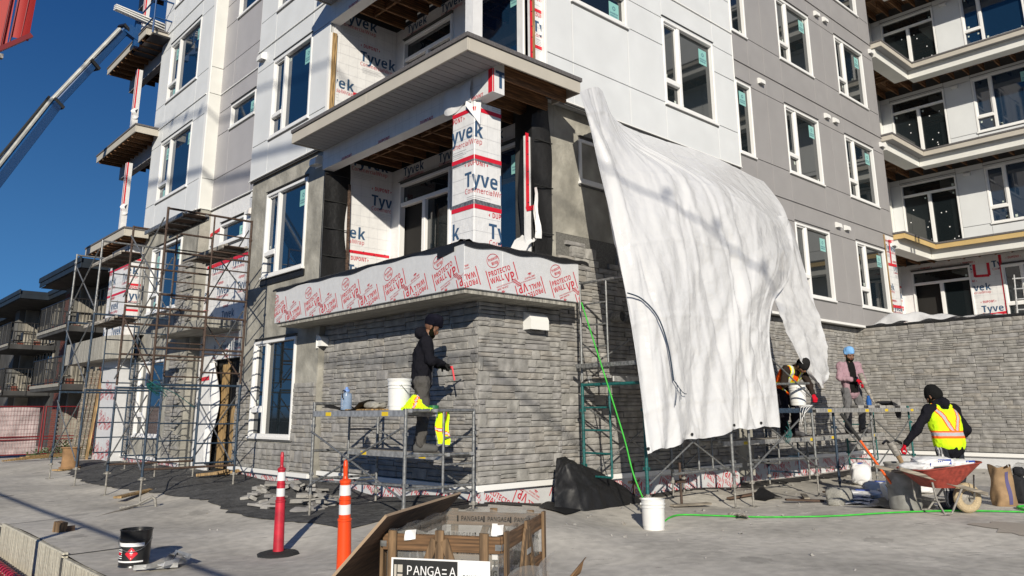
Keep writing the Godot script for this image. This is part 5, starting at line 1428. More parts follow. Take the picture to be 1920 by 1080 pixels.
func beard_mesh(at: Vector3, look: Vector3, up: Vector3, long: float) -> B:
	look = look.normalized(); up = (up - look * up.dot(look)).normalized(); var s := up.cross(look); var k := Color(0.010, 0.008, 0.007)
	var c := func(x: float, y: float, z: float) -> Vector3: return at + s * x + up * y + look * z
	return blob([[c.call(-0.078, 0.01, 0.01), c.call(-0.055, -0.07, 0.04), 0.018, 0.03, k], [c.call(0.078, 0.01, 0.01), c.call(0.055, -0.07, 0.04), 0.018, 0.03, k], [c.call(-0.04, -0.085, 0.05), c.call(0.04, -0.085, 0.05), 0.034, 0.034, k],
		[c.call(0, -0.085, 0.065), c.call(0, -0.085 - long, 0.06), 0.04, 0.025, k], [c.call(-0.035, -0.042, 0.085), c.call(0.035, -0.042, 0.085), 0.009, 0.009, k]], 0.0075, 0.010, null, 0.008)

# joints j: hip, chest, neck, head, and for each side shoulder, elbow, wrist, thigh, knee, ankle, toe
func person(called_label: String, at: Vector3, turn: float, j: Dictionary, o: Dictionary) -> Node3D:
	var S := thing("person", called_label, "person", at, turn, "masons at work on the building")
	var K := SKIN
	var jc: Color = o.jacket; var tc: Color = o.trousers; var side := {"l": -1.0, "r": 1.0}
	# the body: one continuous figure
	var bones := [[j.hip, j.hip.lerp(j.chest, 0.6), 0.12, 0.11, jc], [j.hip.lerp(j.chest, 0.6), j.chest, 0.11, 0.12, jc], [j.chest, j.neck, 0.10, 0.055, K], [j.neck, j.head - (j.head - j.neck).normalized() * 0.04, 0.055, 0.052, K]]
	for k in ["l", "r"]:
		bones.append([j.chest.lerp(j.neck, 0.5), j[k + "shoulder"], 0.075, 0.06, jc]); bones.append([j[k + "shoulder"], j[k + "elbow"], 0.052, 0.042, jc]); bones.append([j[k + "elbow"], j[k + "wrist"], 0.042, 0.029, K])
		bones.append([j[k + "thigh"], j[k + "knee"], 0.082, 0.056, tc]); bones.append([j[k + "knee"], j[k + "ankle"], 0.053, 0.037, tc]); bones.append([j[k + "ankle"], j[k + "toe"], 0.04, 0.034, tc])
	var body := blob(bones, 0.018, 0.02)
	var hm := head_mesh(j.head, o.look, o.up, true); body.add(hm, Transform3D())
	part("body", body, M.skin, S)
	# clothing follows it
	var jk := []
	jk.append([j.hip + (j.hip - j.chest).normalized() * o.get("hem", 0.04), j.hip.lerp(j.chest, 0.5), 0.145, 0.135, jc])
	jk.append([j.hip.lerp(j.chest, 0.5), j.chest, 0.135, 0.135, jc])
	var across: Vector3 = (j.rshoulder - j.lshoulder).normalized()
	for sg in [-1.0, 1.0]:
		jk.append([j.hip + across * 0.075 * sg + (j.hip - j.chest).normalized() * o.get("hem", 0.04), j.chest + across * 0.09 * sg, 0.105, 0.115, jc])
	jk.append([j.chest, j.neck - (j.neck - j.chest) * 0.12, 0.12, 0.075, jc])
	for k in ["l", "r"]:
		jk.append([j.chest.lerp(j.neck, 0.55), j[k + "shoulder"], 0.09, 0.075, jc]); jk.append([j[k + "shoulder"], j[k + "elbow"], 0.072, 0.058, jc]); jk.append([j[k + "elbow"], j[k + "wrist"] + (j[k + "elbow"] - j[k + "wrist"]).normalized() * 0.035, 0.058, 0.046, jc])
	part("jacket", blob(jk, 0.016, 0.018, o.get("jacket_paint"), 0.022), M.cloth, S)
	var tr := []
	for k in ["l", "r"]:
		tr.append([j.hip - V(0, 0.02, 0), j[k + "thigh"], 0.125, 0.105, tc]); tr.append([j[k + "thigh"], j[k + "knee"], 0.10, 0.080, tc]); tr.append([j[k + "knee"], j[k + "ankle"] + V(0, 0.02, 0), 0.078, 0.068, tc])
	part("trousers", blob(tr, 0.016, 0.015, o.get("trouser_paint"), 0.028), M.cloth, S)
	for k in ["l", "r"]:
		var a: Vector3 = j[k + "ankle"]; var t: Vector3 = j[k + "toe"]; var d := t - a; d.y = 0; d = d.normalized()
		var c: Color = o.get("shoe", Color(0.09, 0.09, 0.095))
		var h := V(a.x, t.y, a.z) - d * 0.05
		part("shoe", blob([[a + V(0, 0.02, 0), h + V(0, 0.02, 0), 0.052, 0.045, c], [h + V(0, 0.01, 0), t + V(0, 0.005, 0), 0.044, 0.040, c], [h.lerp(t, 0.55) + V(0, 0.03, 0), t + V(0, 0.01, 0), 0.042, 0.035, c]], 0.012, 0.012), M.cloth, S)
		var wr: Vector3 = j[k + "wrist"]; var hd: Vector3 = o.get(k + "hand", wr - j[k + "elbow"])
		var gv := hand(wr, hd, o.get(k + "palm", V(0, -1, 0)), side[k], o.get(k + "curl", 0.7), o.get("glove", K))
		# the cuff
		gv.add(blob([[wr - hd.normalized() * 0.045, wr + hd.normalized() * 0.01, 0.036, 0.03, o.get("glove", K)]], 0.008, 0.004), Transform3D())
		part("glove", gv, M.cloth, S)
	if o.has("beard"): part("beard", beard_mesh(j.head, o.look, o.up, o.beard), M.cloth, S)
	var lk: Vector3 = (o.look as Vector3).normalized(); var u: Vector3 = ((o.up as Vector3) - lk * (o.up as Vector3).dot(lk)).normalized(); var sd := u.cross(lk)
	var hc := func(x: float, y: float, z: float) -> Vector3: return j.head + sd * x + u * y + lk * z
	if o.has("turban"):
		var c: Color = o.turban
		var tb := [[hc.call(0, 0.075, -0.03), hc.call(0, 0.10, -0.005), 0.112, 0.098, c]]
		for k in 5:
			# the wound folds, crossing at the brow
			var y := 0.05 + 0.024 * k
			for sg in [-1.0, 1.0]: tb.append([hc.call(0.01 * sg, y + 0.03, 0.092 - 0.014 * k), hc.call((0.092 - 0.013 * k) * sg, y - 0.006, -0.01), 0.024, 0.028, c])
		part("turban", blob(tb, 0.009, 0.007, null, 0.006), M.cloth, S)
	if o.has("beanie"):
		var c: Color = o.beanie
		part("beanie", blob([[hc.call(0, 0.045, -0.025), hc.call(0, 0.075, -0.02), 0.112, 0.105, c], [hc.call(0, 0.02, -0.03), hc.call(0, 0.03, 0.02), 0.108, 0.09, c]], 0.009, 0.01, null, 0.006), M.cloth, S)
	if o.has("hood"):
		var nb: Vector3 = j.neck; var c: Color = o.hood; var bk: Vector3 = o.get("hood_back", -lk)
		part("hood", blob([[nb - across * 0.085 + bk * 0.03, nb + bk * 0.105 + V(0, 0.0, 0), 0.05, 0.065, c], [nb + across * 0.085 + bk * 0.03, nb + bk * 0.105, 0.05, 0.065, c], [nb + bk * 0.07 + V(0, 0.02, 0), nb + bk * 0.09 + V(0, -0.03, 0), 0.055, 0.05, c]], 0.012, 0.015, null, 0.014), M.cloth, S)
	if o.has("vest"):
		var vs := []
		var low: Vector3 = j.hip + (j.hip - j.chest).normalized() * o.get("vest_hem", 0.0)
		for sg in [-1.0, 1.0]:
			vs.append([low + across * 0.085 * sg, j.chest + across * 0.10 * sg, 0.135, 0.140, jc]); vs.append([j.chest + across * 0.08 * sg, j.chest.lerp(j.neck, 0.6) + across * 0.105 * sg, 0.135, 0.098, jc])
		vs.append([low, j.chest, 0.170, 0.160, jc])
		part("safety_vest", blob(vs, 0.012, 0.016, o.vest, 0.014), M.cloth, S)
	return S

func build_people():
	# the mason in black on the near scaffold, in profile, head bowed to the work
	var turn := atan2(0.80, 0.60)
	var dark := Color(0.012, 0.012, 0.016)
	var jn := {"hip": V(0, 0.96, 0), "chest": V(0, 1.26, 0.02), "neck": V(0, 1.50, 0.05), "head": V(0, 1.625, 0.12),
		"lshoulder": V(0.19, 1.42, 0.04), "lelbow": V(0.24, 1.15, 0.06), "lwrist": V(0.10, 1.12, 0.25), "lthigh": V(0.10, 0.90, 0), "lknee": V(0.11, 0.50, 0.03), "lankle": V(0.11, 0.09, -0.02), "ltoe": V(0.13, 0.04, 0.17),
		"rshoulder": V(-0.19, 1.42, 0.05), "relbow": V(-0.24, 1.17, 0.12), "rwrist": V(-0.07, 1.13, 0.29), "rthigh": V(-0.10, 0.90, 0), "rknee": V(-0.10, 0.50, 0.04), "rankle": V(-0.11, 0.09, 0.0), "rtoe": V(-0.13, 0.04, 0.19)}
	person("bearded mason in a black jacket and dark turban standing on the near scaffold", V(6.20, 1.005, -8.56), turn, jn,
		{"jacket": dark, "trousers": Color(0.085, 0.08, 0.078), "look": V(0, -0.55, 0.85), "up": V(0, 1, 0.3), "beard": 0.075, "turban": Color(0.012, 0.013, 0.02), "glove": Color(0.02, 0.02, 0.022), "shoe": Color(0.10, 0.10, 0.10), "hood": dark, "hem": 0.05,
		"jacket_paint": func(p: Vector3) -> Color: return Color(0.17, 0.17, 0.18) if absf(p.x) < 0.075 and p.z > 0.06 and p.y > 0.86 else dark, "lcurl": 0.9, "rcurl": 1.0, "lpalm": V(-1, -0.2, 0), "rpalm": V(0.6, -0.8, 0)})
	var b := B.new(); var S := thing("pointing_trowel", "small red-handled trowel held to the stone by the mason in black", "tool", V(6.60, 2.10, -8.47))
	b = B.new(); b.tube(V(-0.10, 0.05, 0.02), V(-0.01, 0.0, 0.05), 0.016, 8); b.bar(V(-0.01, 0.02, 0.06), V(0.02, -0.17, 0.08), 0.05, 0.02); part("handle", b, M.tape, S)
	b = B.new(); b.bar(V(0.0, 0.0, 0.05), V(0.12, 0.01, 0.07), 0.05, 0.004); part("blade", b, M.alu, S)
	# the mason in the pink jacket and blue turban at the inside corner, grout bag in his hands
	var pink := Color(0.36, 0.235, 0.27); var black := Color(0.012, 0.014, 0.015)
	jn = {"hip": V(0, 0.95, 0), "chest": V(0, 1.27, 0.0), "neck": V(0, 1.50, 0.02), "head": V(0, 1.64, 0.05),
		"lshoulder": V(0.20, 1.43, 0.0), "lelbow": V(0.27, 1.13, 0.05), "lwrist": V(0.14, 1.02, 0.27), "lthigh": V(0.11, 0.88, 0), "lknee": V(0.16, 0.48, 0.05), "lankle": V(0.17, 0.08, 0.0), "ltoe": V(0.20, 0.04, 0.17),
		"rshoulder": V(-0.20, 1.43, 0.0), "relbow": V(-0.29, 1.16, 0.06), "rwrist": V(-0.02, 1.10, 0.27), "rthigh": V(-0.11, 0.88, 0), "rknee": V(-0.15, 0.48, 0.05), "rankle": V(-0.16, 0.08, 0.0), "rtoe": V(-0.20, 0.04, 0.17)}
	turn = atan2(-0.51, 0.79)
	var C := V(16.85, 1.03, -7.62)
	person("mason in a pink jacket and light blue turban by the inside corner", C, turn, jn,
		{"jacket": pink, "trousers": Color(0.135, 0.135, 0.14), "look": V(0.05, -0.35, 0.93), "up": V(0, 1, 0.2), "beard": 0.08, "turban": Color(0.20, 0.42, 0.75), "glove": Color(0.50, 0.015, 0.03), "hem": 0.09,
		"jacket_paint": func(p: Vector3) -> Color: return black if absf(p.x + 0.01) < 0.085 - 0.02 * (p.y - 1.2) and p.z > 0.03 and p.y > 0.84 else pink, "rcurl": 1.0, "lcurl": 1.0, "lpalm": V(-1, 0, 0), "rpalm": V(0.6, -0.6, 0)})
	var X := Transform3D(Basis(Vector3.UP, turn), C)
	S = thing("grout_bag", "cream grout bag held by the mason in the pink jacket, tip pointing down", "grout bag", X * V(0.10, 1.03, 0.33))
	b = B.new(); var d1: Vector3 = X.basis * V(0.38, -0.95, 0.08)
	b.tube(d1 * -0.16 + V(0, 0.06, 0), d1 * 0.02, 0.05, 12, 0.062); b.tube(d1 * 0.02, d1 * 0.46, 0.062, 12, 0.012); part("bag", b, M.plank, S)
	b = B.new(); b.tube(d1 * 0.46, d1 * 0.50, 0.012, 8, 0.008); part("tip", b, M.alu, S)
	# the stooping mason in orange, half behind the tarp's loose flap
	var orange := Color(0.80, 0.10, 0.015)
	jn = {"hip": V(0, 0.92, -0.10), "chest": V(0, 1.14, 0.10), "neck": V(0, 1.27, 0.30), "head": V(0, 1.28, 0.45),
		"lshoulder": V(0.19, 1.22, 0.22), "lelbow": V(0.25, 0.95, 0.30), "lwrist": V(0.22, 0.75, 0.42), "lthigh": V(0.10, 0.86, -0.08), "lknee": V(0.12, 0.47, 0.02), "lankle": V(0.12, 0.08, -0.05), "ltoe": V(0.14, 0.04, 0.13),
		"rshoulder": V(-0.19, 1.22, 0.22), "relbow": V(-0.27, 0.97, 0.22), "rwrist": V(-0.18, 0.74, 0.40), "rthigh": V(-0.10, 0.86, -0.08), "rknee": V(-0.12, 0.47, 0.02), "rankle": V(-0.12, 0.08, -0.05), "rtoe": V(-0.14, 0.04, 0.13)}
	person("stooping mason in an orange safety vest and red gloves, half behind the tarp flap", V(13.95, 1.03, -7.52), atan2(-0.35, 0.93), jn,
		{"jacket": Color(0.035, 0.025, 0.022), "trousers": Color(0.02, 0.022, 0.03), "look": V(0, -0.8, 0.6), "up": V(0, 0.6, 0.8), "beanie": Color(0.02, 0.02, 0.02), "glove": Color(0.50, 0.015, 0.03), "lcurl": 1.0, "rcurl": 1.0,
		"vest": func(p: Vector3) -> Color:
			var s := absf(p.x)
			if absf(s - 0.11) < 0.024: return Color(0.55, 0.55, 0.56)
			if absf(s - 0.11) < 0.045: return Color(0.75, 0.85, 0.02)
			return Color(0.75, 0.85, 0.02) if absf(p.y - 0.98) < 0.03 else orange})
	# the worker by the wheelbarrow, his back to us
	var lime := Color(0.62, 0.95, 0.02)
	turn = atan2(0.48, -0.87)
	jn = {"hip": V(0, 0.92, 0), "chest": V(0, 1.22, 0.05), "neck": V(0, 1.44, 0.10), "head": V(0.0, 1.545, 0.19),
		"lshoulder": V(0.20, 1.36, 0.08), "lelbow": V(0.40, 1.10, 0.12), "lwrist": V(0.55, 0.87, 0.22), "lthigh": V(0.10, 0.86, 0), "lknee": V(0.11, 0.46, 0.03), "lankle": V(0.11, 0.08, -0.03), "ltoe": V(0.13, 0.04, 0.15),
		"rshoulder": V(-0.20, 1.36, 0.06), "relbow": V(-0.29, 1.08, -0.02), "rwrist": V(-0.27, 0.86, 0.14), "rthigh": V(-0.10, 0.86, 0), "rknee": V(-0.11, 0.46, 0.03), "rankle": V(-0.12, 0.08, -0.03), "rtoe": V(-0.15, 0.04, 0.15)}
	var tc := Color(0.03, 0.032, 0.042)
	person("worker in a lime and orange safety vest standing behind the wheelbarrow", V(12.23, 0.15, -4.21), turn, jn,
		{"jacket": dark, "trousers": tc, "look": V(0.35, -0.45, 0.85), "up": V(0, 1, 0.2), "beard": 0.02, "beanie": Color(0.012, 0.012, 0.013), "glove": Color(0.50, 0.015, 0.03), "hood": dark, "hood_back": V(0, 0.1, -0.9), "hem": 0.09, "vest_hem": 0.02, "lcurl": 1.0, "rcurl": 0.8,
		"trouser_paint": func(p: Vector3) -> Color:
			if p.x > 0.13 and p.y < 0.88:
				for q in [-0.035, 0.0, 0.035]: if absf(p.z + 0.01 - q) < 0.009: return Color(0.7, 0.7, 0.7)
			return tc,
		"vest": func(p: Vector3) -> Color:
			var y := p.y - 1.02
			if absf(y) < 0.026: return Color(0.42, 0.43, 0.45)
			if absf(y) < 0.055: return Color(0.95, 0.16, 0.03)
			if y > 0.05:
				# the crossed braces on the back, upright ones in front
				var s := absf(absf(p.x) - (0.035 + (y - 0.05) * 0.42)) if p.z < 0.05 else absf(absf(p.x) - 0.10)
				if s < 0.02: return Color(0.42, 0.43, 0.45)
				if s < 0.045: return Color(0.95, 0.16, 0.03)
			return lime})

func crumple(called: String, parent: Node, c: Vector3, sx: float, sy: float, sz: float, m: Material, sd: int, turn := 0.0) -> MeshInstance3D:
	# a filled or slumped bag: a squashed rounded block with dents
	var nz := FastNoiseLite.new(); nz.frequency = 2.2; nz.seed = sd
	var b := B.new(); b.t = Transform3D(Basis(Vector3.UP, turn), c)
	b.grid(func(u, v):
		var th: float = PI * v; var ph: float = TAU * u
		var d := V(sin(th) * cos(ph), cos(th), sin(th) * sin(ph))
		var q := V(signf(d.x) * pow(absf(d.x), 0.55), signf(d.y) * pow(absf(d.y), 0.7), signf(d.z) * pow(absf(d.z), 0.55))
		var r := 1.0 + 0.22 * nz.get_noise_3d(d.x * 1.3, d.y * 1.3, d.z * 1.3) + 0.10 * nz.get_noise_3d(d.x * 4, d.y * 4, d.z * 4)
		var p := V(q.x * sx, q.y * sy, q.z * sz) * r
		p.y = maxf(p.y, -sy) + sy
		return p, 22, 14)
	return part(called, b, m, parent)

func cloth_sheet(called: String, parent: Node, f: Callable, m: Material, nu := 20, nv := 20) -> MeshInstance3D:
	var b := B.new(); b.grid(f, nu, nv); return part(called, b, m, parent)

func bucket(label: String, at: Vector3, turn := 0.0, tilt := Basis()) -> Node3D:
	var S := thing("bucket", label, "bucket", at, turn, "white plastic buckets")
	S.basis = S.basis * tilt
	var b := B.new()
	b.lathe([Vector2(0, 0.0), Vector2(0.128, 0.0), Vector2(0.132, 0.01), Vector2(0.143, 0.27), Vector2(0.152, 0.272), Vector2(0.152, 0.285), Vector2(0.145, 0.287), Vector2(0.146, 0.31), Vector2(0.156, 0.312), Vector2(0.156, 0.325), Vector2(0.147, 0.327), Vector2(0.148, 0.362), Vector2(0.155, 0.364), Vector2(0.155, 0.374), Vector2(0.146, 0.374), Vector2(0.138, 0.05), Vector2(0.0, 0.05)], 28)
	part("pail", b, M.bucket, S)
	b = B.new(); var pts := []
	for k in 15:
		var a := PI * k / 14.0
		pts.append(V(0.158 * cos(a), 0.315 - 0.17 * sin(a), 0.03 + 0.155 * sin(a)))
	b.pipe(pts, 0.004, 6); part("handle", b, M.galv, S)
	b = B.new(); b.ball(V(0.155, 0.315, 0.02), V(0.012, 0.016, 0.016), 8, 5); b.ball(V(-0.155, 0.315, 0.02), V(0.012, 0.016, 0.016), 8, 5); part("ear", b, M.bucket, S)
	return S

func smear(S: Node3D, u0: float, u1: float, y0: float, y1: float, sd: int, m: Material):
	var nz := FastNoiseLite.new(); nz.frequency = 3.0; nz.seed = sd; var b := B.new()
	for i in 26:
		for j in 20:
			var u := lerpf(u0, u1, i / 26.0); var y := lerpf(y0, y1, j / 20.0); var e := 1.0 - pow(absf(i / 13.0 - 1.0), 2.0) - pow(absf(j / 10.0 - 1.0), 2.0)
			if nz.get_noise_2d(u * 1.5, y * 5.0) + e * 0.55 < 0.12: continue
			var du := (u1 - u0) / 26.0; var dy := (y1 - y0) / 20.0
			var P := func(a: float, h: float) -> Vector3: var r := lerpf(0.1325, 0.1435, h / 0.27) + 0.0012; return V(cos(a) * r, h, sin(a) * r)
			b.quad(P.call(u, y), P.call(u + du, y), P.call(u + du, y + dy), P.call(u, y + dy), V(cos(u), 0, sin(u)))
	part("mortar_smear", b, m, S)

func bollard(label: String, at: Vector3, m: Material, lean: Vector3, base: bool, knob: float, fat := 1.0):
	var S := thing("bollard", label, "bollard", at, 0, "delineator posts")
	S.basis = Basis(Quaternion(Vector3.UP, lean.normalized()))
	var b := B.new(); b.t = Transform3D(Basis.from_scale(V(fat, 1, fat)), Vector3.ZERO)
	b.lathe([Vector2(0.088, 0.03), Vector2(0.085, 0.2), Vector2(0.078, 0.56), Vector2(0.083, 0.565), Vector2(0.083, 0.58), Vector2(0.070, 0.585), Vector2(0.068, 0.74), Vector2(0.072, 0.745), Vector2(0.072, 0.756), Vector2(0.062, 0.76), Vector2(0.061, 0.89), Vector2(0.068, 0.894), Vector2(0.068, 0.915), Vector2(0.030, 0.93), Vector2(0.026, 0.95), Vector2(0.026 * knob, 1.04), Vector2(0.02 * knob, 1.085), Vector2(0, 1.095)], 24)
	part("post", b, m, S)
	for q in [[0.62, 0.705], [0.785, 0.875]]:
		b = B.new(); b.t = Transform3D(Basis.from_scale(V(fat, 1, fat)), Vector3.ZERO); b.lathe([Vector2(lerpf(0.0705, 0.069, 0.0), q[0]), Vector2(0.0695 if q[0] < 0.7 else 0.0635, q[1])], 24); part("reflective_band", b, M.reflective, S)
	if base:
		b = B.new(); b.lathe([Vector2(0, 0.0), Vector2(0.235, 0.0), Vector2(0.235, 0.025), Vector2(0.20, 0.045), Vector2(0.10, 0.055), Vector2(0, 0.055)], 8); part("rubber_base", b, M.rubber, S)

func board(called: String, a: Vector3, b: Vector3, w: float, h: float, m: Material, parent: Node, up := Vector3.UP):
	var q := B.new(); q.bar(a, b, w, h, up, 0.004); return part(called, q, m, parent)

func build_foreground():
	var b: B; var S: Node3D
	bollard("faded red bollard post on a black rubber base", V(4.18, 0, -8.34), M.red_plastic, V(-0.02, 1, 0.0), true, 1.15, 0.66)
	bollard("bright orange bollard post behind the leaning plywood", V(3.90, 0, -6.50), M.orange_plastic, V(-0.05, 1, 0.04), true, 1.1, 0.76)
	# the crate of stone
	S = thing("crate", "open wooden crate with printed film lining and a black PANGAEA sign", "crate", V(3.70, 0, -4.50), deg_to_rad(-57.36))
	var W := 0.395; var D := 0.59; var H := 0.75
	for sz in [-1.0, 1.0]:
		for y in [0.12, 0.42, H - 0.055]:
			b = B.new(); b.box(-W, W, y - 0.05, y + 0.05, sz * D - 0.011, sz * D + 0.011, 0.004); part("rail", b, M.crate_wood, S)
		for x in [-W + 0.075, 0.0, W - 0.10]:
			b = B.new(); b.box(x - 0.029, x + 0.029, 0.02, H + 0.025 - 0.03 * absf(x), sz * (D + 0.023) - 0.011, sz * (D + 0.023) + 0.011, 0.004); part("upright", b, M.crate_wood_v, S)
		for s in [-1.0, 1.0]: board("brace", V(s * 0.15, 0.40, sz * (D + 0.024)), V(s * 0.03, H - 0.03, sz * (D + 0.024)), 0.02, 0.055, M.crate_wood_v, S, V(0.9, 0.3, 0))
		b = B.new(); b.box(-0.055, 0.055, 0.555, 0.59, sz * (D + 0.036), sz * (D + 0.04)); part("strap_clip", b, M.alu, S)
	for sx in [-1.0, 1.0]:
		for y in [0.12, 0.42, H - 0.055]:
			b = B.new(); b.box(sx * W - 0.011, sx * W + 0.011, y - 0.05, y + 0.05, -D + 0.012, D - 0.012, 0.004); part("rail", b, M.crate_wood, S)
		for z in [-D + 0.06, 0.0, D - 0.06]:
			b = B.new(); b.box(sx * (W + 0.023) - 0.011, sx * (W + 0.023) + 0.011, 0.02, H + 0.02, z - 0.035, z + 0.035, 0.004); part("upright", b, M.crate_wood_v, S)
		for s in [-1.0, 1.0]: board("brace", V(sx * (W + 0.024), 0.30, s * 0.24), V(sx * (W + 0.024), H - 0.03, s * 0.04), 0.02, 0.055, M.crate_wood_v, S, V(0, 0.3, 0.9))
		b = B.new(); b.box(sx * (W + 0.036), sx * (W + 0.04), 0.555, 0.59, -0.055, 0.055); part("strap_clip", b, M.alu, S)
	for sx in [-1.0, 1.0]:
		for sz in [-1.0, 1.0]:
			b = B.new(); b.box(sx * W - 0.03 * sx, sx * (W + 0.008), H - 0.085, H - 0.05, sz * (D + 0.012), sz * (D + 0.015)); b.box(sx * (W + 0.012), sx * (W + 0.015), H - 0.085, H - 0.05, sz * D - 0.05 * sz, sz * (D + 0.012)); part("corner_strap", b, M.galv, S)
	b = B.new(); b.box(-W, W, 0.0, 0.03, -D, D); part("floor", b, M.crate_wood, S)
	# printed film lining inside, a few stones at the bottom
	var lin_ := B.new(); var ink := B.new()
	var walls := [[face(V(0, 0, -D + 0.02), V(0, 0, 1)), W - 0.02], [face(V(0, 0, D - 0.02), V(0, 0, -1)), W - 0.02], [face(V(-W + 0.02, 0, 0), V(1, 0, 0)), D - 0.02], [face(V(W - 0.02, 0, 0), V(-1, 0, 0)), D - 0.02]]
	for k in 4:
		var T: Transform3D = walls[k][0]; var hw: float = walls[k][1]
		lin_.t = T; ink.t = T
		lin_.grid(func(u, v): return V(lerpf(-hw, hw, u), 0.04 + v * (H - 0.03 + 0.012 * sin(u * 17.0 + k)), 0.008 + 0.006 * sin(u * 23.0 + v * 9.0)), 16, 8)
		for r in 6:
			for i in 6:
				var u := -hw + 0.03 + i * 0.215 + (0.07 if r % 2 else 0.0)
				write(ink, "PANGAEA", false, u + 0.03, 0.09 + r * 0.122, 0.042, 0, Rect2(-hw, 0, 2 * hw, H), 0.02)
				strip2(ink, Vector2(u, 0.07 + r * 0.122), Vector2(u, 0.11 + r * 0.122), 0.012, Rect2(-hw, 0, 2 * hw, H), 0.02)
		ink.t = T * Transform3D(Basis(Vector3.UP, PI), V(0, 0, 0))
		for r in 3:
			for i in 3: write(ink, "PANGAEA", false, -hw + 0.1 + i * 0.26, 0.22 + r * 0.15, 0.05, 0, Rect2(-hw, 0, 2 * hw, H), 0.0)
	part("film_lining", lin_, M.film_gray, S); part("film_print", ink, M.ink_black, S)
	for k in 7:
		b = B.new(); b.box(-0.05, 0.05, 0, 0.03, -0.03, 0.03); b = B.new()
		var X := Transform3D(Basis(V(0, 1, 0), 0.0), V(0.03, H - 0.10 - 0.075 * k, -D + 0.045))
		b.t = X; b.box(-0.022, 0.022, -0.018, 0.018, 0, 0.003); part("white_label", b, M.ink_white, S)
	var st := []
	for k in 12: node_of("loose_stone", stone_kinds[k % 12][1], M["stone%d" % (k % 6)], S, Transform3D(Basis(Vector3.RIGHT, -PI / 2 + rng.randf_range(-0.2, 0.2)).rotated(Vector3.UP, rng.randf() * TAU) * Basis.from_scale(V(0.3, 0.12, 0.06)), V(rng.randf_range(-0.2, 0.2), 0.07 + 0.03 * (k / 6), rng.randf_range(-0.4, 0.4))))
	# the sign on its front
	var F := face(V(0, 0.052, D + 0.045), V(0, 0, 1))
	b = B.new(); b.t = F; b.box(-0.30, 0.13, 0.30, 0.545, 0.0, 0.004); var sb := B.new(); sb.t = F; sb.box(-0.315, 0.34, 0.285, 0.555, -0.004, 0.0); var sw := B.new(); sw.t = F
	var r0 := Rect2(-0.3, 0.3, 0.43, 0.245)
	var sg := node_of("sign", meshes([[sb, M.ink_white], [b, M.ink_black]]), null, S)
	var glyph := "PANGA"; var gx := -0.205
	for ch in glyph:
		var wd := 0.0
		for q in glyphs(ch, false): wd = maxf(wd, q.x)
		write(sw, ch, false, gx + 0.017 - wd * 0.036, 0.482, 0.072, 0, r0, 0.0055); gx += 0.047
	for k in 3: strip2(sw, Vector2(gx, 0.448 + 0.024 * k), Vector2(gx + 0.030, 0.448 + 0.024 * k), 0.007, r0, 0.0055)
	write(sw, "A", false, gx + 0.047, 0.482, 0.072, 0, r0, 0.0055)
	var sgx := B.new(); sgx.t = F; gx = -0.205
	for ch in "NATURAL STONE": write(sgx, ch, false, gx, 0.40, 0.034, 0, r0, 0.0055); gx += 0.0245
	var tan_ := B.new(); tan_.t = F; strip2(tan_, Vector2(-0.284, 0.425), Vector2(-0.284, 0.515), 0.016, r0, 0.0055); strip2(tan_, Vector2(-0.252, 0.47), Vector2(-0.252, 0.515), 0.034, r0, 0.0055); strip2(tan_, Vector2(-0.252, 0.425), Vector2(-0.252, 0.46), 0.034, r0, 0.006)
	var sm := B.new(); sm.t = F; var r1 := Rect2(0.13, 0.3, 0.2, 0.24); write(sm, "PANGAEA", false, 0.19, 0.46, 0.026, 0, r1, 0.002); strip2(sm, Vector2(0.165, 0.46), Vector2(0.18, 0.46), 0.018, r1, 0.002)
	for k in 4: strip2(sm, Vector2(0.19, 0.43 - 0.014 * k), Vector2(0.27, 0.43 - 0.014 * k), 0.003, r1, 0.002)
	node_of("sign_print", meshes([[sw, M.ink_white], [sgx, M.ink_gray], [tan_, M.beige], [sm, M.ink_black]]), null, sg)
	for q in [[-0.24, 0.655, 0.08], [0.34, 0.70, 0.0]]:
		b = B.new(); b.t = F; b.grid(func(u, v): return V(q[0] + u * 0.075 + 0.01 * v, q[1] + v * 0.06 + 0.01 * u, -0.02 + 0.008 * sin(u * 5 + v * 3)), 5, 5); part("torn_label", b, M.ink_white, S)
	# sagging wrap on the right side and front corner
	b = B.new(); b.t = Transform3D()
	b.grid(func(u, v): return V(W + 0.05 + 0.03 * sin(u * 9.0 + v * 4.0) + 0.03 * v, 0.02 + (0.50 - 0.12 * u * 0.5) * v + 0.03 * sin(u * 7), lerpf(D + 0.07, -D - 0.03, u)), 24, 10)
	b.grid(func(u, v): return V(lerpf(-W * 0.1, W + 0.06, u), 0.02 + (0.18 + 0.26 * u) * v, D + 0.075 + 0.02 * sin(u * 8.0)), 14, 8)
	part("sagging_film", b, M.film, S)
	# plywood sheet leaning over the crate from behind
	S = thing("plywood_sheet", "dark plywood sheet leaning over the far side of the wooden crate", "plywood", V(3.465, 0.0, -4.635), deg_to_rad(-57.36))
	b = B.new(); b.t = Transform3D(Basis(V(0.685, 0.728, 0).normalized(), V(0.728, -0.685, 0).normalized() * -1.0, V(0, 0, 1)), V(-0.83, 0.03, 0.0))
	b.box(0.0, 1.17, -0.009, 0.009, -0.72, 0.72, 0.002); part("sheet", b, M.plywood, S)
	b = B.new(); b.t = Transform3D(Basis(V(0.685, 0.728, 0).normalized(), V(0.728, -0.685, 0).normalized() * -1.0, V(0, 0, 1)), V(-0.83, 0.03, 0.0)); b.box(1.1705, 1.173, -0.009, 0.009, -0.72, 0.72); b.box(0.0, 1.17, -0.009, 0.009, 0.7205, 0.723); part("edge_ply", b, M.plywood_edge, S)
	# cardboard scraps right of the crate
	S = thing("cardboard", "crushed brown cardboard scraps on the concrete right of the crate", "cardboard", V(4.95, 0, -4.85))
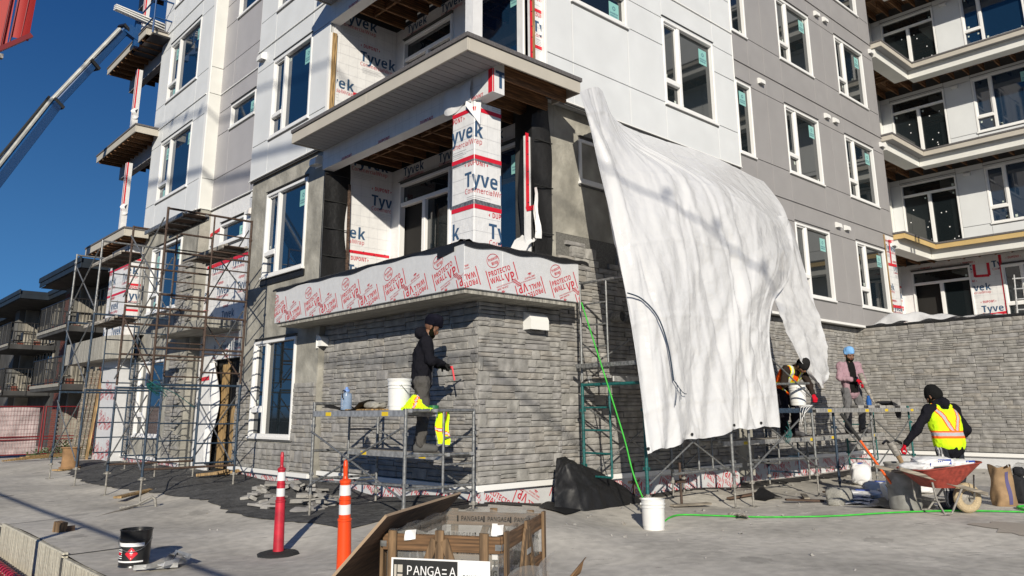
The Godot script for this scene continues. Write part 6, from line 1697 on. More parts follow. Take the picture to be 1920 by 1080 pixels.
	for k in 4: crumple("scrap", S, V(0.16 * k - 0.2, 0.0, 0.10 * (k % 2)), 0.15, 0.03 + 0.012 * k, 0.11, M.cardboard, 40 + k, k * 0.7)
	b = B.new(); b.grid(func(u, v): return V(0.28 * u - 0.05, 0.10 + 0.20 * v * u + 0.03 * sin(v * 9), 0.16 * v - 0.05), 8, 8); part("flap", b, M.cardboard, S)
	# black can with its hazard diamond
	S = thing("paint_can", "black steel can with a red flammable diamond label on the concrete", "can", V(2.86, 0, -8.86), deg_to_rad(-30))
	b = B.new(); b.lathe([Vector2(0, 0), Vector2(0.142, 0), Vector2(0.147, 0.006), Vector2(0.143, 0.02), Vector2(0.148, 0.25), Vector2(0.154, 0.255), Vector2(0.154, 0.265), Vector2(0.149, 0.27), Vector2(0.152, 0.345), Vector2(0.158, 0.35), Vector2(0.158, 0.358), Vector2(0.146, 0.36), Vector2(0.144, 0.335), Vector2(0, 0.33)], 32); part("body", b, M.black_plastic, S)
	b = B.new(); var wr := B.new(); var dr := B.new(); var dw := B.new(); var db := B.new()
	var P := func(u: float, v: float, e: float) -> Vector3: var a := PI / 2 - u / 0.149; return V(cos(a) * (0.1465 + 0.006 * v + e), v, sin(a) * (0.1465 + 0.006 * v + e))
	var band := func(q: B, u0: float, u1: float, v0: float, v1: float, e: float):
		for i in 20:
			var a := lerpf(u0, u1, i / 20.0); var c := lerpf(u0, u1, (i + 1) / 20.0); var nn: Vector3 = P.call(a, 0.1, 0.0); nn.y = 0
			q.quad(P.call(a, v0, e), P.call(c, v0, e), P.call(c, v1, e), P.call(a, v1, e), nn.normalized())
	band.call(wr, -0.17, 0.12, 0.205, 0.24, 0.002); band.call(wr, -0.17, 0.12, 0.055, 0.07, 0.002); band.call(b, -0.17, 0.12, 0.07, 0.205, 0.0015)
	for k in 5: band.call(wr, -0.165, -0.10, 0.09 + 0.02 * k, 0.098 + 0.02 * k, 0.0025)
	band.call(dr, -0.16, -0.11, 0.125, 0.15, 0.003)
	for i in 16:
		var a := lerpf(-0.062, 0.062, i / 16.0); var c := lerpf(-0.062, 0.062, (i + 1) / 16.0); var h0 := 0.062 - absf(a); var h1 := 0.062 - absf(c); var nn: Vector3 = P.call(a, 0.1, 0.0); nn.y = 0
		dr.quad(P.call(a, 0.138 - h0, 0.004), P.call(c, 0.138 - h1, 0.004), P.call(c, 0.138 + h1, 0.004), P.call(a, 0.138 + h0, 0.004), nn.normalized())
	for q in [[0.0, 0.155, 0.010, 0.024], [-0.008, 0.150, 0.007, 0.016], [0.008, 0.150, 0.007, 0.016], [0.0, 0.130, 0.014, 0.003], [0.0, 0.094, 0.005, 0.007]]:
		dw.quad(P.call(q[0] - q[2], q[1] - q[3] * 0.3, 0.0055), P.call(q[0], q[1] - q[3] * 0.7, 0.0055), P.call(q[0] + q[2], q[1] - q[3] * 0.3, 0.0055), P.call(q[0], q[1] + q[3], 0.0055), P.call(q[0], 0.0, 0.0).normalized())
	node_of("label", meshes([[b, M.ink_black], [wr, M.ink_white], [dr, M.tape], [dw, M.ink_white]]), null, S)
	b = B.new(); var pts := []
	for k in 13: var a := PI * k / 12.0; pts.append(V(0.158 * cos(a), 0.29 - 0.13 * sin(a), 0.02 + 0.155 * sin(a)))
	b.pipe(pts, 0.003, 6); part("handle", b, M.galv, S)
	# loose metal and oddments on the apron
	S = thing("metal_scraps", "bent silver metal flashing offcuts at the bottom left", "scrap metal", V(3.0, 0, -8.45), 0.5)
	for k in 5:
		b = B.new(); b.t = Transform3D(Basis(Vector3.UP, 0.5 * k - 0.9) * Basis(Vector3.RIGHT, 0.1 * k), V(0.06 * k - 0.08, 0.03 + 0.02 * k, 0.05 * (k % 3)))
		b.box(-0.20, 0.20, 0, 0.002, -0.035, 0.035); b.box(-0.20, 0.20, 0, 0.045, 0.035, 0.037); part("offcut", b, M.alu if k != 2 else M.white_trim, S)
	S = thing("wood_block", "short weathered wooden block standing near the concrete edge", "wood block", V(2.80, 0, -11.6), 0.4)
	board("block", V(0, 0.0, 0), V(0, 0.18, 0.02), 0.14, 0.10, M.crate_wood_v, S, V(1, 0, 0)); board("block", V(0.10, 0.0, 0.05), V(0.10, 0.12, 0.04), 0.08, 0.12, M.plank_dark, S, V(1, 0, 0)); board("splinter", V(0.1, 0.1, 0), V(0.28, 0.06, -0.1), 0.03, 0.02, M.plywood_edge, S)
	S = thing("pickaxe", "worn pickaxe lying by the foot of the brown scaffold", "pickaxe", V(4.25, 0.03, -13.5))
	b = B.new(); b.tube(V(-0.72, 0.02, 0.72), V(0.10, 0.07, -0.10), 0.022, 8, 0.018); part("handle", b, M.plank, S)
	b = B.new(); b.pipe(curve([V(-0.10, 0.04, -0.25), V(0.08, 0.08, -0.08), V(0.28, 0.20, 0.08), V(0.32, 0.0, 0.12)], 8), 0.022, 6); part("pick_head", b, M.jack, S)
	S = thing("cable_spool", "brown cardboard cable spool on a board behind the left scaffold", "spool", V(5.35, 0.24, -21.9), 0.4)
	b = B.new(); b.lathe([Vector2(0, 0), Vector2(0.24, 0.0), Vector2(0.24, 0.03), Vector2(0.20, 0.035), Vector2(0.19, 0.25), Vector2(0.20, 0.47), Vector2(0.24, 0.475), Vector2(0.24, 0.50), Vector2(0, 0.50)], 24); part("drum", b, M.cardboard, S)
	board("board", V(-0.4, -0.02, 0.1), V(0.6, -0.02, -0.1), 0.3, 0.03, M.lumber, S)
	S = thing("lumber_stack", "loose pale boards lying on the ground at the far left", "lumber", V(5.9, 0.14, -28.0))
	for k in 5: board("board", V(-0.8 + 0.1 * k, 0.02 + 0.04 * k, 0.3 * k - 0.5), V(0.9 + 0.08 * k, 0.10 + 0.03 * k, 0.2 * k - 0.8), 0.14, 0.035, M.lumber, S)
	S = thing("lumber_board", "pale board lying flat under the brown scaffold", "lumber", on_ground(4.85, -15.0, 0.03))
	board("board", V(-0.55, 0, 0.55), V(0.55, 0.02, -0.6), 0.14, 0.035, M.lumber, S)
	S = thing("offcut_heap", "small heap of lumber offcuts before the open doorway", "lumber", on_ground(6.3, -15.3, 0.03), 0.3)
	for k in 6: board("offcut", V(-0.3 + 0.12 * k, 0.03, -0.2 + 0.05 * k), V(-0.05 + 0.12 * k, 0.06 + 0.02 * (k % 3), 0.1), 0.09, 0.05, M.lumber, S)
	S = thing("leaning_boards", "tall weathered boards leaning upright beside the wrapped pier", "lumber", on_ground(6.25, -24.9))
	for k in 5: board("board", V(-0.05 + 0.05 * k, 0, -0.45 + 0.19 * k), V(0.12 + 0.05 * k, 2.45 + 0.06 * (k % 2), -0.45 + 0.19 * k), 0.17, 0.04, M.barrow_wood if k < 4 else M.lumber, S, V(1, 0, 0))
	# broken stones piled under the near scaffold
	S = thing("broken_stones", "heap of broken grey stone offcuts at the foot of the stone wall", "stones", V(6.0, 0.2, -11.6))
	for k in 46:
		var a := rng.randf() * TAU; var r := sqrt(rng.randf())
		var p := V(0.55 * r * cos(a), 0, 1.1 * r * sin(a)); var h := gy(6.0 + p.x, -11.6 + p.z) - 0.2 + 0.02 + 0.26 * (1 - r) * rng.randf()
		node_of("broken_stone", stone_kinds[k % 12][1], M["stone%d" % (1 + k % 4)], S, Transform3D(Basis.from_euler(V(-PI / 2 + rng.randf_range(-0.5, 0.5), rng.randf() * TAU, rng.randf_range(-0.4, 0.4))) * Basis.from_scale(V(rng.randf_range(0.12, 0.34), rng.randf_range(0.08, 0.18), rng.randf_range(0.03, 0.07))), p + V(0, h, 0)))
	# black membrane thrown over something by the wall
	S = thing("black_membrane", "crumpled black membrane heaped against the stone base, left of the teal frame", "membrane sheet", V(8.4, 0.2, -7.9))
	var nz := FastNoiseLite.new(); nz.frequency = 1.6; nz.seed = 77
	# a stiff sheet: a few flat faces between sharp folds
	var hp := [[[-0.66, -0.08, 0.30], [-0.20, -0.12, 0.42], [0.25, -0.12, 0.46], [0.75, -0.10, 0.40], [1.20, -0.08, 0.30], [1.48, -0.05, 0.18]],
		[[-0.56, 0.22, 0.18], [-0.22, 0.32, 0.30], [0.16, 0.30, 0.30], [0.62, 0.22, 0.24], [1.08, 0.12, 0.20], [1.44, 0.0, 0.10]],
		[[-0.44, 0.50, 0.10], [-0.24, 0.62, 0.12], [0.06, 0.60, 0.16], [0.52, 0.44, 0.12], [1.04, 0.26, 0.06], [1.42, 0.02, 0.02]],
		[[-0.32, 0.71, 0.02], [-0.10, 0.70, -0.02], [0.16, 0.60, 0.0], [0.54, 0.50, -0.06], [1.05, 0.28, -0.12], [1.40, 0.0, -0.08]],
		[[-0.10, 0.34, -0.22], [0.0, 0.36, -0.24], [0.2, 0.34, -0.24], [0.56, 0.28, -0.26], [1.02, 0.12, -0.26], [1.36, 0.0, -0.16]]]
	b = B.new(); var cn := FastNoiseLite.new(); cn.noise_type = FastNoiseLite.TYPE_CELLULAR; cn.cellular_return_type = FastNoiseLite.RETURN_DISTANCE2_SUB; cn.frequency = 1.0; cn.seed = 4
	b.grid(func(u, v):
		var x: float = u * 5.0; var y: float = v * 4.0; var i := mini(int(x), 4); var j := mini(int(y), 3); var q := []
		for e in [[j, i], [j, i + 1], [j + 1, i], [j + 1, i + 1]]: q.append(V(hp[e[0]][e[1]][0], hp[e[0]][e[1]][1], hp[e[0]][e[1]][2]))
		var fx := smoothstep(0.0, 1.0, x - i) * 0.4 + 0.6 * (x - i); var fy := smoothstep(0.0, 1.0, y - j) * 0.4 + 0.6 * (y - j)
		var p: Vector3 = (q[0] as Vector3).lerp(q[1], fx).lerp((q[2] as Vector3).lerp(q[3], fx), fy)
		var d := 0.05 * cn.get_noise_2d(u * 3.5, v * 2.5) + 0.02 * cn.get_noise_2d(u * 9.0, v * 7.0) + 0.05 * nz.get_noise_2d(u * 2.5, v * 2.0)
		return p + V(-0.2, 0.5, 0.8) * d, 60, 44)
	part("heap", b, M.membrane, S)
	cloth_sheet("fallen_flap", S, func(u, v): var x: float = -0.75 + 0.75 * u; var z: float = 0.05 + 0.5 * v - 0.3 * u; return V(x, gy(8.4 + x, -7.9 + z) - 0.18 + 0.06 * absf(sin(u * 4.0)) * (1 - v), z), M.membrane, 14, 10)
	# red corrugated duct along the trench
	S = thing("red_duct", "red corrugated duct running along the foot of the concrete edge", "pipe", V(2.22, -0.36, -12.0))
	b = B.new(); var pr := []
	for k in 260: pr.append(V(0.05 * sin(k * 0.02), 0.04 * sin(k * 0.013), -9.0 + k * 0.07))
	for k in 259: b.tube(pr[k], pr[k + 1], 0.062 if k % 2 else 0.05, 9, -1, false)
	part("duct", b, M.red_plastic, S)

const HOSE := [[8.55, 3.10, -7.80], [8.52, 2.45, -7.53], [8.49, 1.80, -7.26], [8.45, 1.15, -6.99], [8.42, 0.72, -6.84], [8.46, 0.40, -6.72], [8.58, 0.16, -6.66], [8.80, 0.08, -6.68]]

func build_details():
	var b: B; var S: Node3D
	# ---- on the near scaffold's upper plank
	S = bucket("white bucket with lid standing on the near scaffold", V(5.78, 1.537, -8.46), 0.9)
	b = B.new(); b.lathe([Vector2(0, 0.376), Vector2(0.158, 0.376), Vector2(0.16, 0.39), Vector2(0.15, 0.398), Vector2(0, 0.398)], 28); part("lid", b, M.bucket, S)
	S = thing("water_bottle", "big clear water bottle with a blue cap on the near scaffold", "bottle", V(5.70, 1.547, -9.62))
	b = B.new(); b.lathe([Vector2(0, 0), Vector2(0.072, 0), Vector2(0.076, 0.01), Vector2(0.076, 0.19), Vector2(0.068, 0.225), Vector2(0.036, 0.235), Vector2(0.036, 0.25)], 20); part("bottle", b, M.bottle_blue, S)
	b = B.new(); b.lathe([Vector2(0.0, 0.25), Vector2(0.042, 0.25), Vector2(0.042, 0.275), Vector2(0.02, 0.285), Vector2(0.02, 0.31), Vector2(0, 0.315)], 16); part("cap", b, mat("cap_blue", 0.18, 0.32, 0.68, 0.4), S)
	b = B.new(); b.pipe(curve([V(-0.035, 0.255, 0.03), V(-0.085, 0.26, 0.04), V(-0.09, 0.18, 0.045), V(-0.075, 0.15, 0.05)], 10), 0.008, 6); part("strap", b, M.black_plastic, S)
	b = B.new()
	for k in 7: b.box(-0.0785, -0.0765, 0.03 + 0.025 * k, 0.036 + 0.025 * k, 0.01, 0.03 + 0.008 * (k % 2))
	part("marks", b, M.ink_white, S)
	S = thing("black_sheet", "curled black membrane scrap under the water bottle", "membrane sheet", V(5.72, 1.536, -9.5))
	cloth_sheet("scrap", S, func(u, v): return V(lerpf(-0.2, 0.22, v), 0.006 + 0.09 * pow(absf(u - 0.45) * 2.0, 3.0) + 0.02 * sin(v * 7 + u * 5), lerpf(-0.42, 0.5, u)), M.membrane, 24, 8)
	S = thing("mortar_hawk", "wooden board with a heap of mortar and a trowel beside the bucket", "mortar board", V(5.74, 1.537, -9.05))
	board("board", V(0, 0.012, -0.42), V(0, 0.012, 0.24), 0.3, 0.02, M.lumber, S); crumple("mortar", S, V(0.02, 0.02, 0.08), 0.12, 0.05, 0.14, M.mortar_smear, 5)
	b = B.new(); b.tube(V(-0.02, 0.10, -0.12), V(-0.02, 0.06, 0.05), 0.02, 8); b.tube(V(-0.02, 0.07, 0.04), V(-0.02, 0.05, 0.2), 0.016, 8); part("trowel_handle", b, M.black_plastic, S)
	b = B.new(); b.grid(func(u, v): return V(0.1 * v - 0.05, 0.03 + 0.10 * u * v, -0.45 + 0.3 * u), 6, 6); part("paper", b, M.ink_white, S)
	S = thing("tape_roll", "green roll of tape on the near scaffold beside the vest", "tape", V(5.98, 1.545, -7.99))
	b = B.new(); b.lathe([Vector2(0.04, 0.0), Vector2(0.065, 0.0), Vector2(0.065, 0.05), Vector2(0.04, 0.05), Vector2(0.04, 0.0)], 20); part("roll", b, mat("tape_green", 0.02, 0.14, 0.05, 0.4), S)
	# the vest thrown over the plank
	S = thing("safety_vest", "lime safety vest with orange stripes draped over the near scaffold's plank", "vest", V(5.80, 1.537, -8.08))
	var lime := Color(0.62, 0.95, 0.02); var nz := FastNoiseLite.new(); nz.frequency = 3.0; nz.seed = 8
	var stripe := func(q: float) -> Color:
		if absf(q) < 0.03: return Color(0.5, 0.5, 0.52)
		return Color(0.95, 0.14, 0.03) if absf(q) < 0.065 else lime
	b = B.new()
	for i in 26:
		for j in 26:
			var f := func(u: float, v: float) -> Vector3: return V(0.26 * (v - 0.4), 0.015 + 0.17 * exp(-pow((u - 0.30) / 0.28, 2.0)) * sin(PI * v) + 0.035 * nz.get_noise_2d(u * 3, v * 3), lerpf(-0.22, 0.16, u) + 0.03 * nz.get_noise_2d(v * 4, u * 4))
			var u := i / 26.0; var v := j / 26.0; var e := 1 / 26.0
			b.col = stripe.call(u + v * 0.5 - 0.65)
			b.fquad(f.call(u, v), f.call(u + e, v), f.call(u + e, v + e), f.call(u, v + e), V(-0.3, 1, 0.2))
	part("bundle", b, M.cloth, S)
	b = B.new()
	for i in 14:
		for j in 30:
			var f := func(u: float, v: float) -> Vector3: return V(lerpf(0.20 + 0.03 * v, 0.42 - 0.03 * v, u), 0.015 - 0.42 * v - 0.02 * u, 0.12 - 0.03 * sin(u * 8 + v * 3) + 0.015 * sin(v * 9))
			var u := i / 14.0; var v := j / 30.0
			b.col = stripe.call(v - 0.62 - (u - 0.5) * 0.12)
			if absf(u - 0.45) < 0.13 and v < 0.5: b.col = Color(0.95, 0.14, 0.03) if absf(u - 0.45) > 0.06 else Color(0.10, 0.09, 0.09)
			b.fquad(f.call(u, v), f.call(u + 1 / 14.0, v), f.call(u + 1 / 14.0, v + 1 / 30.0), f.call(u, v + 1 / 30.0), V(-0.2, 0, 1))
	part("hanging_panel", b, M.cloth, S)
	# ---- bucket on the ground, with the green hose
	S = bucket("mortar-smeared white bucket on the ground beside the green hose", V(8.35, 0.045, -6.48), 2.6)
	smear(S, 0.9, 2.3, 0.06, 0.24, 3, M.mortar_smear)
	S = thing("hose", "bright green hose hanging from the balcony band and running across the concrete", "hose", V(8.6, 0.1, -6.8))
	var pts := []
	for p in HOSE: pts.append(V(p[0], p[1], p[2]) - S.position)
	var run := [[9.05, -6.75], [9.32, -6.75], [9.6, -6.42], [9.95, -5.85], [10.5, -5.2], [11.0, -4.75], [11.45, -4.4], [11.9, -4.05], [12.25, -3.7], [12.6, -3.2], [13.2, -2.2]]
	for p in run: pts.append(on_ground(p[0], p[1], 0.018) - S.position)
	b = B.new(); b.pipe(curve(pts, 160), 0.011, 8); part("hose", b, M.hose, S)
	b = B.new(); var p2 := []
	for p in [[12.6, -3.2], [12.75, -3.55], [13.1, -3.7], [13.6, -3.5], [14.3, -3.6], [14.2, -3.2], [13.5, -3.0], [13.8, -2.6]]: p2.append(on_ground(p[0], p[1], 0.02) - S.position)
	b.pipe(curve(p2, 60), 0.0155, 8); part("coil", b, M.hose, S)
	S = thing("rag", "flattened pale rag lying on the green hose", "rag", on_ground(9.75, -6.12, 0.02), 0.9)
	cloth_sheet("rag", S, func(u, v): return V(0.36 * u - 0.18, 0.02 + 0.02 * sin(u * 6 + v * 4), 0.14 * v - 0.07 + 0.03 * sin(u * 5)), M.plank, 10, 6)
	# ---- wheelbarrow
	var a := V(0.81, 0, 0.58)
	S = thing("wheelbarrow", "worn red wheelbarrow with wooden handles, loaded with white bags", "wheelbarrow", on_ground(11.84, -3.94), atan2(-0.58, 0.81))
	# local x points from handles to wheel
	b = B.new()
	var tray := func(u: float, v: float) -> Vector3:
		# v 0 at the bottom, 1 at the lip, u round the tray
		var ph := TAU * u; var cx := cos(ph); var sz := sin(ph)
		var q := pow(absf(cx), 6.0) + pow(absf(sz), 6.0); var r := pow(q, -1.0 / 6.0)
		var x := cx * r; var z := sz * r
		var hx := lerpf(0.20, 0.50, v) if x < 0 else lerpf(0.10, 0.42, v); var hz := lerpf(0.19, 0.33, v)
		return V(-0.36 + x * hx + 0.04 * v, lerpf(0.34, 0.62, v) + 0.05 * v * x, z * hz)
	b.grid(tray, 40, 6)
	b.grid(func(u, v): var p: Vector3 = tray.call(u, 0.0); return V(lerpf(-0.36, p.x, v), p.y, p.z * v), 40, 1)
	part("tray", b, M.barrow_red, S)
	b = B.new(); pts = []
	for k in 41: pts.append((tray.call(k / 40.0, 1.0) as Vector3))
	b.pipe(pts, 0.010, 6); part("rim", b, M.barrow_red, S)
	var mk := B.new(); mk.t = Transform3D(Basis(), V(0, 0, 0.0)); 
	for s in [-1.0, 1.0]: board("handle", V(-1.10, 0.60, s * 0.28), V(0.20, 0.25, s * 0.13), 0.04, 0.045, M.barrow_wood, S)
	for s in [-1.0, 1.0]:
		b = B.new(); b.pipe([V(-0.62, 0.42, s * 0.21), V(-0.60, 0.20, s * 0.23), V(-0.52, 0.03, s * 0.24), V(-0.42, 0.03, s * 0.24), V(-0.18, 0.34, s * 0.17)], 0.014, 6); part("leg", b, M.jack, S)
	b = B.new(); b.tube(V(-0.57, 0.18, -0.23), V(-0.57, 0.18, 0.23), 0.012, 6); part("leg_brace", b, M.jack, S)
	b = B.new(); b.t = Transform3D(Basis(Vector3.RIGHT, PI / 2), V(0.0, 0.195, 0.0))
	var tp := []
	for k in 13: var an := TAU * k / 12.0; tp.append(Vector2(0.14 - 0.055 * cos(an), 0.05 * sin(an)))
	b.lathe(tp, 28); var wh := part("wheel", b, M.tyre, S)
	b = B.new(); b.t = Transform3D(Basis(Vector3.RIGHT, PI / 2), V(0.0, 0.195, 0.0)); b.lathe([Vector2(0, -0.03), Vector2(0.04, -0.03), Vector2(0.09, -0.012), Vector2(0.09, 0.012), Vector2(0.04, 0.03), Vector2(0, 0.03)], 16); part("hub", b, M.jack, wh)
	b = B.new(); b.tube(V(0, 0.195, -0.14), V(0, 0.195, 0.14), 0.012, 6)
	for s in [-1.0, 1.0]: b.bar(V(0.0, 0.2, s * 0.135), V(0.02, 0.5, s * 0.16), 0.03, 0.006, V(1, 0, 0))
	part("fork", b, M.galv, S)
	var bar := S
	var X := S.transform
	var bag := func(label: String, lp: Vector3, sx: float, sy: float, sz: float, sd: int, turn: float):
		var T := thing("cement_bag", label, "bag", X * lp, S.rotation.y + turn, "white cement bags")
		crumple("bag", T, V(0, 0, 0), sx, sy, sz, M.paper_white, sd)
		var q := B.new(); var w := B.new(); q.t = face(V(0, sy * 1.15, sz * 0.90), V(0, 0.45, 0.9).normalized()); w.t = q.t
		q.box(0.0, sx * 0.75, -0.035, 0.035, 0.012, 0.016); write(w, "Q", true, 0.012, 0.0, 0.06, 0, Rect2(-1, -1, 3, 3), 0.018)
		strip2(w, Vector2(0.06, 0.0), Vector2(sx * 0.68, 0.0), 0.02, Rect2(-1, -1, 3, 3), 0.018)
		node_of("printed_band", meshes([[q, M.bag_blue], [w, M.ink_white]]), null, T)
	bag.call("white cement bag at the wheel end of the wheelbarrow, blue band on it", V(-0.16, 0.57, 0.05), 0.22, 0.065, 0.20, 1, 0.2)
	bag.call("white cement bag in the middle of the wheelbarrow load", V(-0.44, 0.58, 0.0), 0.24, 0.075, 0.22, 2, -0.25)
	bag.call("white cement bag at the handle end of the wheelbarrow, slumped low", V(-0.70, 0.56, 0.05), 0.16, 0.05, 0.18, 3, 0.6)
	# ---- around the mixing place
	S = thing("mixing_drum", "tall grey open mixing drum behind the wheelbarrow handles", "drum", on_ground(11.82, -4.74), 0.3)
	b = B.new(); b.lathe([Vector2(0, 0), Vector2(0.205, 0), Vector2(0.21, 0.02), Vector2(0.225, 0.60), Vector2(0.235, 0.605), Vector2(0.235, 0.63), Vector2(0.215, 0.63), Vector2(0.20, 0.06), Vector2(0, 0.06)], 28); part("drum", b, M.drum, S)
	S = thing("hand_mixer", "grey paddle mixer hanging from the red glove of the lime-vested worker", "mixer", V(11.78, 0.98, -4.84))
	b = B.new(); b.pipe(curve([V(-0.14, 0.06, -0.05), V(-0.06, 0.10, -0.03), V(0.0, 0.06, 0.0), V(0.06, 0.10, 0.05), V(0.14, 0.06, 0.10)], 12), 0.018, 8); part("grip", b, M.black_plastic, S)
	b = B.new(); b.tube(V(0, 0.08, 0), V(0.06, -0.10, 0.06), 0.055, 12, 0.05); part("motor", b, M.jack, S)
	b = B.new(); b.tube(V(0.06, -0.10, 0.06), V(0.09, -0.20, 0.09), 0.038, 12, 0.03); part("gearbox", b, M.paper_brown, S)
	b = B.new(); b.tube(V(0.09, -0.20, 0.09), V(0.16, -0.70, 0.14), 0.008, 6); part("shaft", b, M.galv, S)
	S = thing("shovel", "shovel with a black grip and orange shaft propped against the mixing drum", "shovel", V(11.35, 0.8, -4.95))
	b = B.new(); b.tube(V(-0.36, 0.66, -0.20), V(-0.12, 0.30, -0.08), 0.024, 8); part("grip", b, M.rubber, S)
	b = B.new(); b.tube(V(-0.12, 0.30, -0.08), V(0.28, -0.30, 0.12), 0.017, 8); part("shaft", b, M.shovel_orange, S)
	b = B.new(); b.bar(V(0.28, -0.30, 0.12), V(0.44, -0.56, 0.2), 0.20, 0.008, V(0.6, 0.5, 0)); part("blade", b, M.jack, S)
	bucket("white bucket tipped on its side behind the mixing drum", on_ground(12.6, -5.35, 0.16), 0.7, Basis(Vector3.RIGHT, 1.25))
	bucket("white bucket held up by the stooping mason in orange", V(13.55, 1.60, -7.12), 0.4)
	S = thing("brown_bag", "tall open brown paper bag with a violet stripe, right of the wheelbarrow", "bag", on_ground(13.25, -3.92), -0.7)
	b = B.new(); var br := B.new()
	var sack := func(u: float, v: float) -> Vector3:
		var ph := TAU * u; var q := pow(pow(absf(cos(ph)), 4.0) + pow(absf(sin(ph)), 4.0), -0.25)
		return V(cos(ph) * q * (0.15 - 0.02 * v + 0.012 * sin(v * 9 + u * 20)), 0.55 * v + 0.03 * sin(ph * 2 + 1) * v, sin(ph) * q * (0.11 + 0.02 * sin(v * 7.0)))
	b.grid(sack, 36, 12); part("bag", b, M.paper_brown, S)
	br.grid(func(u, v): return (sack.call(0.20 + 0.06 * u, 0.05 + 0.85 * v) as Vector3) + V(0, 0, 0.004), 6, 12); part("stripe", br, mat("violet", 0.09, 0.08, 0.19, 0.8), S)
	S = thing("black_jacket", "black jacket heaped behind the brown paper bag", "jacket", on_ground(13.75, -3.85))
	crumple("heap", S, V(0, 0, 0), 0.11, 0.20, 0.10, M.black_cloth, 61); crumple("heap", S, V(0.03, 0.38, 0.02), 0.08, 0.07, 0.07, M.black_cloth, 62)
	S = thing("plastic_sheet", "silvery clear plastic sheet over lumber at the right edge", "plastic sheet", on_ground(14.6, -3.7))
	cloth_sheet("sheet", S, func(u, v): return V(-0.5 + 1.6 * u, 0.45 - 0.2 * v + 0.05 * sin(u * 9 + v * 7), -0.6 + 1.7 * v), M.film_gray, 20, 14)
	for k in 3: board("board", V(-0.7 + 0.2 * k, 0.05 + 0.09 * k, -0.2), V(0.6, 0.09 + 0.09 * k, 1.2 + 0.2 * k), 0.14, 0.04, M.lumber, S)
	S = thing("jacket_on_scaffold", "black jacket draped over the end of the corner scaffold's plank", "jacket", V(17.6, 1.55, -6.98))
	cloth_sheet("cloth", S, func(u, v): return V(-0.45 + 0.62 * u, 0.10 + 0.05 * sin(u * 7) - 0.42 * maxf(0.0, v - 0.35) * smoothstep(0.3, 0.55, u), -0.3 + 0.5 * minf(v, 0.6) + 0.02 * sin(u * 11)), M.black_cloth, 20, 16)
	S = thing("water_bottle", "small blue water bottle at the feet of the mason in pink", "bottle", V(16.1, 1.555, -6.95))
	b = B.new(); b.lathe([Vector2(0, 0), Vector2(0.05, 0), Vector2(0.052, 0.15), Vector2(0.03, 0.19), Vector2(0.032, 0.24), Vector2(0, 0.245)], 14); part("bottle", b, mat("bottle_deep_blue", 0.02, 0.10, 0.34, 0.3), S)
	S = thing("stone_lots", "flat stones laid out on the corner scaffold's upper plank", "stones", V(16.9, 1.552, -7.0))
	for k in 9: node_of("flat_stone", stone_kinds[k][1], M["stone%d" % (k % 6)], S, Transform3D(Basis(Vector3.RIGHT, -PI / 2).rotated(Vector3.UP, rng.randf()) * Basis.from_scale(V(0.28, 0.13, 0.06)), V(-1.2 + 0.26 * k, 0.03, -0.02 + 0.1 * (k % 2))))
	# ---- empty bags and sheets on the ground by the corner
	for k in 7:
		var q: Array = [[12.9, -5.95, 0.26, 0.03, 0.2], [13.6, -6.15, 0.32, 0.06, 0.22], [13.9, -5.7, 0.28, 0.07, 0.22], [13.3, -5.45, 0.24, 0.05, 0.18], [14.5, -6.2, 0.30, 0.09, 0.2], [14.7, -5.6, 0.26, 0.09, 0.2], [15.3, -6.9, 0.26, 0.2, 0.18]][k]
		S = thing("empty_bag", ["flattened white bag nearest the camera on the paper litter", "torn white bag at the left of the bag heap", "white bag with a blue print on top of the bag heap", "crushed white bag in front of the mixing drum", "white bag slumped against the scaffold leg", "white bag behind the mixing drum", "bulging white bag standing against the stone base"][k], "bag", on_ground(q[0], q[1]), rng.randf() * 3, "white cement bags")
		crumple("bag", S, V(0, 0.0, 0), q[2], q[3], q[4], M.paper_white, 70 + k)
		b = B.new(); b.box(-0.12, 0.1, q[3] * 1.9, q[3] * 1.9 + 0.02, -0.06, 0.06); b.box(-0.16, 0.08, q[3] * 0.9, q[3] * 1.2, q[4] * 0.97, q[4] * 1.02); part("blue_print", b, M.bag_blue, S)
	S = thing("paper_litter", "spread of flat white and printed paper before the bag heap", "paper", on_ground(12.7, -6.0, 0.012), 0.4)
	for k in 8: cloth_sheet("sheet", S, func(u, v): return V(0.5 * u - 0.2 + 0.12 * k - 0.4, 0.01 + 0.025 * absf(sin(u * 5 + v * 3 + k)) + 0.006 * k, 0.34 * v - 0.1 * (k % 3)), M.paper_white if k % 3 else M.ink_gray, 8, 6)
	S = thing("mortar_lump", "rough lump of hardened mortar on the concrete", "rubble", on_ground(12.35, -5.95, -0.02))
	var lump := crumple("lump", S, V(0, 0, 0), 0.19, 0.13, 0.17, M.mortar_smear, 91); crumple("lump", S, V(-0.22, 0, 0.05), 0.13, 0.06, 0.10, M.mortar_smear, 92)
	S = thing("membrane_scrap", "small black membrane scrap on the ground right of the tarp", "membrane sheet", on_ground(12.2, -7.1))
	cloth_sheet("scrap", S, func(u, v): return V(0.6 * u - 0.3, 0.17 * sin(PI * u) * (1 - v * 0.8) + 0.01, 0.25 * v - 0.1), M.membrane, 10, 8)
	S = thing("wet_patch", "dark damp patch with crumbs of mortar on the concrete at the right edge", "stain", on_ground(10.9, -3.0, 0.004))
	var wn := FastNoiseLite.new(); wn.frequency = 1.3; wn.seed = 15
	b = B.new()
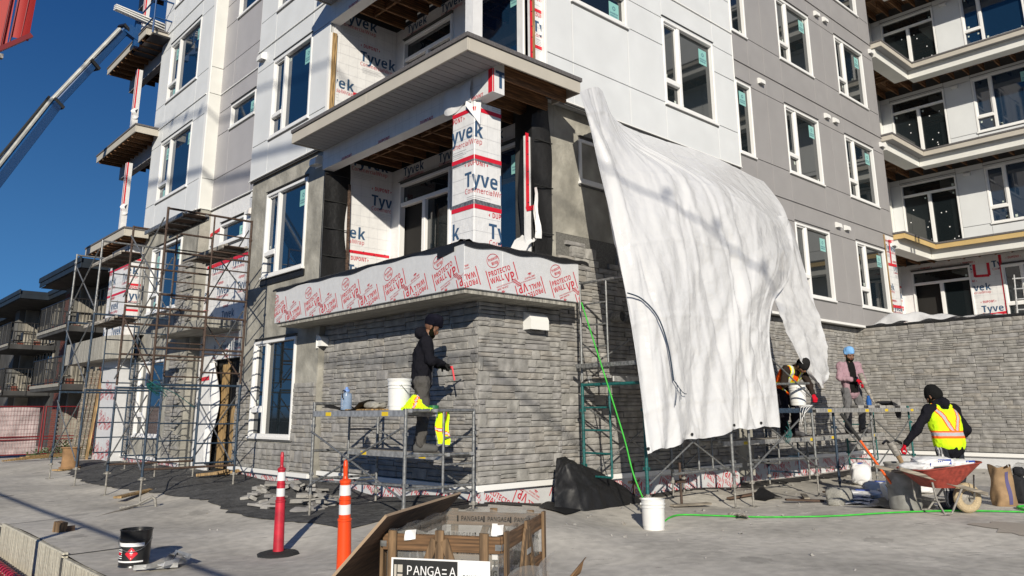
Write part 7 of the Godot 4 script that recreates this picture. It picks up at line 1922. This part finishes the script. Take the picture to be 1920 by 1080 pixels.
	for i in 36:
		var a0 := TAU * i / 36.0; var a1 := TAU * (i + 1) / 36.0
		var P := func(an: float, f: float) -> Vector3: var r := (0.9 + 0.45 * wn.get_noise_2d(cos(an) * 1.5, sin(an) * 1.5)) * f; var x := 0.38 * r * cos(an); var z := 0.62 * r * sin(an); return V(x, gy(10.9 + x, -3.0 + z) - gy(10.9, -3.0) + 0.002, z)
		b.fquad(P.call(a0, 0.5), P.call(a1, 0.5), P.call(a1, 1.0), P.call(a0, 1.0), Vector3.UP); b.flat(P.call(a0, 0.5), P.call(a1, 0.5), V(0, 0.002, 0), Vector3.UP)
	part("damp", b, mat("damp", 0.36, 0.32, 0.27, 0.7, null, 1), S)
	for k in 7:
		var q: Array = [[11.9, -7.35, 0.9], [12.8, -6.75, 0.5], [13.6, -6.55, 0.7], [14.2, -6.35, 0.4], [12.2, -6.45, 0.6], [10.2, -7.2, 0.8], [15.3, -6.1, 0.9]][k]
		S = thing("scrap_board", ["dark scrap board beside the small black membrane scrap", "pale scrap board between the two middle scaffolds", "dark scrap board left of the mortar lump", "pale short scrap board before the bag heap", "dark scrap board lying just left of the paper litter", "pale scrap board under the tarp's lower edge", "dark scrap board behind the bag heap"][k], "board", on_ground(q[0], q[1], 0.03), 0.6 * k, "scrap boards under the scaffolds")
		board("board", V(-q[2] / 2, 0, 0), V(q[2] / 2, 0.02, 0), 0.09, 0.03, M.barrow_wood if k % 2 else M.plank_dark, S)
	S = thing("dark_sheet", "dark plastic sheet on the ground beneath the mixing drum", "plastic sheet", on_ground(12.6, -5.1, 0.01))
	cloth_sheet("sheet", S, func(u, v): return V(-0.9 + 1.7 * u, 0.012 + 0.035 * absf(sin(u * 9 + v * 5)) * sin(PI * v), -0.35 + 0.8 * v + 0.15 * sin(u * 6)), M.membrane, 30, 14)
	# small rubble: chips nobody would count
	var chips := []
	for k in 6: chips.append(B.new())
	for k in 300:
		var x := rng.randf_range(2.7, 15.0); var z := rng.randf_range(-22.0, -2.5)
		if k > 110: x = rng.randf_range(7.0, 19.0); z = lerpf(-8.5, -5.4, pow(rng.randf(), 2.0))
		if x > 6.9 and z < -8.3: continue
		var s := rng.randf_range(0.008, 0.036) * (1.0 if k > 110 else 0.7)
		(chips[k % 6] as B).add(stone_kinds[k % 12][0], Transform3D(Basis.from_euler(V(rng.randf() * TAU, rng.randf() * TAU, rng.randf() * TAU)) * Basis.from_scale(V(s * 1.6, s, s)), on_ground(x, z, s * 0.3)))
	var l := []
	for k in 6: l.append([chips[k], M["stone%d" % k]])
	var ch := node_of("rubble", meshes(l), null, self); tag(ch, "small stone chips and mortar crumbs scattered over the concrete", "rubble"); ch.set_meta("kind", "stuff")
	# ---- the terrace
	S = thing("plastic_sheet", "white plastic sheeting bunched along the top of the terrace wall", "plastic sheet", V(20.6, 3.66, -7.0))
	cloth_sheet("sheet", S, func(u, v): return V(-0.05 + 0.35 * v + 0.03 * sin(u * 20), (0.03 + 0.24 * sin(PI * v) * (0.5 + 0.5 * sin(u * 5.0 + 0.5)) + 0.03 * sin(u * 31 + v * 6)) * smoothstep(0.0, 0.12, minf(u, 1 - u) + 0.02), lerpf(-1.6, 1.5, u)), M.tarp, 50, 10)
	S = thing("stepladder", "grey aluminium stepladder standing on the terrace at the right edge", "ladder", V(23.6, 3.5, -5.75), 0.3)
	for s in [-0.28, 0.28]: board("stile", V(-0.1, 0, s * 1.1), V(0.1, 1.5, s * 0.8), 0.03, 0.07, M.alu, S, V(1, 0, 0)); board("stile", V(0.6, 0, s * 1.1), V(0.14, 1.5, s * 0.8), 0.03, 0.05, M.alu, S, V(1, 0, 0))
	for k in 5: board("step", V(-0.06 + 0.04 * k, 0.28 + 0.28 * k, -0.28), V(-0.06 + 0.04 * k, 0.28 + 0.28 * k, 0.28), 0.09, 0.03, M.alu, S)
	# ---- overhead service cables, out of the picture, whose shadows cross the place
	S = thing("overhead_cable", "thick service cable strung overhead behind the camera", "cable", V(0, 8, 4))
	var SUN := V(0.613, -0.354, -0.705)
	var hang := func(ga: Vector3, gb: Vector3, ta: float, tb: float, r: float):
		var q := B.new(); q.tube(ga - SUN * ta - S.position, gb - SUN * tb - S.position, r, 8); part("cable", q, M.rubber, S)
	hang.call(V(3.28, 0, -22.0), V(3.30, 0, -2.0), 8.0, 8.0, 0.034)
	hang.call(V(7.03, 2.37, -12.84), V(9.1, 0.94, -8.38), 20.0, 20.0, 0.03)
	hang.call(V(6.83, 10.3, -27.4), V(6.83, 8.0, -12.0), 24.0, 24.0, 0.035)
	hang.call(V(6.83, 8.5, -27.0), V(6.83, 6.55, -12.6), 24.0, 24.0, 0.06)
	hang.call(V(6.33, 6.0, -7.0), V(13.1, 3.3, -7.0), 24.0, 24.0, 0.03)
	for p in [V(6.83, 9.42, -21.46), V(6.83, 9.27, -20.42), V(6.83, 9.11, -19.38), V(9.73, 4.86, -7.0), V(10.94, 4.38, -7.0), V(12.27, 3.78, -7.0)]:
		b = B.new(); var c0: Vector3 = p - SUN * 24.0 - S.position; b.bar(c0 - V(0.08, 0.10, 0), c0 + V(0.08, 0.09, 0), 0.07, 0.07); part("cable_clamp", b, M.rubber, S)
	S = thing("barricade_board", "plain upright wooden board standing in the trench just left of the picture", "board", V(0.95, -0.5, -9.35), 0.72)
	board("board", V(0, 0, 0), V(0, 1.78, 0), 0.36, 0.05, M.lumber, S, V(0, 0, 1))

func railing(R: Node, a: Vector3, b: Vector3, h: float, posts: int, gap := 0.13):
	rod("top_rail", a + V(0, h, 0), b + V(0, h, 0), 0.028, M.dark_rail, R); rod("bottom_rail", a + V(0, 0.08, 0), b + V(0, 0.08, 0), 0.02, M.dark_rail, R)
	for k in posts + 1: rod("rail_post", a.lerp(b, float(k) / posts) - V(0, 0.2, 0), a.lerp(b, float(k) / posts) + V(0, h, 0), 0.03, M.dark_rail, R)
	var n := int(a.distance_to(b) / gap); var q := B.new()
	for k in range(1, n): q.tube(a.lerp(b, float(k) / n) + V(0, 0.08, 0), a.lerp(b, float(k) / n) + V(0, h, 0), 0.009, 5)
	part("balusters", q, M.dark_rail, R)

func build_neighbour():
	var R := thing("apartment_building", "older dark-roofed apartment block with black balcony railings at the far left", "building", V(9, 0, -44))
	var o := -R.position; var b: B
	var bx := func(called: String, x0, x1, y0, y1, z0, z1, m: Material, par: Node) -> MeshInstance3D:
		var q := B.new(); q.t = Transform3D(Basis(), o); q.box(x0, x1, y0, y1, z0, z1, 0.01); return part(called, q, m, par)
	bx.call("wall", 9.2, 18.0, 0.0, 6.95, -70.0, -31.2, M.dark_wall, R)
	# roofs in steps, deep fascias
	for q in [[7.40, -38.6, -32.15], [8.6, -42.6, -38.6], [7.40, -52.0, -42.6], [8.6, -56.0, -52.0], [7.4, -66.0, -56.0]]:
		bx.call("roof", q[0] + 0.02, 18.0, 7.05, 7.30, q[1], q[2] - 0.02, M.roof_dark, R)
		bx.call("fascia", q[0], q[0] + 0.04, 6.92, 7.12, q[1] - 0.05, q[2] + 0.05, M.roof_dark, R); bx.call("fascia", q[0] - 0.04, q[0] + 0.02, 7.125, 7.34, q[1] - 0.08, q[2] + 0.08, M.roof_dark, R)
		bx.call("fascia", q[0] + 0.04, 10.0, 6.92, 7.12, q[2] - 0.02, q[2] + 0.03, M.roof_dark, R)
		bx.call("soffit", q[0] + 0.06, 9.4, 6.90, 6.93, q[1], q[2] - 0.04, M.dark_wall, R)
	var k := 0
	for z0 in [-36.7, -47.0, -60.5]:
		for L in [4.75, 2.62]:
			var z1: float = z0 + 4.5
			bx.call("balcony_slab", 7.18, 9.3, L - 0.22, L, z0, z1, M.dark_wall, R); bx.call("slab_edge", 7.15, 7.18, L - 0.10, L + 0.02, z0 - 0.02, z1 + 0.02, M.concrete, R)
			railing(R, V(7.22, L, z0) + o, V(7.22, L, z1) + o, 1.0, 5); railing(R, V(7.22, L, z1) + o, V(9.1, L, z1) + o, 1.0, 2); railing(R, V(7.22, L, z0) + o, V(9.1, L, z0) + o, 1.0, 2)
			for w in 3:
				var wz: float = z0 + 0.4 + 1.35 * w
				bx.call("window", 9.12, 9.2, L + 0.15, L + 1.95, wz, wz + 1.15, M.pale_wall, R)
				bx.call("pane", 9.10, 9.125, L + 0.22, L + 1.88, wz + 0.07, wz + 1.08, M.glass, R)
				for c in 2: bx.call("curtain", 9.085, 9.098, L + 0.2, L + 1.85, wz + 0.1 + 0.5 * c, wz + 0.32 + 0.5 * c, M.pale_wall, R)
			# chairs and pots on the balconies
			for c in 3:
				var cx := 7.9 + 0.5 * c; var cz: float = z0 + 1.0 + 1.1 * c
				bx.call("balcony_chair", cx, cx + 0.42, L + 0.4, L + 0.45, cz, cz + 0.42, M.pale_wall if (c + k) % 2 else M.dark_rail, R)
				bx.call("balcony_chair_back", cx + 0.38, cx + 0.42, L + 0.45, L + 0.85, cz, cz + 0.42, M.pale_wall if (c + k) % 2 else M.dark_rail, R)
				bx.call("flower_pot", cx - 0.35, cx - 0.1, L, L + 0.3, cz - 0.5, cz - 0.25, M.brick_red, R)
			k += 1
	for z in [-38.2, -48.6, -31.9, -61.8]:
		bx.call("pilaster", 8.6, 9.3, 0.0, 6.9, z, z + 0.18, M.pale_wall, R); bx.call("pilaster", 8.6, 9.3, 0.0, 6.9, z + 1.25, z + 1.43, M.pale_wall, R)
		# brick piers: courses of single bricks in front of their backing
		var pier: MeshInstance3D = bx.call("brick_pier", 8.34, 9.28, 0.0, 6.9, z + 0.2, z + 1.23, M.mortar, R)
		if z > -40:
			var bm := B.new(); bm.box(-0.5, 0.5, -0.5, 0.5, -0.5, 0.5, 0.04); var ms := bm.mesh()
			var all := B.new(); var n := 0
			for j in 80:
				for i in 5:
					var cz: float = z + 0.22 + 0.2 * i + (0.1 if j % 2 else 0.0)
					if cz + 0.1 > z + 1.22: continue
					var X := Transform3D(Basis.from_scale(V(0.03, 0.07, 0.19)), V(8.335 + 0.004 * (rng.randi() % 3), 0.05 + 0.083 * j, cz + 0.1) + o)
					if n < 150: node_of("brick", ms, M.brick_red, pier, X)
					else: all.add(bm, X)
					n += 1
			var r := part("brickwork", all, M.brick_red, pier); r.set_meta("kind", "stuff")
	# red temporary fence with its pale sheet
	var S := thing("fence", "red temporary mesh fence hung with a pale sheet at the far left", "fence", V(6.6, 0.2, -31.2))
	for e in [[-4.2, 0.0], [0.08, 3.3]]:
		var za: float = e[0]; var zb: float = e[1]
		# panels run along x, across the view
		for x in [za, zb]: rod("post", V(x, -0.2, 0), V(x, 1.62, 0), 0.025, M.fence_red, S)
		for y in [0.02, 0.5, 0.6, 1.6]: rod("rail", V(za, y, 0), V(zb, y, 0), 0.018, M.fence_red, S)
		b = B.new(); var x2 := za
		while x2 < zb: b.tube(V(x2, 0.02, 0), V(x2, 1.6, 0), 0.003, 4); x2 += 0.09
		var y2 := 0.1
		while y2 < 1.6: b.tube(V(za, y2, 0), V(zb, y2, 0), 0.003, 4); y2 += 0.15
		part("mesh_panel", b, M.fence_red, S)
	cloth_sheet("sheet", S, func(u, v): return V(lerpf(-4.3, -0.1, u), lerpf(0.0, 1.58, v) + 0.02 * sin(u * 30), -0.05 + 0.03 * sin(u * 13 + v * 3)), M.sheet_pink, 40, 10)
	# shrubs behind the fence: leaves on stems
	for q in [[7.9, -31.8, 0.8], [8.7, -32.3, 0.9], [7.2, -30.4, 0.45]]:
		S = thing("shrub", ["low dark shrub behind the red fence beside its post", "taller dark shrub against the brick pier", "patch of low green weeds before the red fence"][[0.8, 0.9, 0.45].find(q[2])], "shrub", V(q[0], 0.1, q[1]))
		var lf := B.new()
		for n in 500:
			var a := rng.randf() * TAU; var d := V(cos(a), 0, sin(a)) * sqrt(rng.randf()) * 0.8 * (1.4 if q[2] < 0.5 else 1.0); var h: float = rng.randf() * q[2] * (1.0 - 0.5 * d.length())
			var c := d + V(0, h, 0); var t := V(rng.randf() - 0.5, rng.randf() - 0.3, rng.randf() - 0.5).normalized() * 0.09; var s := t.cross(V(rng.randf() - 0.5, 1, rng.randf() - 0.5)).normalized() * 0.035
			lf.flat(c, c + t * 0.5 + s, c + t, Vector3.UP); lf.flat(c, c + t, c + t * 0.5 - s, Vector3.UP)
		part("foliage", lf, M.leaf, S)
		lf = B.new()
		for n in 8: lf.tube(V(0, 0, 0), V(rng.randf_range(-0.5, 0.5), q[2] * 0.7, rng.randf_range(-0.5, 0.5)), 0.012, 5)
		part("stem", lf, M.plank_dark, S)
	# ---- the boom lift: two-section boom, white above, blue below, basket at the top
	S = thing("boom_lift", "boom lift with a blue and white telescopic arm raised to the left balconies", "boom lift", V(2.0, 4.0, -21.5))
	var A := V(1.25, 3.3, -21.0) - S.position; var J := V(4.33, 10.0, -23.6) - S.position; var T := V(5.82, 12.72, -23.3) - S.position
	var d := (T - A).normalized(); var sd := d.cross(Vector3.UP).normalized(); var up := sd.cross(d)
	b = B.new(); b.bar(A, J + d * 0.1, 0.22, 0.27, up, 0.02); part("lower_boom", b, M.boom_blue, S)
	b = B.new(); b.bar(A + up * 0.20, J + up * 0.20, 0.16, 0.08, up, 0.02); part("hose_carrier", b, M.boom_white, S)
	b = B.new(); b.bar(J, T, 0.17, 0.21, up, 0.02); part("upper_boom", b, M.boom_blue, S)
	b = B.new(); b.bar(J + up * 0.16, T + up * 0.15 - d * 0.2, 0.13, 0.08, up, 0.02); part("hose_carrier", b, M.boom_white, S)
	for f in [0.0, 0.5, 0.98]: b = B.new(); b.bar(J + (T - J) * f - d * 0.05, J + (T - J) * f + d * 0.05, 0.27, 0.36, up); part("clamp", b, M.black_plastic, S)
	b = B.new(); b.pipe(curve([A + up * 0.30, A.lerp(J, 0.3) + up * 0.36, A.lerp(J, 0.7) + up * 0.30, J + up * 0.27], 20), 0.035, 6); part("cables", b, M.rubber, S)
	b = B.new(); b.bar(T, T + V(0.5, -0.25, 0), 0.2, 0.3); b.bar(T + V(0.3, -0.5, 0), T + V(0.3, 0.6, 0), 0.15, 0.15, V(1, 0, 0)); part("jib", b, M.boom_blue, S)
	var C := T + V(0.75, -0.35, 0.1)
	b = B.new(); b.box(C.x - 0.3, C.x + 0.8, C.y - 0.05, C.y, C.z - 0.9, C.z + 0.9); part("basket_floor", b, M.black_plastic, S)
	b = B.new()
	for x in [-0.3, 0.25, 0.8]:
		for z in [-0.9, 0.9]: b.tube(C + V(x, 0, z), C + V(x, 1.1, z), 0.028, 6)
	for y in [0.5, 1.1]:
		for z in [-0.9, 0.9]: b.tube(C + V(-0.3, y, z), C + V(0.8, y, z), 0.026, 6)
		for x in [-0.3, 0.8]: b.tube(C + V(x, y, -0.9), C + V(x, y, 0.9), 0.026, 6)
	part("basket_rail", b, M.boom_blue, S)
	for q in 3: b = B.new(); b.bar(C + V(-1.2, 0.7 + 0.06 * q, 0.2), C + V(1.3, 0.6 + 0.06 * q, -0.3 + 0.1 * q), 0.16, 0.03); part("carried_panel", b, M.white_trim, S)
	# ---- red sheeted load hanging at the top left
	S = thing("red_barrier", "translucent red barrier panels hanging in the air at the upper left corner", "barrier", V(1.25, 6.0, -9.9))
	var xs := B.new(); xs.grid(func(u, v): return V(lerpf(0.02, 0.20, u) + 0.05 * v, lerpf(-0.26, 1.4, v), 0.02 * sin(u * 3 + v)), 6, 10)
	xs.grid(func(u, v): return V(lerpf(-0.10, 0.0, u) - 0.08 * (1 - u) + 0.03 * v, lerpf(-0.42, 1.4, v), -0.06 + 0.05 * u), 6, 10)
	part("red_sheet", xs, M.red_mesh, S)
	b = B.new(); b.bar(V(-0.12, -0.50, 0.0), V(0.22, -0.18, 0.02), 0.05, 0.05); part("bottom_rail", b, M.fence_red, S)
	b = B.new()
	for x in [-0.03, 0.05, 0.15]: b.tube(V(x - 0.03, -0.4 + x, 0.012), V(x + 0.05, 1.4, 0.012), 0.010, 6)
	part("upright", b, M.fence_red, S)
	b = B.new(); b.box(-0.22, -0.02, -0.55, -0.50, -0.03, 0.03); part("bracket", b, M.jack, S)
	b = B.new(); b.tube(V(0.08, 1.4, 0), V(0.08, 9.0, 0), 0.012, 6); part("hoist_rope", b, M.rubber, S)
